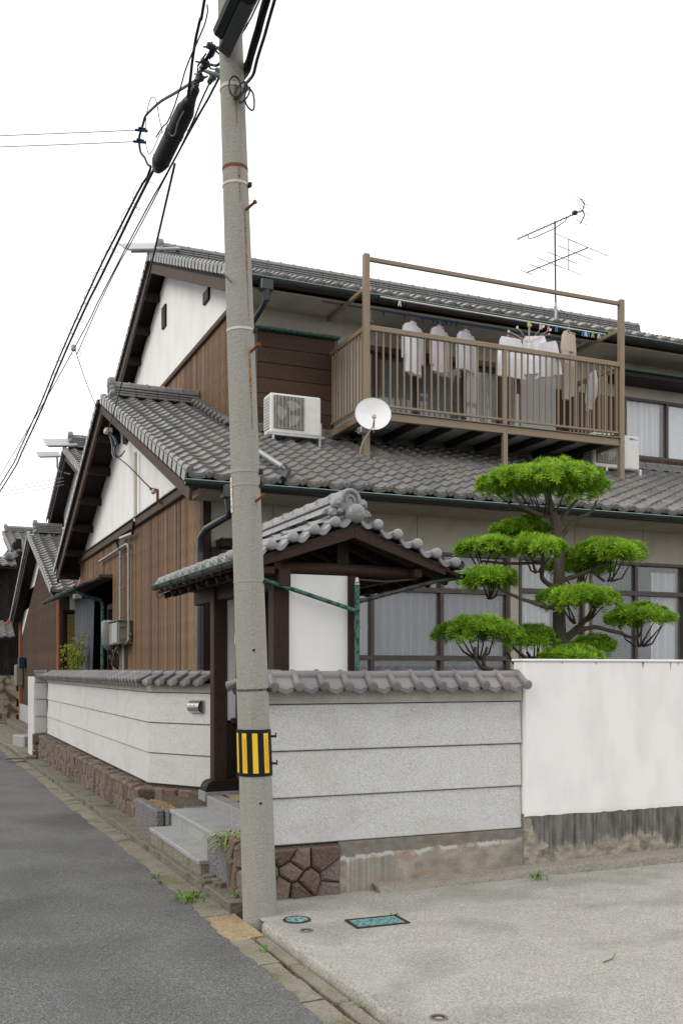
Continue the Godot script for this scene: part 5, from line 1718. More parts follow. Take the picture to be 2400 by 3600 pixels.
	b.tube([W(3.2, 2.24, 7.2), W(3.45, 2.23, 7.2), W(3.74, 2.26, 7.2)], 0.008, 6)
	wput("batten", b, m_("trim_wood"), R)

# ---------------------------------------------------------------- balcony and what hangs on it
func bar(parent: Node3D, called: String, a: Vector3, c: Vector3, size: Vector3, m: Material, ch := 0.006) -> void:
	# square bar from a to c; size.x across, size.y up
	var d := (c - a).normalized()
	var up := Vector3.UP if absf(d.y) < 0.9 else Vector3(0, 0, 1)
	var x := up.cross(d).normalized()
	var b := MB.new()
	b.T = Transform3D(Basis(x, d.cross(x), d), (a + c) * 0.5)
	b.cbox(Vector3.ZERO, Vector3(size.x, size.y, a.distance_to(c)), ch)
	wput(called, b, m, parent)
func build_balcony() -> void:
	var o := thing("balcony", W(8.2, 5.15, 13.75), "bronze metal drying balcony with tall end posts above the roof", "balcony")
	var m := m_("bronze")
	var s := 13.03
	for q in [[5.94, 4.50, 7.51, 0.088], [10.465, 4.48, 7.51, 0.088], [8.266, 4.55, 5.15, 0.075]]:
		bar(o, "post", W(q[0], q[1], s), W(q[0], q[2], s), Vector3(q[3], q[3], 0), m)
	bar(o, "rail_post", W(8.266, 5.25, s), W(8.266, 6.42, s), Vector3(0.07, 0.05, 0), m)
	for q in [[5.94, 4.47], [10.465, 4.45], [8.266, 4.52]]:
		var bk := MB.new()
		bk.cbox(W(q[0], q[1] + 0.03, s), Vector3(0.2, 0.03, 0.16), 0.006)
		wput("foot_plate", bk, m_("rusty"), o)
	for x in [5.94, 10.465]:
		for y in [5.14, 5.24]:
			var bl := MB.new()
			bl.lathe(W(x + 0.015, y, s - 0.044), Vector3(0, 0, 1), [[0.01, 0.0], [0.01, 0.008], [0.004, 0.011]], 8)
			wput("bolt", bl, m_("steel"), o)
	bar(o, "crown_beam", W(5.985, 7.445, s), W(10.42, 7.445, s), Vector3(0.05, 0.06, 0), m)
	bar(o, "handrail", W(5.985, 6.455, s), W(10.42, 6.455, s), Vector3(0.06, 0.075, 0), m)
	bar(o, "toe_rail", W(5.985, 5.355, s), W(10.42, 5.355, s), Vector3(0.035, 0.035, 0), m)
	bar(o, "edge_beam", W(5.985, 5.20, s + 0.01), W(10.42, 5.20, s + 0.01), Vector3(0.06, 0.115, 0), m)
	bar(o, "edge_lip", W(5.985, 5.265, s - 0.01), W(10.42, 5.265, s - 0.01), Vector3(0.08, 0.012, 0), m, 0.002)
	var pk := MB.new()
	pk.cbox(Vector3(0, 0.53, 0), Vector3(0.022, 1.06, 0.03), 0.003)
	var pm := pk.mesh()
	for x in range(0, 39):
		var px := 6.10 + x * 0.1125
		if px > 10.40 or absf(px - 8.266) < 0.05: continue
		put("picket", pm, m, o, Transform3D(Basis(), W(px, 5.36, s) - world_at(o)))
	for x in [5.94, 10.465]:
		bar(o, "handrail", W(x, 6.455, s + 0.05), W(x, 6.455, 14.46), Vector3(0.055, 0.07, 0), m)
		bar(o, "toe_rail", W(x, 5.355, s + 0.05), W(x, 5.355, 14.46), Vector3(0.035, 0.035, 0), m)
		bar(o, "edge_beam", W(x, 5.20, s + 0.05), W(x, 5.20, 14.46), Vector3(0.06, 0.11, 0), m)
		bar(o, "canopy_arm", W(x, 7.03, s + 0.05), W(x, 7.03, 14.46), Vector3(0.045, 0.06, 0), m)
		for k in 12:
			put("picket", pm, m, o, Transform3D(Basis(Vector3.UP, PI / 2), W(x, 5.36, s + 0.14 + k * 0.111) - world_at(o)))
	# floor
	var fl := MB.new()
	fl.span(W(5.98, 5.245, 13.06), W(10.43, 5.262, 14.46))
	wput("floor_sheet", fl, m_("deck"), o)
	for k in 8:
		bar(o, "joist", W(6.25 + k * 0.56, 5.185, 13.08), W(6.25 + k * 0.56, 5.185, 14.46), Vector3(0.05, 0.11, 0), m_("joist"))
	bar(o, "bearer", W(5.98, 5.19, 14.44), W(10.43, 5.19, 14.44), Vector3(0.06, 0.10, 0), m_("joist"))
	var cs := MB.new()   # pale ribbed sheet inside the left end
	var clo := []; var chi := []
	for k in 73:
		var sx := 13.10 + k * 1.34 / 72.0
		var wx := 5.985 + 0.012 * sin(k * TAU / 4.0)
		clo.append(W(wx, 5.30, sx)); chi.append(W(wx, 6.40, sx))
	clo.reverse(); chi.reverse()
	cs.rings([clo, chi], false)
	wput("ribbed_sheet", cs, m_("sheet_pale"), o)
	# drying poles
	var bp := MB.new()
	bp.tube([W(5.6, 7.07, 13.86), W(10.3, 7.04, 13.86)], 0.016, 8)
	tag(put("blue_drying_pole", bp, m_("blue_pole")), "blue laundry pole under the eave", "laundry pole")
	bp = MB.new()
	bp.tube([W(6.3, 7.05, 13.32), W(10.38, 7.03, 13.32)], 0.014, 8)
	tag(put("steel_drying_pole", bp, m_("steel")), "steel laundry pole in front of the eave", "laundry pole")
	build_laundry()

# flattened tube of cloth: rows [y, half width, half depth, dx]
func cloth(rows: Array, seed_: float, amp := 0.012) -> MB:
	var b := MB.new()
	var out := []
	var n := 22
	for r in rows:
		var ring := []
		for i in n:
			var a := -TAU * i / n
			var x: float = cos(a) * r[1]
			var z: float = sin(a) * r[2]
			var f: float = amp * sin(x * 46.0 + seed_ + r[0] * 2.0) * clampf((rows[0][0] - r[0]) * 3.0 + 0.15, 0.0, 1.0)
			ring.append(Vector3(x + r[3] + 0.004 * sin(r[0] * 31.0 + seed_), r[0] + 0.01 * sin(x * 25.0 + seed_ * 2.0) * (1.0 if r == rows[-1] else 0.0), z + f))
		out.append(ring)
	out.reverse()
	b.rings(out)
	b.cap(out[0], true); b.cap(out[-1])
	return b
func hanger(o: Node3D, y: float, w: float, m: Material) -> void:
	var b := MB.new()
	b.tube([Vector3(-w, y - 0.05, 0), Vector3(0, y + 0.01, 0), Vector3(w, y - 0.05, 0), Vector3(-w, y - 0.055, 0)], 0.006, 6)
	b.tube([Vector3(0, y, 0), Vector3(0, y + 0.06, 0), Vector3(0.018, y + 0.09, 0), Vector3(0.0, y + 0.115, 0), Vector3(-0.018, y + 0.1, 0)], 0.0035, 5)
	put("hanger", b, m, o)
func shirt(called: String, at: Vector3, turn: float, len: float, m: String, label: String, sleeve: float) -> void:
	var o := thing(called, at, label, "shirt", "laundry on the balcony")
	o.rotation.y = turn
	hanger(o, -0.11, 0.19, m_("peg_white"))
	put("body", cloth([[-0.10, 0.05, 0.03, 0.0], [-0.13, 0.13, 0.035, 0.0], [-0.19, 0.205, 0.04, 0.0], [-0.35, 0.20, 0.05, 0.0], [-0.6, 0.205, 0.055, 0.01], [-len, 0.225, 0.05, 0.015]], at.x * 3.0), m_(m), o)
	for sg in [-1.0, 1.0]:
		put("sleeve", cloth([[-0.15, 0.04, 0.035, sg * 0.16], [-0.21, 0.06, 0.04, sg * 0.20], [-0.35, 0.058, 0.035, sg * 0.235], [-0.15 - sleeve, 0.045, 0.022, sg * 0.255]], at.x + sg), m_(m), o)
	var cl := MB.new()
	var pts := []
	for i in 13: pts.append(Vector3(cos(TAU * i / 12.0) * 0.065, -0.105 + 0.012 * cos(TAU * i / 6.0), sin(TAU * i / 12.0) * 0.04))
	cl.tube(pts, 0.013, 6)
	put("collar", cl, m_(m), o)
func peg(at: Vector3, m: String, label: String) -> void:
	var o := thing("clothes_peg", at, label, "clothes peg", "pegs on the steel laundry pole")
	for sg in [-1.0, 1.0]:
		var b := MB.new()
		b.T = Transform3D(Basis(Vector3(0, 0, 1), sg * 0.16), Vector3(sg * 0.012, -0.035, 0))
		b.cbox(Vector3.ZERO, Vector3(0.014, 0.10, 0.018), 0.003)
		put("jaw", b, m_(m), o)
func build_laundry() -> void:
	shirt("shirt", W(7.12, 7.05, 13.86), 0.5, 0.90, "cloth_white", "long white shirt, first garment from the left balcony post", 0.55)
	shirt("shirt", W(7.60, 7.05, 13.86), 0.55, 0.84, "cloth_pink", "pale pink shirt hanging between two white ones", 0.6)
	shirt("shirt", W(8.08, 7.05, 13.86), 0.5, 0.74, "cloth_grey", "pale grey long sleeved shirt next to the towels", 0.62)
	# pink hanger left empty
	var e := thing("clothes_hanger", W(6.40, 7.05, 13.86), "empty pink clothes hanger beside the left balcony post", "hanger")
	e.rotation.y = 0.9
	hanger(e, -0.11, 0.2, m_("cloth_pink"))
	# umbrella shaped peg dryer
	var d := thing("peg_dryer", W(8.90, 7.03, 13.32), "radial peg dryer hooked on the steel laundry pole", "dryer")
	var b := MB.new()
	b.tube([Vector3(0, -0.42, 0), Vector3(0, -0.06, 0)], 0.006, 6)
	b.lathe(Vector3(0, -0.42, 0), Vector3.UP, [[0.022, 0.0], [0.03, 0.06], [0.02, 0.12]], 10)
	put("stem", b, m_("peg_white"), d)
	b = MB.new()
	b.cbox(Vector3(0, -0.03, 0), Vector3(0.06, 0.10, 0.03), 0.012)
	put("hook_grip", b, m_("peg_green"), d)
	for k in 10:
		var a := TAU * k / 10.0 + 0.2
		b = MB.new()
		b.tube([Vector3(0, -0.32, 0), Vector3(cos(a) * 0.34, -0.16, sin(a) * 0.34)], 0.004, 5)
		b.cbox(Vector3(cos(a) * 0.34, -0.17, sin(a) * 0.34), Vector3(0.03, 0.04, 0.03), 0.006)
		put("arm", b, m_("peg_white") if k % 3 else m_("peg_pink"), d)
	for q in [["towel", 8.62, 6.80, 0.30, 0.62, 13.40, "cloth_white", 0.1, "white towel pegged left under the radial dryer"], ["towel", 9.02, 6.86, 0.24, 0.60, 13.34, "cloth_white", -0.5, "white towel pegged right under the radial dryer"], ["cloth", 9.16, 6.74, 0.22, 0.55, 13.20, "cloth_grey", -0.9, "pale cloth at the right rim of the radial dryer"], ["handkerchief", 8.80, 6.35, 0.09, 0.38, 13.52, "cloth_wine", 0.4, "small wine red striped cloth behind the middle rail post"]]:
		var o := put(q[0], cloth([[0.0, q[3] * 0.62, 0.012, 0.0], [-0.06, q[3] * 0.75, 0.015, 0.0], [-q[4] * 0.5, q[3] * 0.9, 0.02, 0.01], [-q[4], q[3], 0.02, 0.02]], q[1] * 5.0, 0.02), m_(q[6]))
		o.transform = Transform3D(Basis(Vector3.UP, q[7]), W(q[1], q[2] - 0.03, q[5]))
		tag(o, q[8], "towel" if q[0] == "towel" else "cloth", "laundry on the balcony")
	# trousers
	var t := thing("trousers", W(9.66, 7.0, 13.32), "beige trousers hung from the steel laundry pole", "trousers", "laundry on the balcony")
	t.rotation.y = 0.35
	put("waist", cloth([[-0.04, 0.15, 0.03, 0.02], [-0.10, 0.175, 0.05, 0.0], [-0.3, 0.19, 0.06, -0.01], [-0.36, 0.185, 0.06, -0.01]], 1.0), m_("cloth_beige"), t)
	put("leg", cloth([[-0.33, 0.095, 0.055, -0.10], [-0.6, 0.085, 0.05, -0.10], [-0.9, 0.075, 0.045, -0.085], [-1.12, 0.07, 0.04, -0.08]], 2.0), m_("cloth_beige"), t)
	put("leg", cloth([[-0.33, 0.095, 0.055, 0.085], [-0.6, 0.085, 0.05, 0.10], [-0.9, 0.075, 0.045, 0.12], [-1.04, 0.07, 0.04, 0.125]], 3.0), m_("cloth_beige"), t)
	var wb := MB.new()
	var pts := []
	for i in 17: pts.append(Vector3(cos(TAU * i / 16.0) * 0.155 + 0.015, -0.045 + 0.02 * cos(TAU * i / 16.0), sin(TAU * i / 16.0) * 0.035))
	wb.tube(pts, 0.012, 6)
	put("waistband", wb, m_("cloth_beige"), t)
	hanger(t, -0.0, 0.14, m_("peg_white"))
	# towel over the right side rail
	var sd := put("rail_towel", cloth([[0.06, 0.16, 0.02, 0.0], [-0.1, 0.22, 0.03, 0.0], [-0.35, 0.24, 0.03, 0.03], [-0.55, 0.12, 0.03, 0.10]], 4.0, 0.03), m_("cloth_white"))
	sd.transform = Transform3D(Basis(Vector3.UP, 1.3), W(10.44, 6.47, 13.75))
	tag(sd, "white printed towel over the right balcony side rail", "towel", "laundry on the balcony")
	peg(W(6.62, 7.04, 13.32), "peg_white", "white peg alone at the left of the steel pole")
	peg(W(9.12, 7.03, 13.32), "peg_white", "white peg right of the radial dryer grip")
	peg(W(9.27, 7.03, 13.32), "peg_pink", "pink peg right of the radial dryer")
	peg(W(9.42, 7.03, 13.32), "peg_blue", "blue peg left of the beige trousers")
	var ps := [[9.94, "peg_blue", "blue peg closest right of the trousers"], [9.99, "peg_white", "white peg between two blue pegs"], [10.04, "peg_blue", "second blue peg right of the trousers"], [10.13, "peg_green", "yellow green peg right of the trousers"], [10.25, "peg_white", "white peg near the right end of the steel pole"], [10.29, "peg_blue", "last blue peg on the steel pole"]]
	for q in ps: peg(W(q[0], 7.03, 13.32), q[1], q[2])
	var n := 0
	for q in [6.62, 6.98, 7.30, 7.48, 7.56, 7.72, 7.80, 7.9]:
		var o := put("pole_clip", clip_mesh(), m_("blue_pole"))
		o.position = W(q, 7.055, 13.86)
		tag(o, "%s blue clip from the left on the blue laundry pole" % ["first", "second", "third", "fourth", "fifth", "sixth", "seventh", "eighth"][n], "clip", "clips on the blue laundry pole")
		n += 1
func clip_mesh() -> ArrayMesh:
	var b := MB.new()
	b.cbox(Vector3(0, -0.01, 0), Vector3(0.022, 0.07, 0.04), 0.004)
	b.cbox(Vector3(0, -0.06, 0), Vector3(0.008, 0.05, 0.012), 0.002)
	return b.mesh()

# ---------------------------------------------------------------- units, dish and antenna
func ac_unit(called: String, x0: float, x1: float, y0: float, y1: float, s: float, label: String, fan_left: bool) -> Node3D:
	var o := thing(called, W((x0 + x1) * 0.5, y0, s), label, "air conditioner")
	var w := x1 - x0; var h := y1 - y0; var dp := 0.29
	var b := MB.new()
	b.cbox(Vector3(0, h * 0.5, -dp * 0.5), Vector3(w, h, dp), 0.018)
	put("casing", b, m_("white_paint"), o)
	var fx := (-w * 0.5 + 0.055 + 0.235) if fan_left else (-w * 0.5 + 0.30)
	b = MB.new()
	b.cbox(Vector3(fx, h * 0.53, 0.002), Vector3(0.47, h * 0.82, 0.02), 0.006)
	put("fan_recess", b, m_("grille"), o)
	b = MB.new()
	b.lathe(Vector3(fx, h * 0.53, 0.012), Vector3(0, 0, 1), [[0.235, 0.0], [0.235, 0.004], [0.22, 0.004], [0.218, 0.0]], 32)
	put("fan_ring", b, m_("vent_dark"), o)
	for k in 3:
		b = MB.new()
		var poly := PackedVector2Array()
		for i in 9: poly.push_back(Vector2(cos(0.1 + i * 0.17), sin(0.1 + i * 0.17)) * (0.2 - 0.004 * i))
		poly.push_back(Vector2(cos(1.1), sin(1.1)) * 0.06); poly.push_back(Vector2(cos(0.2), sin(0.2)) * 0.05)
		b.prism(poly, Transform3D(Basis(Vector3(0, 0, 1), k * TAU / 3.0 + 0.4), Vector3(fx, h * 0.53, 0.012)), 0.004)
		put("fan_blade", b, m_("conduit"), o)
	b = MB.new()
	for i in 34: b.box(Vector3(fx, h * 0.53 - h * 0.40 + i * h * 0.80 / 33.0, 0.026), Vector3(0.46, 0.0035, 0.004))
	for i in 9: b.box(Vector3(fx - 0.22 + i * 0.055, h * 0.53, 0.03), Vector3(0.004, h * 0.8, 0.004))
	put("fan_grille", b, m_("offwhite"), o)
	b = MB.new()
	b.cbox(Vector3(w * 0.5 - 0.145, h * 0.5, 0.0), Vector3(0.27, h * 0.94, 0.012), 0.005)
	put("service_panel", b, m_("white_paint"), o)
	b = MB.new()
	b.cbox(Vector3(w * 0.5 + 0.014, h * 0.2, -0.12), Vector3(0.04, 0.2, 0.16), 0.012)
	put("valve_cover", b, m_("white_paint"), o)
	b = MB.new()
	b.cbox(Vector3(-w * 0.5 - 0.002, h * 0.52, -dp * 0.5), Vector3(0.008, h * 0.8, dp * 0.78), 0.003)
	put("side_coil", b, m_("vent_dark"), o)
	b = MB.new()
	for i in 11: b.box(Vector3(-w * 0.5 - 0.009, h * 0.14 + i * h * 0.075, -dp * 0.5), Vector3(0.006, 0.014, dp * 0.78))
	for i in 5: b.box(Vector3(-w * 0.5 - 0.009, h * 0.52, -dp * 0.14 - i * dp * 0.18), Vector3(0.007, h * 0.8, 0.014))
	put("side_louvres", b, m_("white_paint"), o)
	return o
func build_fittings() -> void:
	var a := ac_unit("air_conditioner", 4.665, 5.45, 4.94, 5.52, 13.55, "white outdoor air conditioner on a galvanised stand by the pole", true)
	var base := world_at(a)
	for x in [-0.36, 0.36]:
		for z in [0.03, -0.30]:
			var b := MB.new()
			b.cbox(Vector3(x, -0.2 + (0.0 if z > 0 else 0.06), z), Vector3(0.035, 0.36 - (0.0 if z > 0 else 0.12), 0.035), 0.004)
			put("stand_leg", b, m_("galv"), a)
	for z in [0.03, -0.30]:
		var b := MB.new()
		b.cbox(Vector3(0, -0.02, z), Vector3(0.86, 0.04, 0.04), 0.004)
		put("stand_rail", b, m_("galv"), a)
	for x in [-0.36, 0.36]:
		var b := MB.new()
		b.cbox(Vector3(x, -0.025, -0.135), Vector3(0.035, 0.03, 0.29), 0.004)
		put("stand_tie", b, m_("galv"), a)
	var c := ac_unit("air_conditioner", 10.36, 11.31, 4.92, 5.50, 13.6, "white outdoor air conditioner behind the right balcony post", true)
	for x in [-0.26, 0.44]:
		var b := MB.new()
		b.cbox(Vector3(x, -0.13, 0.06), Vector3(0.045, 0.27, 0.03), 0.004)
		put("stand_leg", b, m_("white_paint"), c)
		b = MB.new()
		b.cbox(Vector3(x, -0.13, 0.077), Vector3(0.008, 0.08, 0.004), 0.001)
		put("leg_slot", b, m_("vent_dark"), c)
		b = MB.new()
		b.cbox(Vector3(x, -0.27, 0.06), Vector3(0.42, 0.035, 0.05), 0.004)
		put("stand_foot", b, m_("white_paint"), c)
	var lg := MB.new()
	lg.cbox(Vector3(0.30, 0.52, 0.008), Vector3(0.085, 0.032, 0.004), 0.001)
	put("logo_patch", lg, m_("peg_blue"), c)
	for k in 3:
		lg = MB.new()
		lg.cbox(Vector3(0.365 + k * 0.028, 0.518 - 0.003 * k, 0.008), Vector3(0.02, 0.016, 0.004), 0.001)
		put("logo_mark", lg, m_("peg_blue") if k == 2 else m_("conduit"), c)
	# satellite dish on the left balcony post
	var d := thing("satellite_dish", W(5.875, 5.02, 12.93), "white satellite dish clamped to the left balcony post", "satellite dish")
	var face := Vector3(-0.36, 0.30, 1.0).normalized()
	var bas := Basis(Quaternion(Vector3.UP, face))
	var cen := Vector3(0.05, 0.10, 0.16)
	var dish := MB.new()
	var prof_ := []
	for i in 9: prof_.append([0.25 * i / 8.0, 0.055 * (i / 8.0) ** 2])
	var rows := []
	for q in prof_:
		var ring := []
		for j in 36:
			var t := -TAU * j / 36.0
			ring.append(cen + bas * Vector3(cos(t) * maxf(q[0], 0.001), q[1], sin(t) * maxf(q[0], 0.001)))
		rows.append(ring)
	var back := []
	for r in rows:
		var ring := []
		for v in r: ring.append(v - face * 0.006)
		back.append(ring)
	dish.rings(back)
	rows.reverse()
	dish.rings(rows)
	put("reflector", dish, m_("dish"), d)
	var rim := MB.new()
	var rp := []
	for v in rows[0]: rp.append(v)
	rp.append(rows[0][0])
	rim.tube(rp, 0.005, 6, false)
	put("rim", rim, m_("dish"), d)
	var lnb := cen + face * 0.24 + Vector3(0.0, -0.14, 0)
	var am := MB.new()
	am.tube([cen + Vector3(0, -0.24, 0.03), lnb + Vector3(0, -0.05, 0)], 0.011, 8)
	put("feed_arm", am, m_("galv"), d)
	am = MB.new()
	am.lathe(lnb + face * 0.02, -face + Vector3(0, 0.4, 0), [[0.022, -0.05], [0.022, 0.0], [0.034, 0.03], [0.036, 0.05], [0.03, 0.055]], 12)
	put("receiver_head", am, m_("offwhite"), d)
	am = MB.new()
	am.cbox(Vector3(0.0, -0.06, -0.06), Vector3(0.13, 0.09, 0.14), 0.01)
	am.cbox(Vector3(0.02, -0.02, 0.06), Vector3(0.07, 0.11, 0.12), 0.01)
	am.tube([Vector3(-0.07, -0.06, -0.02), Vector3(-0.07, -0.06, -0.18)], 0.008, 6)
	am.tube([Vector3(0.06, -0.06, -0.02), Vector3(0.06, -0.06, -0.18)], 0.008, 6)
	put("clamp", am, m_("galv"), d)
	am = MB.new()
	am.tube([lnb, lnb + Vector3(0, -0.12, -0.05), Vector3(-0.02, -0.25, -0.05), Vector3(-0.06, -0.5, -0.1), Vector3(-0.14, -0.62, -0.2), Vector3(-0.36, -0.60, -0.28), Vector3(-0.6, -0.52, -0.45)], 0.008, 6)
	put("coax_cable", am, m_("offwhite"), d)
	# television antenna on the ridge
	var t := thing("television_antenna", W(12.35, 9.3, 17.5), "thin rooftop television antenna with two element rows", "antenna")
	var mm := m_("antenna")
	var b := MB.new()
	b.tube([W(12.36, 9.0, 17.5), W(12.34, 10.97, 17.5)], 0.018, 8)
	wput("mast", b, mm, t)
	b = MB.new()
	b.tube([W(12.36, 8.75, 17.5), W(12.36, 9.25, 17.5)], 0.03, 8)
	wput("mast_foot", b, m_("galv"), t)
	for q in [W(11.9, 8.6, 17.2), W(12.9, 8.65, 17.2), W(13.1, 8.75, 18.0), W(12.0, 8.75, 18.0)]:
		b = MB.new()
		b.tube([W(12.36, 9.2, 17.5), q], 0.006, 5)
		wput("stay", b, mm, t)
	boom(t, W(12.345, 10.95, 17.5), Vector3(0.27, 0, 0.963), -0.71, 1.045, 19, 0.2, 0.2, true)
	boom(t, W(12.35, 10.14, 17.5), Vector3(0.27, 0, 0.963), -0.844, 0.78, 6, 0.42, 1.3, false)
func boom(t: Node3D, at: Vector3, dir: Vector3, a: float, c: float, n: int, e0: float, e1: float, fine: bool) -> void:
	var d := -dir.normalized()
	var side := Vector3.UP.cross(d).normalized()
	var b := MB.new()
	b.tube([at + d * a, at + d * c], 0.012, 6)
	wput("boom", b, m_("antenna"), t)
	for i in n:
		var p := at + d * lerpf(a, c, i / float(n - 1))
		var l := lerpf(e1, e0, i / float(n - 1)) * 0.5 if not fine else 0.085
		b = MB.new()
		b.tube([p - side * l, p + side * l], 0.0045 if fine else 0.007, 5)
		wput("element", b, m_("antenna"), t)
	if fine:
		for s in [-1.0, 1.0]:
			b = MB.new()
			b.tube([at + d * a, at + d * (a - 0.05) + Vector3(0, 0.12 * s, 0), at + d * (a + 0.06) + Vector3(0, 0.26 * s, 0)], 0.012, 6)
			wput("reflector_arm", b, m_("antenna"), t)
			for k in 3:
				b = MB.new()
				var p2 := at + d * (a - 0.03 + 0.03 * k) + Vector3(0, (0.06 + 0.09 * k) * s, 0)
				b.tube([p2 - side * 0.2, p2 + side * 0.2], 0.005, 5)
				wput("reflector_rod", b, m_("antenna"), t)
		b = MB.new()
		b.cbox(at + d * (a + 0.2) + Vector3(0, 0.02, 0), Vector3(0.1, 0.08, 0.1), 0.02)
		wput("junction_box", b, m_("antenna"), t)
		b = MB.new()
		b.tube([at + d * 0.75 + Vector3(0, 0, 0), at + d * 0.72 - Vector3(0, 0.10, 0), at + d * 0.55 - Vector3(0, 0.13, 0), at - Vector3(0, 0.12, 0), at - d * 0.28 - Vector3(0, 0.06, 0), at - d * 0.32], 0.010, 6)
		wput("boom_brace", b, m_("antenna"), t)
	else:
		b = MB.new()
		b.tube([at - d * 0.35 - Vector3(0, 0.3, 0), at - d * 0.35 + Vector3(0, 0.34, 0)], 0.009, 6)
		wput("upright", b, m_("antenna"), t)
		for s in [-0.3, 0.34]:
			b = MB.new()
			var p3 := at - d * 0.35 + Vector3(0, s, 0)
			b.tube([p3 - side * 0.42, p3 + side * 0.42], 0.006, 5)
			wput("element", b, m_("antenna"), t)

# ---------------------------------------------------------------- neighbours up the lane
func build_neighbours() -> void:
	var N := thing("plank_house", W(3.15, -0.2, 29.0), "neighbouring tiled house with burnt brown planks and orange pipes", "house")
	var b: MB
	var p := 0.37
	var l := sqrt(1 + p * p)
	var ye := 3.33; var sn := 23.6; var sr := 28.8; var sf := 34.4; var yr := ye + (sr - sn) * p
	var yf := yr - (sf - sr) * p
	b = MB.new()
	b.span(W(3.18, -0.5, 24.75), W(3.4, 4.0, 34.2)); b.span(W(3.18, -0.5, 24.75), W(9.0, 3.4, 24.9))
	b.prism(PackedVector2Array([Vector2(-34.2, 3.4), Vector2(-24.75, 3.6), Vector2(-28.8, 5.1)]), Transform3D(Basis(Vector3(0, 0, 1), Vector3.UP, Vector3(-1, 0, 0)), Vector3(3.36, 0, 0)), 0.18)
	var wall := wput("wall", b, m_("plaster"), N)
	var s := 24.75
	while s < 34.15:
		var w := rr(0.14, 0.2)
		var top := yr - 0.12 - absf(s - sr) * p - (0.62 if s > 27.3 else 0.0)
		if s < 27.3: top = minf(top, 4.62)
		b = MB.new()
		b.cbox(W(3.165, (0.42 + top) * 0.5, s + w * 0.5), Vector3(0.03, top - 0.42, w - 0.008), 0.005)
		wput("plank", b, m_("burnt_%d" % (rng.randi() % 3)), wall)
		s += w
	b = MB.new()
	b.span(W(3.10, -0.6, 24.7), W(3.3, 0.42, 34.25))
	wput("foundation", b, m_("foundation"), N)
	b = MB.new()
	b.cbox(W(2.95, -0.28, 29.5), Vector3(0.5, 0.36, 9.4), 0.02)
	wput("footing_ledge", b, m_("kerb"), N)
	b = MB.new()
	b.span(W(3.08, 0.1, 27.5), W(3.12, 0.28, 27.7))
	wput("air_vent", b, m_("vent_dark"), N)
	# front openings: dark frame and yellow louvre shutter
	b = MB.new()
	b.cbox(W(3.26, 1.9, 24.70), Vector3(0.09, 2.1, 0.10), 0.006)
	b.cbox(W(3.7, 2.94, 24.70), Vector3(0.95, 0.08, 0.10), 0.006)
	wput("door_frame", b, m_("post"), N)
	b = MB.new()
	b.span(W(3.31, 0.8, 24.72), W(3.98, 2.9, 24.76))
	var lv := wput("louvre_shutter", b, m_("black_wood"), N)
	for k in 42:
		b = MB.new()
		b.T = Transform3D(Basis(Vector3.RIGHT, 0.5), W(3.64, 0.84 + k * 0.049, 24.70))
		b.cbox(Vector3.ZERO, Vector3(0.62, 0.045, 0.012), 0.003)
		wput("slat", b, m_("louvre"), lv)
	# roof
	var down := Vector3(0, -p / l, 1 / l)
	var R := wput("roof", slab(2.86, 9.0, sn, ye - 0.05, sr, yr - 0.05, 0.06), m_("soffit"), N)
	wput("roof_boarding", slab(2.86, 9.0, sf, yf - 0.05, sr, yr - 0.05, 0.06), m_("soffit"), R)
	tile_field(R, W(2.84, ye + 0.03, sn - 0.05), Vector3(1, 0, 0), down, 11, 23, 0.3, 0.245, [253], func(_c, _r): return true)
	verge_run(R, W(2.81, ye + 0.02, sn - 0.05), Vector3(1, 0, 0), down, 23, 0.245, -1.0)
	verge_run(R, W(2.91, yf + 0.02, sf + 0.05), Vector3(-1, 0, 0), Vector3(0, down.y, -down.z), 24, 0.245, 1.0)
	for k in 2:
		var q0 := W(2.90, (ye if k == 0 else yf) - 0.14, sn + 0.05 if k == 0 else sf - 0.05); var q1 := W(2.90, yr - 0.15, sr)
		bar(R, "bargeboard", q0, q1, Vector3(0.05, 0.16, 0), m_("black_wood"))
	ridge(R, W(3.05, yr + 0.06, sr), W(3.75, yr + 0.06, sr), 5, "tile", 0.3)
	gutter_run(R, W(2.9, ye - 0.06, sn - 0.12), W(6.0, ye - 0.06, sn - 0.12), 0.05, m_("orange_pipe"), m_("orange_pipe"), Vector3(0, 0, 1))
	for q in [[[W(3.12, 3.2, 24.55), W(3.12, 0.0, 24.6)], 0.05], [[W(3.12, 3.3, 34.25), W(3.12, -0.1, 34.28)], 0.05], [[W(3.62, 3.75, 23.9), W(3.42, 3.42, 23.45)], 0.06]]:
		b = MB.new()
		b.tube(q[0], q[1], 10)
		wput("downpipe", b, m_("orange_pipe"), N)
	b = MB.new()
	b.cbox(W(3.40, 3.26, 23.4), Vector3(0.22, 0.22, 0.2), 0.02)
	b.cbox(W(3.40, 3.05, 23.4), Vector3(0.12, 0.22, 0.12), 0.02)
	wput("rainwater_head", b, m_("conduit"), N)
	b = MB.new()
	b.cbox(W(3.02, 1.35, 33.6), Vector3(0.25, 0.7, 0.5), 0.04)
	wput("meter_box", b, m_("meter_box"), N)
	b = MB.new()
	b.cbox(W(3.02, 1.75, 32.7), Vector3(0.2, 0.35, 0.4), 0.03)
	wput("small_box", b, m_("blue_cable"), N)
	# its upper storey
	var pa := 0.37
	var la := sqrt(1 + pa * pa)
	var yu := 7.10; var su := 26.0
	b = MB.new()
	b.span(W(3.80, 3.5, 23.9), W(4.0, 5.95, 28.9)); b.span(W(3.8, 3.5, 23.9), W(9.0, 5.9, 24.05)); b.span(W(3.8, 3.5, 28.8), W(9.0, 5.9, 28.9))
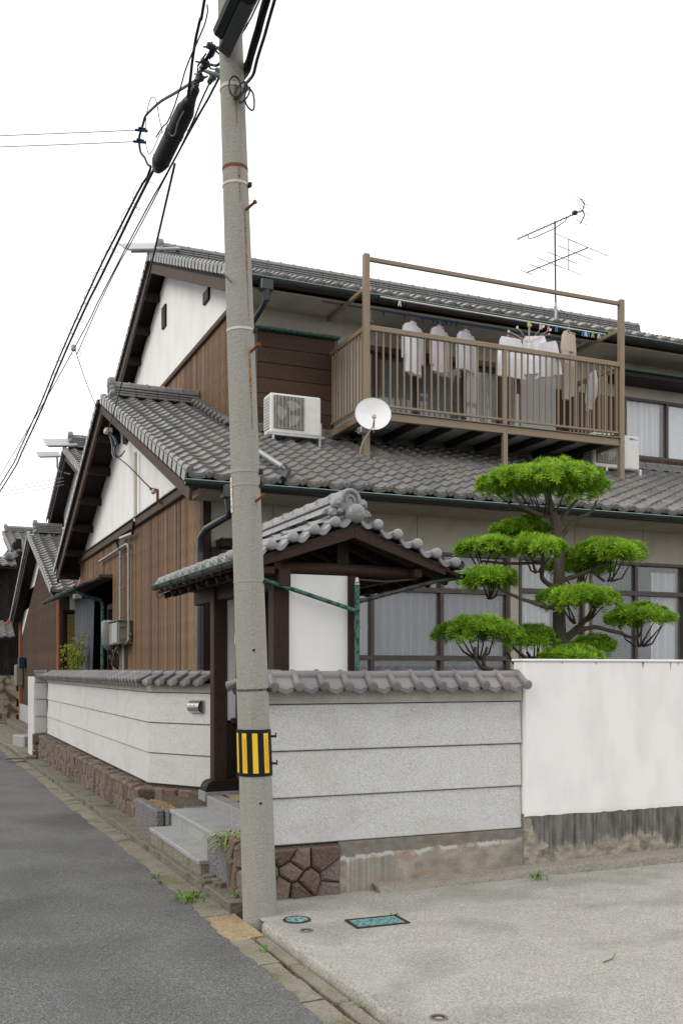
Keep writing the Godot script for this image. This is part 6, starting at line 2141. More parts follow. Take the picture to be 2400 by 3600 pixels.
	b.prism(PackedVector2Array([Vector2(-28.9, 5.95), Vector2(-23.9, 5.95), Vector2(-26.0, 6.95)]), Transform3D(Basis(Vector3(0, 0, 1), Vector3.UP, Vector3(-1, 0, 0)), Vector3(3.98, 0, 0)), 0.18)
	wput("wall", b, m_("plaster"), N)
	var da := Vector3(0, -pa / la, 1 / la)
	var U := wput("tiled_roof", slab(3.44, 9.0, 22.9, yu - 3.1 * pa - 0.05, su, yu - 0.05, 0.06), m_("soffit"), N)
	wput("roof_boarding", slab(3.44, 9.0, 29.5, yu - 3.5 * pa - 0.05, su, yu - 0.05, 0.06), m_("soffit"), U)
	tile_field(U, W(3.42, yu - 3.1 * pa + 0.03, 22.85), Vector3(1, 0, 0), da, 6, 14, 0.3, 0.245, [84], func(_c, _r): return true)
	verge_run(U, W(3.40, yu - 3.1 * pa + 0.02, 22.85), Vector3(1, 0, 0), da, 14, 0.245, -1.0)
	verge_run(U, W(3.50, yu - 3.5 * pa + 0.02, 29.55), Vector3(-1, 0, 0), Vector3(0, da.y, -da.z), 15, 0.245, 1.0)
	bar(U, "bargeboard", W(3.48, yu - 3.1 * pa - 0.13, 22.95), W(3.48, yu - 0.15, su), Vector3(0.05, 0.17, 0), m_("trim_wood"))
	bar(U, "bargeboard", W(3.48, yu - 3.5 * pa - 0.13, 29.45), W(3.48, yu - 0.15, su), Vector3(0.05, 0.17, 0), m_("black_wood"))
	ridge(U, W(3.62, yu + 0.06, su), W(8.9, yu + 0.06, su), 6, "tile", 0.3)
	gutter_run(U, W(3.3, yu - 3.5 * pa - 0.1, 29.6), W(5.0, yu - 3.5 * pa - 0.1, 29.6), 0.055, m_("gutter_dark"), m_("gutter_dark"), Vector3(0, 0, -1))
	b = MB.new()
	b.cbox(W(3.72, yu - 3.5 * pa - 0.25, 29.6), Vector3(0.2, 0.2, 0.16), 0.02)
	b.tube([W(3.72, yu - 3.5 * pa - 0.3, 29.6), W(3.74, yu - 3.5 * pa - 0.5, 29.5), W(3.95, yu - 3.5 * pa - 0.55, 29.1), W(3.95, 4.6, 29.0)], 0.04, 8)
	wput("rainwater_head", b, m_("gutter_dark"), U)
	solar(W(3.54, 7.1, 26.0), 0.74, "flat pale panel on the neighbour's ridge, upper of two", 0.10)
	solar(W(3.32, 6.9, 26.6), 0.54, "flat pale panel on the neighbour's gable, lower of two", 0.10)
	# ---- dark house beyond
	var D := thing("dark_house", W(3.0, -0.3, 39.0), "farther black planked house with grey tiled roofs", "house")
	b = MB.new()
	b.span(W(2.3, -0.5, 37.6), W(6.0, 5.6, 37.9)); b.span(W(3.3, -0.5, 37.9), W(3.5, 6.3, 44.0))
	var dw := wput("wall", b, m_("black_wood"), D)
	plank_wall(dw, W(2.3, 1.0, 37.58), Vector3(1, 0, 0), Vector3(0, 0, 1), 1.3, 4.4, 0.13, "coal", 3)
	var pc := 0.3
	var lc := sqrt(1 + pc * pc)
	var C := wput("roof", slab(3.2, 8.0, 38.0, 5.75, 42.0, 6.95, 0.08), m_("soffit"), D)
	var dc := Vector3(0, -pc / lc, 1 / lc)
	tile_field(C, W(3.15, 5.86, 37.9), Vector3(1, 0, 0), dc, 6, 16, 0.32, 0.26, [96], func(_c, _r): return true)
	verge_run(C, W(3.12, 5.84, 37.9), Vector3(1, 0, 0), dc, 16, 0.26, -1.0)
	ridge(C, W(3.3, 7.05, 42.0), W(7.5, 7.05, 42.0), 4, "tile", 0.35)
	bar(C, "bargeboard", W(3.2, 5.65, 38.0), W(3.2, 6.86, 42.0), Vector3(0.06, 0.2, 0), m_("trim_wood"))
	b = MB.new()
	b.span(W(3.25, 5.4, 38.1), W(3.3, 6.2, 41.0))
	wput("gable_boards", b, m_("coal_2"), D)
	# pent roof facing the lane and a lean-to below
	for q in [[1.6, 3.25, 36.7, 5.15, 37.6, 5.50, 6, 4], [1.5, 3.05, 36.2, 2.62, 37.6, 3.2, 6, 6]]:
		var pp: float = (q[5] - q[3]) / (q[4] - q[2])
		var lp := sqrt(1 + pp * pp)
		var P := wput("pent_roof", slab(q[0], q[1], q[2], q[3], q[4], q[5], 0.06), m_("soffit"), D)
		tile_field(P, W(q[0], q[3] + 0.07, q[2] - 0.04), Vector3(1, 0, 0), Vector3(0, -pp / lp, 1 / lp), q[6], q[7], 0.27, 0.25, [60], func(_c, _r): return true)
	ridge(C, W(3.0, 5.45, 37.0), W(3.3, 5.68, 38.0), 2, "tile", 0.25)
	b = MB.new()
	b.tube([W(3.05, 3.35, 37.5), W(2.95, 3.18, 37.3), W(2.3, 3.0, 36.9)], 0.05, 8)
	wput("lean_to_pipe", b, m_("orange_pipe"), D)
	# block wall before it
	var K := thing("block_wall", W(2.4, -0.4, 36.0), "old concrete block garden wall with dark stains up the lane", "wall")
	for i in 6:
		for j in 8:
			b = MB.new()
			b.cbox(W(0.95 + j * 0.40 + (0.2 if i % 2 else 0.0), -0.28 + i * 0.27 + 0.13, 36.0), Vector3(0.392, 0.262, 0.15), 0.008)
			if 0.95 + j * 0.40 < 3.3: wput("block", b, m_("block"), K)
	weed(W(2.35, -0.28, 35.6), 90, 0.28, 0.45, "green weeds before the block wall", "weed")
	b = MB.new()
	b.cbox(W(2.3, -0.36, 35.2), Vector3(1.8, 0.3, 0.3), 0.03)
	tag(put("stone_edging", b, m_("kerb")), "low stone edging before the block wall", "edging")
	# paving before the neighbour
	var pv := MB.new()
	var k2 := 0
	for q in [[1.86, 20.0, 2.75, 23.6, 0.03], [1.84, 23.65, 2.72, 28.2, 0.0], [1.80, 28.3, 2.7, 35.0, -0.02]]:
		pv.cbox(W((q[0] + q[2]) * 0.5, gy((q[1] + q[3]) * 0.5) - 0.08 + q[4], (q[1] + q[3]) * 0.5), Vector3(q[2] - q[0], 0.2, q[3] - q[1]), 0.015)
		k2 += 1
	structure("footpath", pv, m_("gutter"), "concrete paving before the neighbouring house")
	b = MB.new()
	b.T = Transform3D(Basis(Vector3.UP, 0.25), W(2.25, -0.02, 22.6))
	b.cbox(Vector3.ZERO, Vector3(0.5, 0.26, 0.7), 0.02)
	tag(put("granite_block", b, m_("granite_pale")), "pale granite block beside the far end of the street wall", "block")
	# little plank bridge over the drain
	var pb := thing("drain_plank", W(1.7, -0.1, 18.5), "thin concrete plank resting on a block over the drain", "plank")
	b = MB.new()
	b.cbox(W(1.66, gy(18.7) + 0.08, 18.72), Vector3(0.42, 0.03, 0.22), 0.006)
	wput("board", b, m_("kerb"), pb)
	b = MB.new()
	b.cbox(W(1.86, gy(18.5) + 0.085, 18.5), Vector3(0.2, 0.1, 0.3), 0.01)
	wput("block", b, m_("kerb"), pb)
	# nandina behind the street wall
	nandina(W(2.70, 0.4, 19.4))
func nandina(at: Vector3) -> void:
	var o := thing("nandina_shrub", at, "feathery yellow green shrub above the far street wall", "shrub")
	var tm := leaf_mesh(7, 0.07, 0.016, 1.3)
	var tr := []
	for k in 7:
		var a := rr(0, TAU); var h := rr(1.2, 1.85)
		var tip := Vector3(cos(a) * rr(0.05, 0.18), h, sin(a) * rr(0.1, 0.32))
		var b := MB.new()
		b.tube([Vector3(rr(-0.05, 0.05), 0, rr(-0.05, 0.05)), tip * Vector3(0.5, 0.6, 0.5), tip], [0.008, 0.006, 0.003], 5)
		put("stem", b, m_("twig"), o)
		for j in 26:
			var q := tip * rr(0.72, 1.0) + Vector3(rr(-0.11, 0.11), rr(-0.12, 0.12), rr(-0.2, 0.2))
			tr.append(Transform3D(Basis(Vector3(rr(-1, 1), rr(-1, 1), rr(-1, 1)).normalized(), rr(0, 2.0)).scaled(Vector3.ONE * rr(0.8, 1.3)), q))
	scatter(o, "foliage", tm, tr, Color(0.20, 0.26, 0.02), Color(0.36, 0.38, 0.04))
func scatter(o: Node3D, called: String, m: ArrayMesh, tr: Array, c0: Color, c1: Color) -> void:
	var tints := []
	for k in 6:
		var a := m.surface_get_arrays(0)
		var col := PackedColorArray()
		col.resize(a[Mesh.ARRAY_VERTEX].size()); col.fill(c0.lerp(c1, k / 5.0))
		a[Mesh.ARRAY_COLOR] = col
		var am := ArrayMesh.new()
		am.add_surface_from_arrays(Mesh.PRIMITIVE_TRIANGLES, a)
		tints.append(am)
	var tool := SurfaceTool.new()
	tool.begin(Mesh.PRIMITIVE_TRIANGLES)
	for t in tr: tool.append_from(tints[rng.randi() % 6], 0, t)
	put(called, tool.commit(), m_("leaf"), o)
func leaf_mesh(n: int, l: float, w: float, spread: float) -> ArrayMesh:   # a tuft of narrow leaves round +y
	var v := PackedVector3Array(); var nn := PackedVector3Array()
	for i in n:
		var a := TAU * i * 0.618 + rr(-0.3, 0.3)
		var e := spread * sqrt((i + 0.6) / n)
		var d := Vector3(cos(a) * sin(e), cos(e), sin(a) * sin(e))
		var side := d.cross(Vector3.UP if absf(d.y) < 0.95 else Vector3.RIGHT).normalized() * w * 0.5
		var ll := l * rr(0.75, 1.1)
		var mid := d * ll * 0.55 + Vector3(0, 0.004, 0)
		var tip := d * ll - Vector3(0, ll * 0.06, 0)
		var k := side.cross(d).normalized()
		if k.y < 0: k = -k
		for t in [[Vector3.ZERO, mid - side, mid + side], [mid - side, tip, mid + side]]:
			var g: Vector3 = (t[2] - t[0]).cross(t[1] - t[0])
			var s: Array = t if g.dot(k) > 0 else [t[0], t[2], t[1]]
			for p in s: v.push_back(p); nn.push_back(k)
	var arr := []
	arr.resize(Mesh.ARRAY_MAX)
	arr[Mesh.ARRAY_VERTEX] = v; arr[Mesh.ARRAY_NORMAL] = nn
	var m := ArrayMesh.new()
	m.add_surface_from_arrays(Mesh.PRIMITIVE_TRIANGLES, arr)
	return m

# ---------------------------------------------------------------- clipped tree
func build_tree() -> void:
	var o := thing("cloud_pruned_tree", W(5.70, 0.3, 8.0), "cloud pruned evergreen tree with bright green pads behind the walls", "tree")
	var at := world_at(o)
	var eye := Vector3(0, 1.52, 0)
	var b := MB.new()
	b.tube([W(5.72, 0.3, 8.0), W(5.70, 1.2, 8.0), W(5.70, 1.67, 8.0), W(5.685, 2.16, 8.0), W(5.685, 2.6, 7.99), W(5.66, 2.89, 7.99), W(5.60, 3.08, 8.0), W(5.56, 3.22, 8.0)], [0.095, 0.08, 0.068, 0.058, 0.052, 0.05, 0.036, 0.02], 12)
	wput("trunk", b, m_("bark"), o)
	var tufts := []
	for k in 4: tufts.append(leaf_mesh(15, 0.074, 0.0095, 1.2))
	# [x0, x1, y0, y1, depth s, half depth, leaf tone: differing growth plus shade painted into the darker pads]
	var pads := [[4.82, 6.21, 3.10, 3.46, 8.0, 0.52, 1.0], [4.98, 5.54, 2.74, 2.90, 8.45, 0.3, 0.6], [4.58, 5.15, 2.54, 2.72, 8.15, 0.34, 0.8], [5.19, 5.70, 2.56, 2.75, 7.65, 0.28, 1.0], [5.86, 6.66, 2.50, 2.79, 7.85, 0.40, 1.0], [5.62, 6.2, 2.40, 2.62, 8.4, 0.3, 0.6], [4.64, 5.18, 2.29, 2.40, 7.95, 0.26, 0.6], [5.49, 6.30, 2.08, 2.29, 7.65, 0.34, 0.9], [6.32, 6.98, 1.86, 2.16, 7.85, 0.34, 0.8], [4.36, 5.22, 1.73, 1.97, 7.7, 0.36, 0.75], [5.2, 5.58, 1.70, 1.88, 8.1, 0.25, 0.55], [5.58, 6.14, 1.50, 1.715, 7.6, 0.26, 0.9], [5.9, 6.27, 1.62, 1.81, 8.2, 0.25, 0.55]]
	for q in pads:
		var f: float = q[4] / 8.0
		var cx: float = (q[0] + q[1]) * 0.5 * f
		var rx: float = (q[1] - q[0]) * 0.5 * f - 0.07
		var y0: float = 1.52 + (q[2] - 1.52) * f; var y1: float = 1.52 + (q[3] - 1.52) * f + 0.0
		var rz: float = q[5]
		var h := y1 - y0
		var tr := []
		var n := int(rx * rz * PI * 25.0) + 6
		var lobes := []
		for k in n:
			var a := TAU * k * 0.618 + rr(-0.2, 0.2)
			var r := sqrt((k + 0.4) / n) * 0.86
			lobes.append([Vector3(cos(a) * r * rx, h * 0.86 * sqrt(maxf(0.0, 1.0 - r * r * 0.97)) * rr(0.8, 1.05), sin(a) * r * rz), rr(0.095, 0.15) * (1.25 if rx > 0.5 else 1.0)])
		for L in lobes:
			var cnt := int(L[1] * 500)
			for j in cnt:
				var d := Vector3(rr(-1, 1), rr(-0.35, 1.0), rr(-1, 1)).normalized()
				var pos: Vector3 = L[0] + d * L[1] * Vector3(1, 0.62, 1) * rr(0.75, 1.0)
				pos.y = maxf(pos.y, -0.03)
				var outw := (d * 0.6 + Vector3(L[0].x / rx * 0.75, 0.6, L[0].z / rz * 0.75)).normalized()
				var bs := Basis(Quaternion(Vector3.UP, outw)) * Basis(Vector3.UP, rr(0, TAU))
				tr.append(Transform3D(bs.scaled(Vector3.ONE * rr(0.75, 1.15)), pos))
		var pad := Node3D.new(); pad.name = "crown"; o.add_child(pad, true)
		pad.position = W(cx, y0, q[4]) - at
		for k in 4:
			var mine := []
			for i in tr.size():
				if i % 4 == k: mine.append(tr[i])
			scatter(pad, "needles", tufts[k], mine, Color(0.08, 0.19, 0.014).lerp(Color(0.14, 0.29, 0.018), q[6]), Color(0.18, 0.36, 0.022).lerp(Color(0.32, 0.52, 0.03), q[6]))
		# twigs that carry the pad
		for k in 4 + int(rx * 8.0):
			var L = lobes[rng.randi() % lobes.size()]
			var tw := MB.new()
			var e: Vector3 = L[0] * Vector3(0.95, 0.7, 0.95)
			tw.tube([Vector3(e.x * 0.15, -0.10, e.z * 0.15), Vector3(e.x * 0.5 + rr(-0.03, 0.03), -0.06 + rr(-0.02, 0.03), e.z * 0.5 + rr(-0.03, 0.03)), e], [0.013, 0.009, 0.004], 6)
			put("twig", tw, m_("twig"), pad)
	# branches
	var br := [[[5.63, 3.0, 8.0], [5.35, 3.02, 7.95], [5.15, 3.12, 7.9], [5.1, 3.2, 7.9]], [[5.66, 2.9, 8.0], [5.78, 3.05, 8.0], [5.9, 3.18, 8.0]], [[5.62, 3.0, 8.0], [5.5, 3.08, 7.9], [5.42, 3.2, 7.85]], [[5.68, 2.75, 8.0], [5.82, 2.95, 7.95], [5.98, 3.05, 7.9], [6.05, 3.16, 7.9]],
		[[5.66, 2.86, 8.0], [5.45, 2.75, 8.3], [5.4, 2.78, 8.6], [5.5, 2.82, 8.75]], [[5.68, 2.32, 8.0], [5.5, 2.36, 7.95], [5.42, 2.45, 7.9], [5.4, 2.52, 7.85], [5.1, 2.52, 7.95], [4.95, 2.56, 8.2]], [[5.42, 2.45, 7.9], [5.3, 2.52, 7.7], [5.22, 2.58, 7.6]],
		[[5.69, 2.38, 8.0], [5.88, 2.44, 7.95], [6.02, 2.50, 7.9], [6.12, 2.56, 7.8]], [[5.69, 2.45, 8.0], [5.85, 2.42, 8.2], [6.1, 2.48, 8.6]], [[5.55, 2.14, 7.75], [5.4, 2.10, 7.7], [5.2, 2.15, 7.75], [5.05, 2.22, 7.85], [4.95, 2.28, 7.9]], [[5.69, 2.1, 8.0], [5.6, 2.1, 7.85], [5.55, 2.14, 7.75]],
		[[5.70, 1.8, 8.0], [5.82, 1.95, 7.85], [5.85, 2.04, 7.7], [5.72, 2.12, 7.5]], [[5.72, 1.75, 8.0], [5.95, 1.92, 7.95], [6.25, 1.90, 7.9], [6.5, 1.84, 7.9], [6.55, 1.9, 7.85]], [[5.70, 1.2, 8.0], [5.45, 1.48, 7.8], [5.15, 1.50, 7.6], [4.9, 1.55, 7.5], [4.75, 1.68, 7.45]], [[5.3, 1.50, 7.7], [5.05, 1.60, 7.55], [4.85, 1.72, 7.5]], [[4.9, 1.50, 7.5], [4.55, 1.52, 7.4], [4.42, 1.6, 7.4], [4.4, 1.72, 7.4]], [[4.6, 1.46, 7.4], [4.5, 1.56, 7.42], [4.55, 1.72, 7.45]], [[5.7, 1.4, 8.0], [5.5, 1.58, 8.1], [5.42, 1.7, 8.15]], [[5.7, 1.35, 8.0], [5.9, 1.5, 8.1], [6.2, 1.62, 8.4]], [[5.7, 1.2, 8.0], [5.6, 1.4, 7.7], [5.55, 1.5, 7.3]]]
	for q in br:
		b = MB.new()
		var pts := []; var rad := []
		for i in q.size():
			pts.append(W(q[i][0], q[i][1], q[i][2]))
			rad.append(lerpf(0.026, 0.012, i / float(q.size() - 1)))
		var fine := smooth(pts)
		var fr := []
		for i in fine.size(): fr.append(lerpf(0.027, 0.011, i / float(fine.size() - 1)))
		b.tube(fine, fr, 8)
		wput("branch", b, m_("twig") if q[0][1] < 1.6 else m_("bark"), o)
func smooth(pts: Array) -> Array:
	var c := Curve3D.new()
	for i in pts.size():
		var t: Vector3 = (pts[mini(i + 1, pts.size() - 1)] - pts[maxi(i - 1, 0)]) * 0.3
		c.add_point(pts[i], -t, t)
	var out := []
	for i in pts.size() - 1:
		for k in 6: out.append(c.sample(i, k / 6.0))
	out.append(pts[-1])
	return out

# ---------------------------------------------------------------- cables
func cable(called: String, pts: Array, r: float, m: String, label: String, group := "overhead cables") -> void:
	var b := MB.new()
	b.tube(smooth(pts) if pts.size() > 2 else pts, r * 0.78, 6)
	tag(put(called, b, m_(m)), label, "cable", group)
func sag(a: Vector3, c: Vector3, s: float) -> Array:
	var out := []
	for i in 13:
		var t := i / 12.0
		out.append(a.lerp(c, t) - Vector3(0, 4.0 * s * t * (1 - t), 0))
	return out
func build_cables() -> void:
	# terminal box on the pole
	var t := thing("cable_terminal_box", W(1.74, 5.3, 5.75), "dark grey cable box slung beside the pole top", "cable box")
	var ax := (W(1.70, 5.22, 5.66) - W(1.685, 5.20, 5.16)).normalized()
	var b := MB.new()
	var side := Vector3.UP.cross(ax).normalized()
	var bs := Basis(side, ax.cross(side), ax)
	b.T = Transform3D(bs * Basis(Vector3(0, 0, 1), 0.45), W(1.695, 5.24, 5.43))
	b.cbox(Vector3(0, 0, 0), Vector3(0.08, 0.2, 0.5), 0.01)
	wput("housing", b, m_("box_grey"), t)
	b = MB.new()
	b.T = Transform3D(bs * Basis(Vector3(0, 0, 1), 0.45), W(1.695, 5.24, 5.43))
	b.cbox(Vector3(0.065, -0.01, -0.06), Vector3(0.08, 0.18, 0.44), 0.02)
	b.cbox(Vector3(0.03, -0.02, -0.30), Vector3(0.13, 0.14, 0.16), 0.03)
	wput("cable_block", b, m_("closure"), t)
	for k in 5:
		b = MB.new()
		var o := Vector3(0.012 * k + rr(-0.012, 0.012), -0.03 - 0.014 * k + rr(-0.015, 0.015), rr(-0.03, 0.03))
		b.tube(smooth([W(1.78, 5.52 + rr(-0.06, 0.06), 4.75) + o * 0.6, W(1.765, 5.30, 5.2) + o, W(1.78, 5.20, 5.5) + o, W(1.805, 5.19, 5.8) + o, W(1.80, 5.28, 6.05) + o * 0.5, W(1.72, 5.42, 6.3)]), 0.010, 6)
		wput("jumper_cable", b, m_("grey_cable") if k == 0 else m_("black_rubber"), t)
	b = MB.new()
	b.tube(smooth([W(1.64, 5.30, 5.55), W(1.645, 5.36, 5.5), W(1.68, 5.27, 5.36), W(1.72, 5.24, 5.24), W(1.76, 5.34, 5.05), W(1.78, 5.5, 4.85)]), 0.011, 6)
	wput("pale_cable", b, m_("grey_cable"), t)
	for k in 4:
		b = MB.new()
		var pts := []
		for i in 12:
			var a := TAU * i / 11.0
			pts.append(pole_side(4.96 + 0.06 * sin(a + k) - 0.02 * k, 0.25 + k * 0.25 + 0.35 * cos(a), 0.03 + 0.01 * k))
		b.tube(smooth(pts), 0.0055, 5)
		wput("slack_loop", b, m_("black_rubber"), t)
	var ua := thing("pole_top_bracket", pole_side(5.6, -1.2, 0.02), "small rusty bracket with wire at the pole top", "bracket")
	b = MB.new()
	b.cbox(Vector3.ZERO, Vector3(0.06, 0.09, 0.05), 0.008)
	put("clamp", b, m_("rusty"), ua)
	b = MB.new()
	b.tube(smooth([Vector3(0, 0.02, 0), Vector3(-0.05, 0.05, 0.02), Vector3(-0.09, 0.02, 0.02), Vector3(-0.06, -0.03, 0.0), Vector3(-0.03, -0.01, 0)]), 0.004, 5)
	put("wire", b, m_("cable"), ua)
	# splice closure
	var c := thing("splice_closure", W(1.70, 5.30, 7.0), "long black splice case hanging from the cables", "splice case")
	var p0 := W(1.70, 5.38, 6.58); var p1 := W(1.69, 5.36, 7.55)
	var d := (p1 - p0).normalized()
	b = MB.new()
	b.lathe(p0, d, [[0.025, 0.0], [0.042, 0.03], [0.056, 0.12], [0.064, 0.14], [0.066, 0.3], [0.068, 0.32], [0.064, 0.34], [0.066, 0.86], [0.06, 0.9], [0.042, 0.97], [0.025, 0.98]], 12)
	wput("shell", b, m_("closure"), c)
	for k in [0.42, 0.46, 0.84]:
		b = MB.new()
		b.tube([p0 + d * k, p0 + d * (k + 0.012)], 0.0685, 12)
		wput("clamp_band", b, m_("box_grey"), c)
	b = MB.new()
	b.lathe(p0 - d * 0.14, d, [[0.016, 0.0], [0.03, 0.02], [0.032, 0.1], [0.04, 0.16]], 10)
	wput("neck", b, m_("black_rubber"), c)
	b = MB.new()
	b.tube(smooth([p0 + d * 0.1 + Vector3(-0.03, -0.05, 0.03), p0 + d * 0.2 + Vector3(-0.04, -0.07, 0.02), p0 + d * 0.34 + Vector3(-0.03, -0.075, 0), p0 + d * 0.38 + Vector3(-0.062, -0.04, 0.0)]), 0.005, 5)
	wput("tie_wire", b, m_("grey_cable"), c)
	# connectors strung between box and splice
	for k in 7:
		b = MB.new()
		var q := W(1.72, 5.46, 6.1).lerp(W(1.70, 5.42, 6.5), k / 6.0) + Vector3(rr(-0.015, 0.015), rr(-0.03, 0.03), 0)
		b.T = Transform3D(Basis(Vector3(rr(-1, 1), 1, rr(-1, 1)).normalized(), rr(0, 3)), q)
		b.cbox(Vector3.ZERO, Vector3(0.035, 0.06, 0.04), 0.008)
		b.tube([Vector3(-0.05, 0.02, 0), Vector3(0.05, 0.03, 0.01)], 0.006, 5)
		b.tube([Vector3(0, -0.05, 0.02), Vector3(0.02, 0.06, -0.02)], 0.006, 5)
		tag(put("cable_clamp", b, m_("black_rubber")), "small black clamp, %s below the cable box on the way to the splice case" % ["first", "second", "third", "fourth", "fifth", "sixth", "seventh"][k], "clamp", "cable clamps")
	for k in 3:
		b = MB.new()
		var q := W(1.80, 5.42, 6.28).lerp(W(1.80, 5.46, 6.45), k / 2.0)
		b.T = Transform3D(Basis(Vector3(1, k, 0.5).normalized(), k), q)
		b.cbox(Vector3.ZERO, Vector3(0.03, 0.05, 0.03), 0.006)
		b.tube([Vector3(-0.05, 0.01, 0), Vector3(0.05, 0.02, 0.01)], 0.005, 5)
		tag(put("green_clamp", b, m_("copper")), ["top", "middle", "bottom"][k] + " one of three green cable clamps left of the pole", "clamp", "green cable clamps")
	var far := W(1.05, 5.9, 46.0)
	cable("thick_cable", [W(1.72, 5.46, 6.1), W(1.705, 5.44, 6.5), W(1.70, 5.40, 7.2), W(1.69, 5.42, 7.9), W(1.665, 5.39, 9.5), W(1.63, 5.33, 12.0), W(1.57, 5.08, 16.0), W(1.49, 5.02, 20.6), W(1.3, 5.3, 32.0), far], 0.016, "cable", "thick main cable running up the lane past the splice case")
	cable("bulging_cable", [W(1.71, 5.43, 6.42), W(1.71, 5.63, 6.93), W(1.69, 5.91, 7.73), W(1.69, 5.96, 8.1), W(1.69, 5.84, 8.21), W(1.69, 5.6, 7.95), W(1.69, 5.46, 7.9), W(1.66, 5.45, 8.6), W(1.62, 5.41, 11.5), W(1.55, 5.15, 16.0), W(1.47, 5.10, 20.6), W(1.28, 5.38, 32.0), far + Vector3(0, 0.1, 0)], 0.013, "cable", "black cable bowing out left around the splice case")
	cable("thin_cable", [W(1.80, 5.44, 6.28), W(1.80, 5.45, 6.6), W(1.79, 5.39, 7.0), W(1.785, 5.385, 7.6), W(1.765, 5.385, 8.5), W(1.74, 5.37, 10.2), W(1.71, 5.33, 12.0), W(1.64, 5.36, 16.0), W(1.56, 5.50, 21.6), W(1.4, 5.8, 34.0)], 0.008, "cable", "thin twisted cable below the main cable")
	cable("thin_cable", [W(1.88, 5.56, 6.3), W(1.875, 5.53, 6.8), W(1.865, 5.54, 7.7), W(1.84, 5.51, 9.0), W(1.82, 5.51, 10.5), W(1.79, 5.37, 12.4)], 0.007, "cable", "thin cable that ends at the branching clip")
	cable("falling_cable", [W(1.68, 6.6, 5.5), W(1.67, 6.2, 5.75), W(1.66, 5.73, 6.09), W(1.65, 5.64, 6.17), W(1.65, 5.55, 6.3), W(1.65, 5.39, 6.41), W(1.66, 5.34, 6.5)], 0.013, "cable", "blue black cable dropping from the top to the splice case")
	cable("thin_wire", [W(1.61, 5.54, 5.84), W(1.61, 5.47, 5.86), W(1.61, 5.45, 6.02), W(1.6, 5.42, 6.29), W(1.6, 5.37, 6.48), W(1.6, 5.33, 6.77), W(1.59, 5.35, 6.95), W(1.59, 5.38, 7.15)], 0.006, "cable", "thin wire from the pole arm down to the splice case")
	cable("outgoing_cable", [W(1.72, 5.40, 6.2), W(1.76, 5.32, 5.9), W(1.80, 5.42, 5.4), W(1.85, 5.7, 4.9), W(1.92, 6.2, 4.2)], 0.011, "cable", "cable leaving the pole top to the right")
	cable("outgoing_wire", [W(1.76, 5.30, 5.85), W(1.83, 5.45, 5.3), W(1.90, 5.9, 4.7), W(1.96, 6.3, 4.2)], 0.007, "cable", "thin cable beside the one leaving to the right")
	cable("blue_drop", [W(1.82, 5.38, 6.02), W(1.82, 5.40, 6.25), W(1.84, 5.45, 6.5), W(1.85, 5.48, 6.8), W(1.84, 5.5, 7.2)], 0.011, "blue_cable", "blue cable just left of the pole")
	cable("house_drop", sag(W(1.74, 5.24, 7.2), W(2.86, 5.42, 16.4), 0.10), 0.012, "blue_cable", "service drop running from the splice case to the house gable")
	cable("branch_drop", sag(W(1.71, 5.30, 12.0), W(2.78, 5.83, 16.8), 0.06), 0.007, "cable", "thin branch wire from the cables to the gable end")
	for q in [["crossing_wire", 5.70, 7.70, 6.0, "upper of two wires crossing the lane to the left"], ["crossing_wire", 5.645, 7.77, 5.93, "lower of two wires crossing the lane to the left"]]:
		cable(q[0], sag(W(1.56, q[1], q[2]), W(-8.0, q[3] - 0.18, 12.0), 0.12), 0.0042, "grey_cable", q[4])
	for k in 2:
		b = MB.new()
		b.tube([W(1.55, 5.70 - 0.055 * k, 7.7 + 0.07 * k), W(1.64, 5.69 - 0.055 * k, 7.66 + 0.07 * k)], 0.010, 6)
		b.cbox(W(1.60, 5.712 - 0.055 * k, 7.68 + 0.07 * k), Vector3(0.06, 0.012, 0.02), 0.003)
		tag(put("wire_anchor", b, m_("blue_cable")), ["upper small anchor left of the splice case", "lower small anchor left of the splice case"][k], "anchor")
	for k in 2:
		cable("anchor_loop", [W(1.63, 5.68 - 0.05 * k, 7.68), W(1.62, 5.80 - 0.28 * k, 7.60), W(1.62, 5.78 - 0.36 * k, 7.35 + 0.1 * k), W(1.64, 5.56 - 0.1 * k, 7.25), W(1.65, 5.45, 7.2)], 0.004, "cable", ["slack wire loop above the side wire anchors", "slack wire loop below the side wire anchors"][k])
	# spiral hanger along the main cable
	b = MB.new()
	var pts := []
	for i in 420:
		var s := 7.95 + i * 0.036
		var y := 5.40 if s < 9.5 else lerpf(5.39, 5.33, (s - 9.5) / 2.5) if s < 12.0 else lerpf(5.33, 5.08, (s - 12.0) / 4.0) if s < 16.0 else lerpf(5.08, 5.02, (s - 16.0) / 4.6) if s < 20.6 else 5.02 + (s - 20.6) * 0.02
		var a := TAU * i / 13.0
		var x := 1.69 - 0.0155 * (s - 7.9)
		pts.append(W(x + cos(a) * 0.055, y + 0.03 + sin(a) * 0.055, s))
	b.tube(pts, 0.0028, 4, false)
	tag(put("spiral_hanger", b, m_("grey_cable")), "thin spiral hanger wire wound along the main cable", "wire")
	b = MB.new()
	b.T = Transform3D(Basis(), W(1.70, 5.33, 12.05))
	b.cbox(Vector3.ZERO, Vector3(0.05, 0.07, 0.08), 0.01)
	var lp := []
	for i in 13: lp.append(Vector3(0.05 * cos(TAU * i / 12.0) + 0.03, -0.06 + 0.05 * sin(TAU * i / 12.0), 0))
	b.tube(lp, 0.004, 5)
	tag(put("branching_clip", b, m_("offwhite")), "pale clip where a wire branches off the cables", "clip")
	# wires on the gable
	var gi := thing("gable_insulator", W(2.86, 5.42, 16.4), "white wire anchor with hanging tails under the gable verge", "insulator")
	b = MB.new()
	b.cbox(Vector3.ZERO, Vector3(0.12, 0.08, 0.16), 0.015)
	put("anchor_block", b, m_("offwhite"), gi)
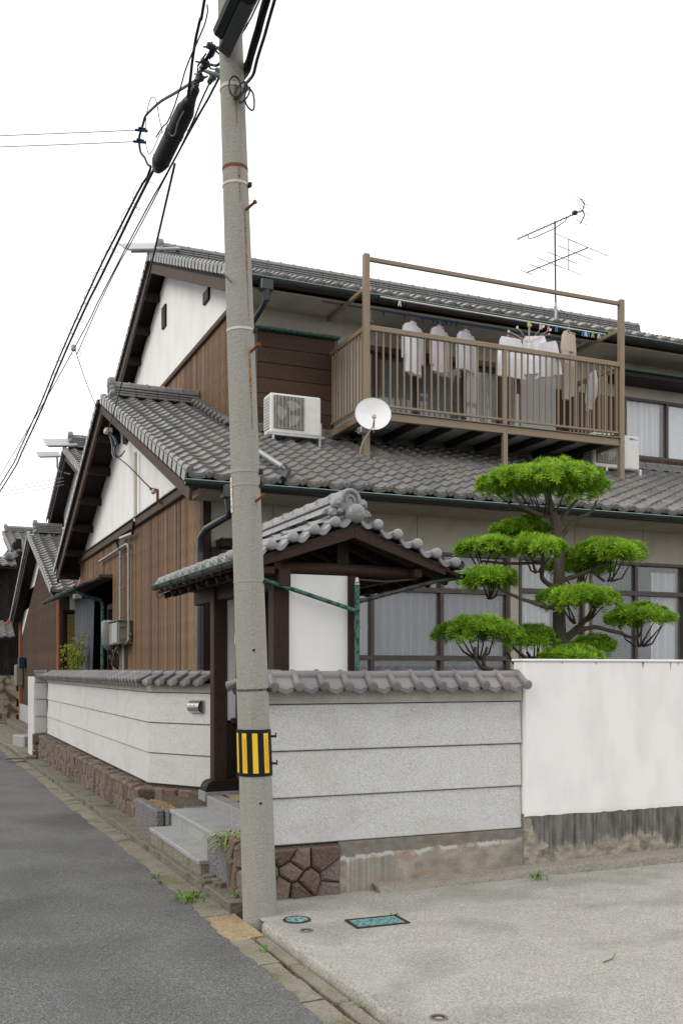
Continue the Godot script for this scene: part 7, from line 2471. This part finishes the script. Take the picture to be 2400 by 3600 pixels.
	for k in 4:
		b = MB.new()
		b.tube(smooth([Vector3(0, -0.02, 0.02 * k), Vector3(0.05 + 0.02 * k, -0.2, 0.05 + 0.05 * k), Vector3(0.06, -0.42 + 0.03 * k, 0.12 + 0.05 * k), Vector3(0.12, -0.46, 0.25), Vector3(0.22, -0.36, 0.3)]), 0.012, 5)
		put("tail", b, m_("blue_cable") if k % 2 else m_("grey_cable"), gi)
	cable("gable_wire", [W(2.92, 5.2, 16.4), W(2.95, 5.0, 16.2), W(2.97, 4.62, 15.2), W(3.0, 4.28, 14.4), W(3.04, 4.02, 13.82)], 0.012, "cable", "black wire crossing the white gable to the bracket")
	for k in 3:
		cable("distant_wire", sag(W(-3.0, 8.5 - 0.13 * k - (0.05 if k == 2 else 0.0), 45.0), W(3.45, 6.45 - 0.09 * k, 26.2), 0.25), 0.008, "grey_cable", ["upper", "middle", "lower"][k] + " of three thin distant wires running to the neighbour's gable", "distant wires")

func _ready() -> void:
	rng.seed = 20240611
	var cam := Camera3D.new()
	cam.name = "camera"; add_child(cam)
	cam.projection = Camera3D.PROJECTION_FRUSTUM
	cam.near = 0.1; cam.far = 900.0
	cam.size = 0.1 * 3600.0 / 3495.0
	cam.frustum_offset = Vector2(0, 0.1 * 556.0 / 3495.0)
	cam.position = Vector3(0, 1.52, 0); cam.rotation_degrees = Vector3(0, -23.09, 0)
	cam.current = true
	var env := Environment.new()
	env.background_mode = Environment.BG_SKY
	var sm := ProceduralSkyMaterial.new()
	sm.sky_top_color = Color(1.0, 1.0, 1.0); sm.sky_horizon_color = Color(0.97, 0.975, 0.985); sm.sky_curve = 0.2
	sm.ground_bottom_color = Color(0.42, 0.41, 0.39); sm.ground_horizon_color = Color(0.6, 0.6, 0.6)
	sm.sun_angle_max = 0.0
	var sky := Sky.new(); sky.sky_material = sm
	env.sky = sky
	env.background_energy_multiplier = 1.4
	env.tonemap_mode = Environment.TONE_MAPPER_LINEAR
	env.tonemap_exposure = 1.0
	env.sdfgi_enabled = true; env.ssao_enabled = true; env.ssil_enabled = true
	var we := WorldEnvironment.new(); we.name = "environment"; we.environment = env; add_child(we)
	var sun := DirectionalLight3D.new()
	sun.name = "sun"; add_child(sun)
	sun.light_energy = 0.5; sun.light_angular_distance = 35.0; sun.shadow_enabled = true
	sun.light_color = Color(1.0, 0.985, 0.96)
	sun.look_at_from_position(Vector3(-7, 5.2, 1.2), Vector3.ZERO)
	make_materials()
	stain_materials()
	build_ground()
	build_walls()
	build_house()
	build_gate()
	build_neighbours()
	build_balcony()
	build_fittings()
	build_pole()
	build_cables()
	build_tree()
	loose_bits()
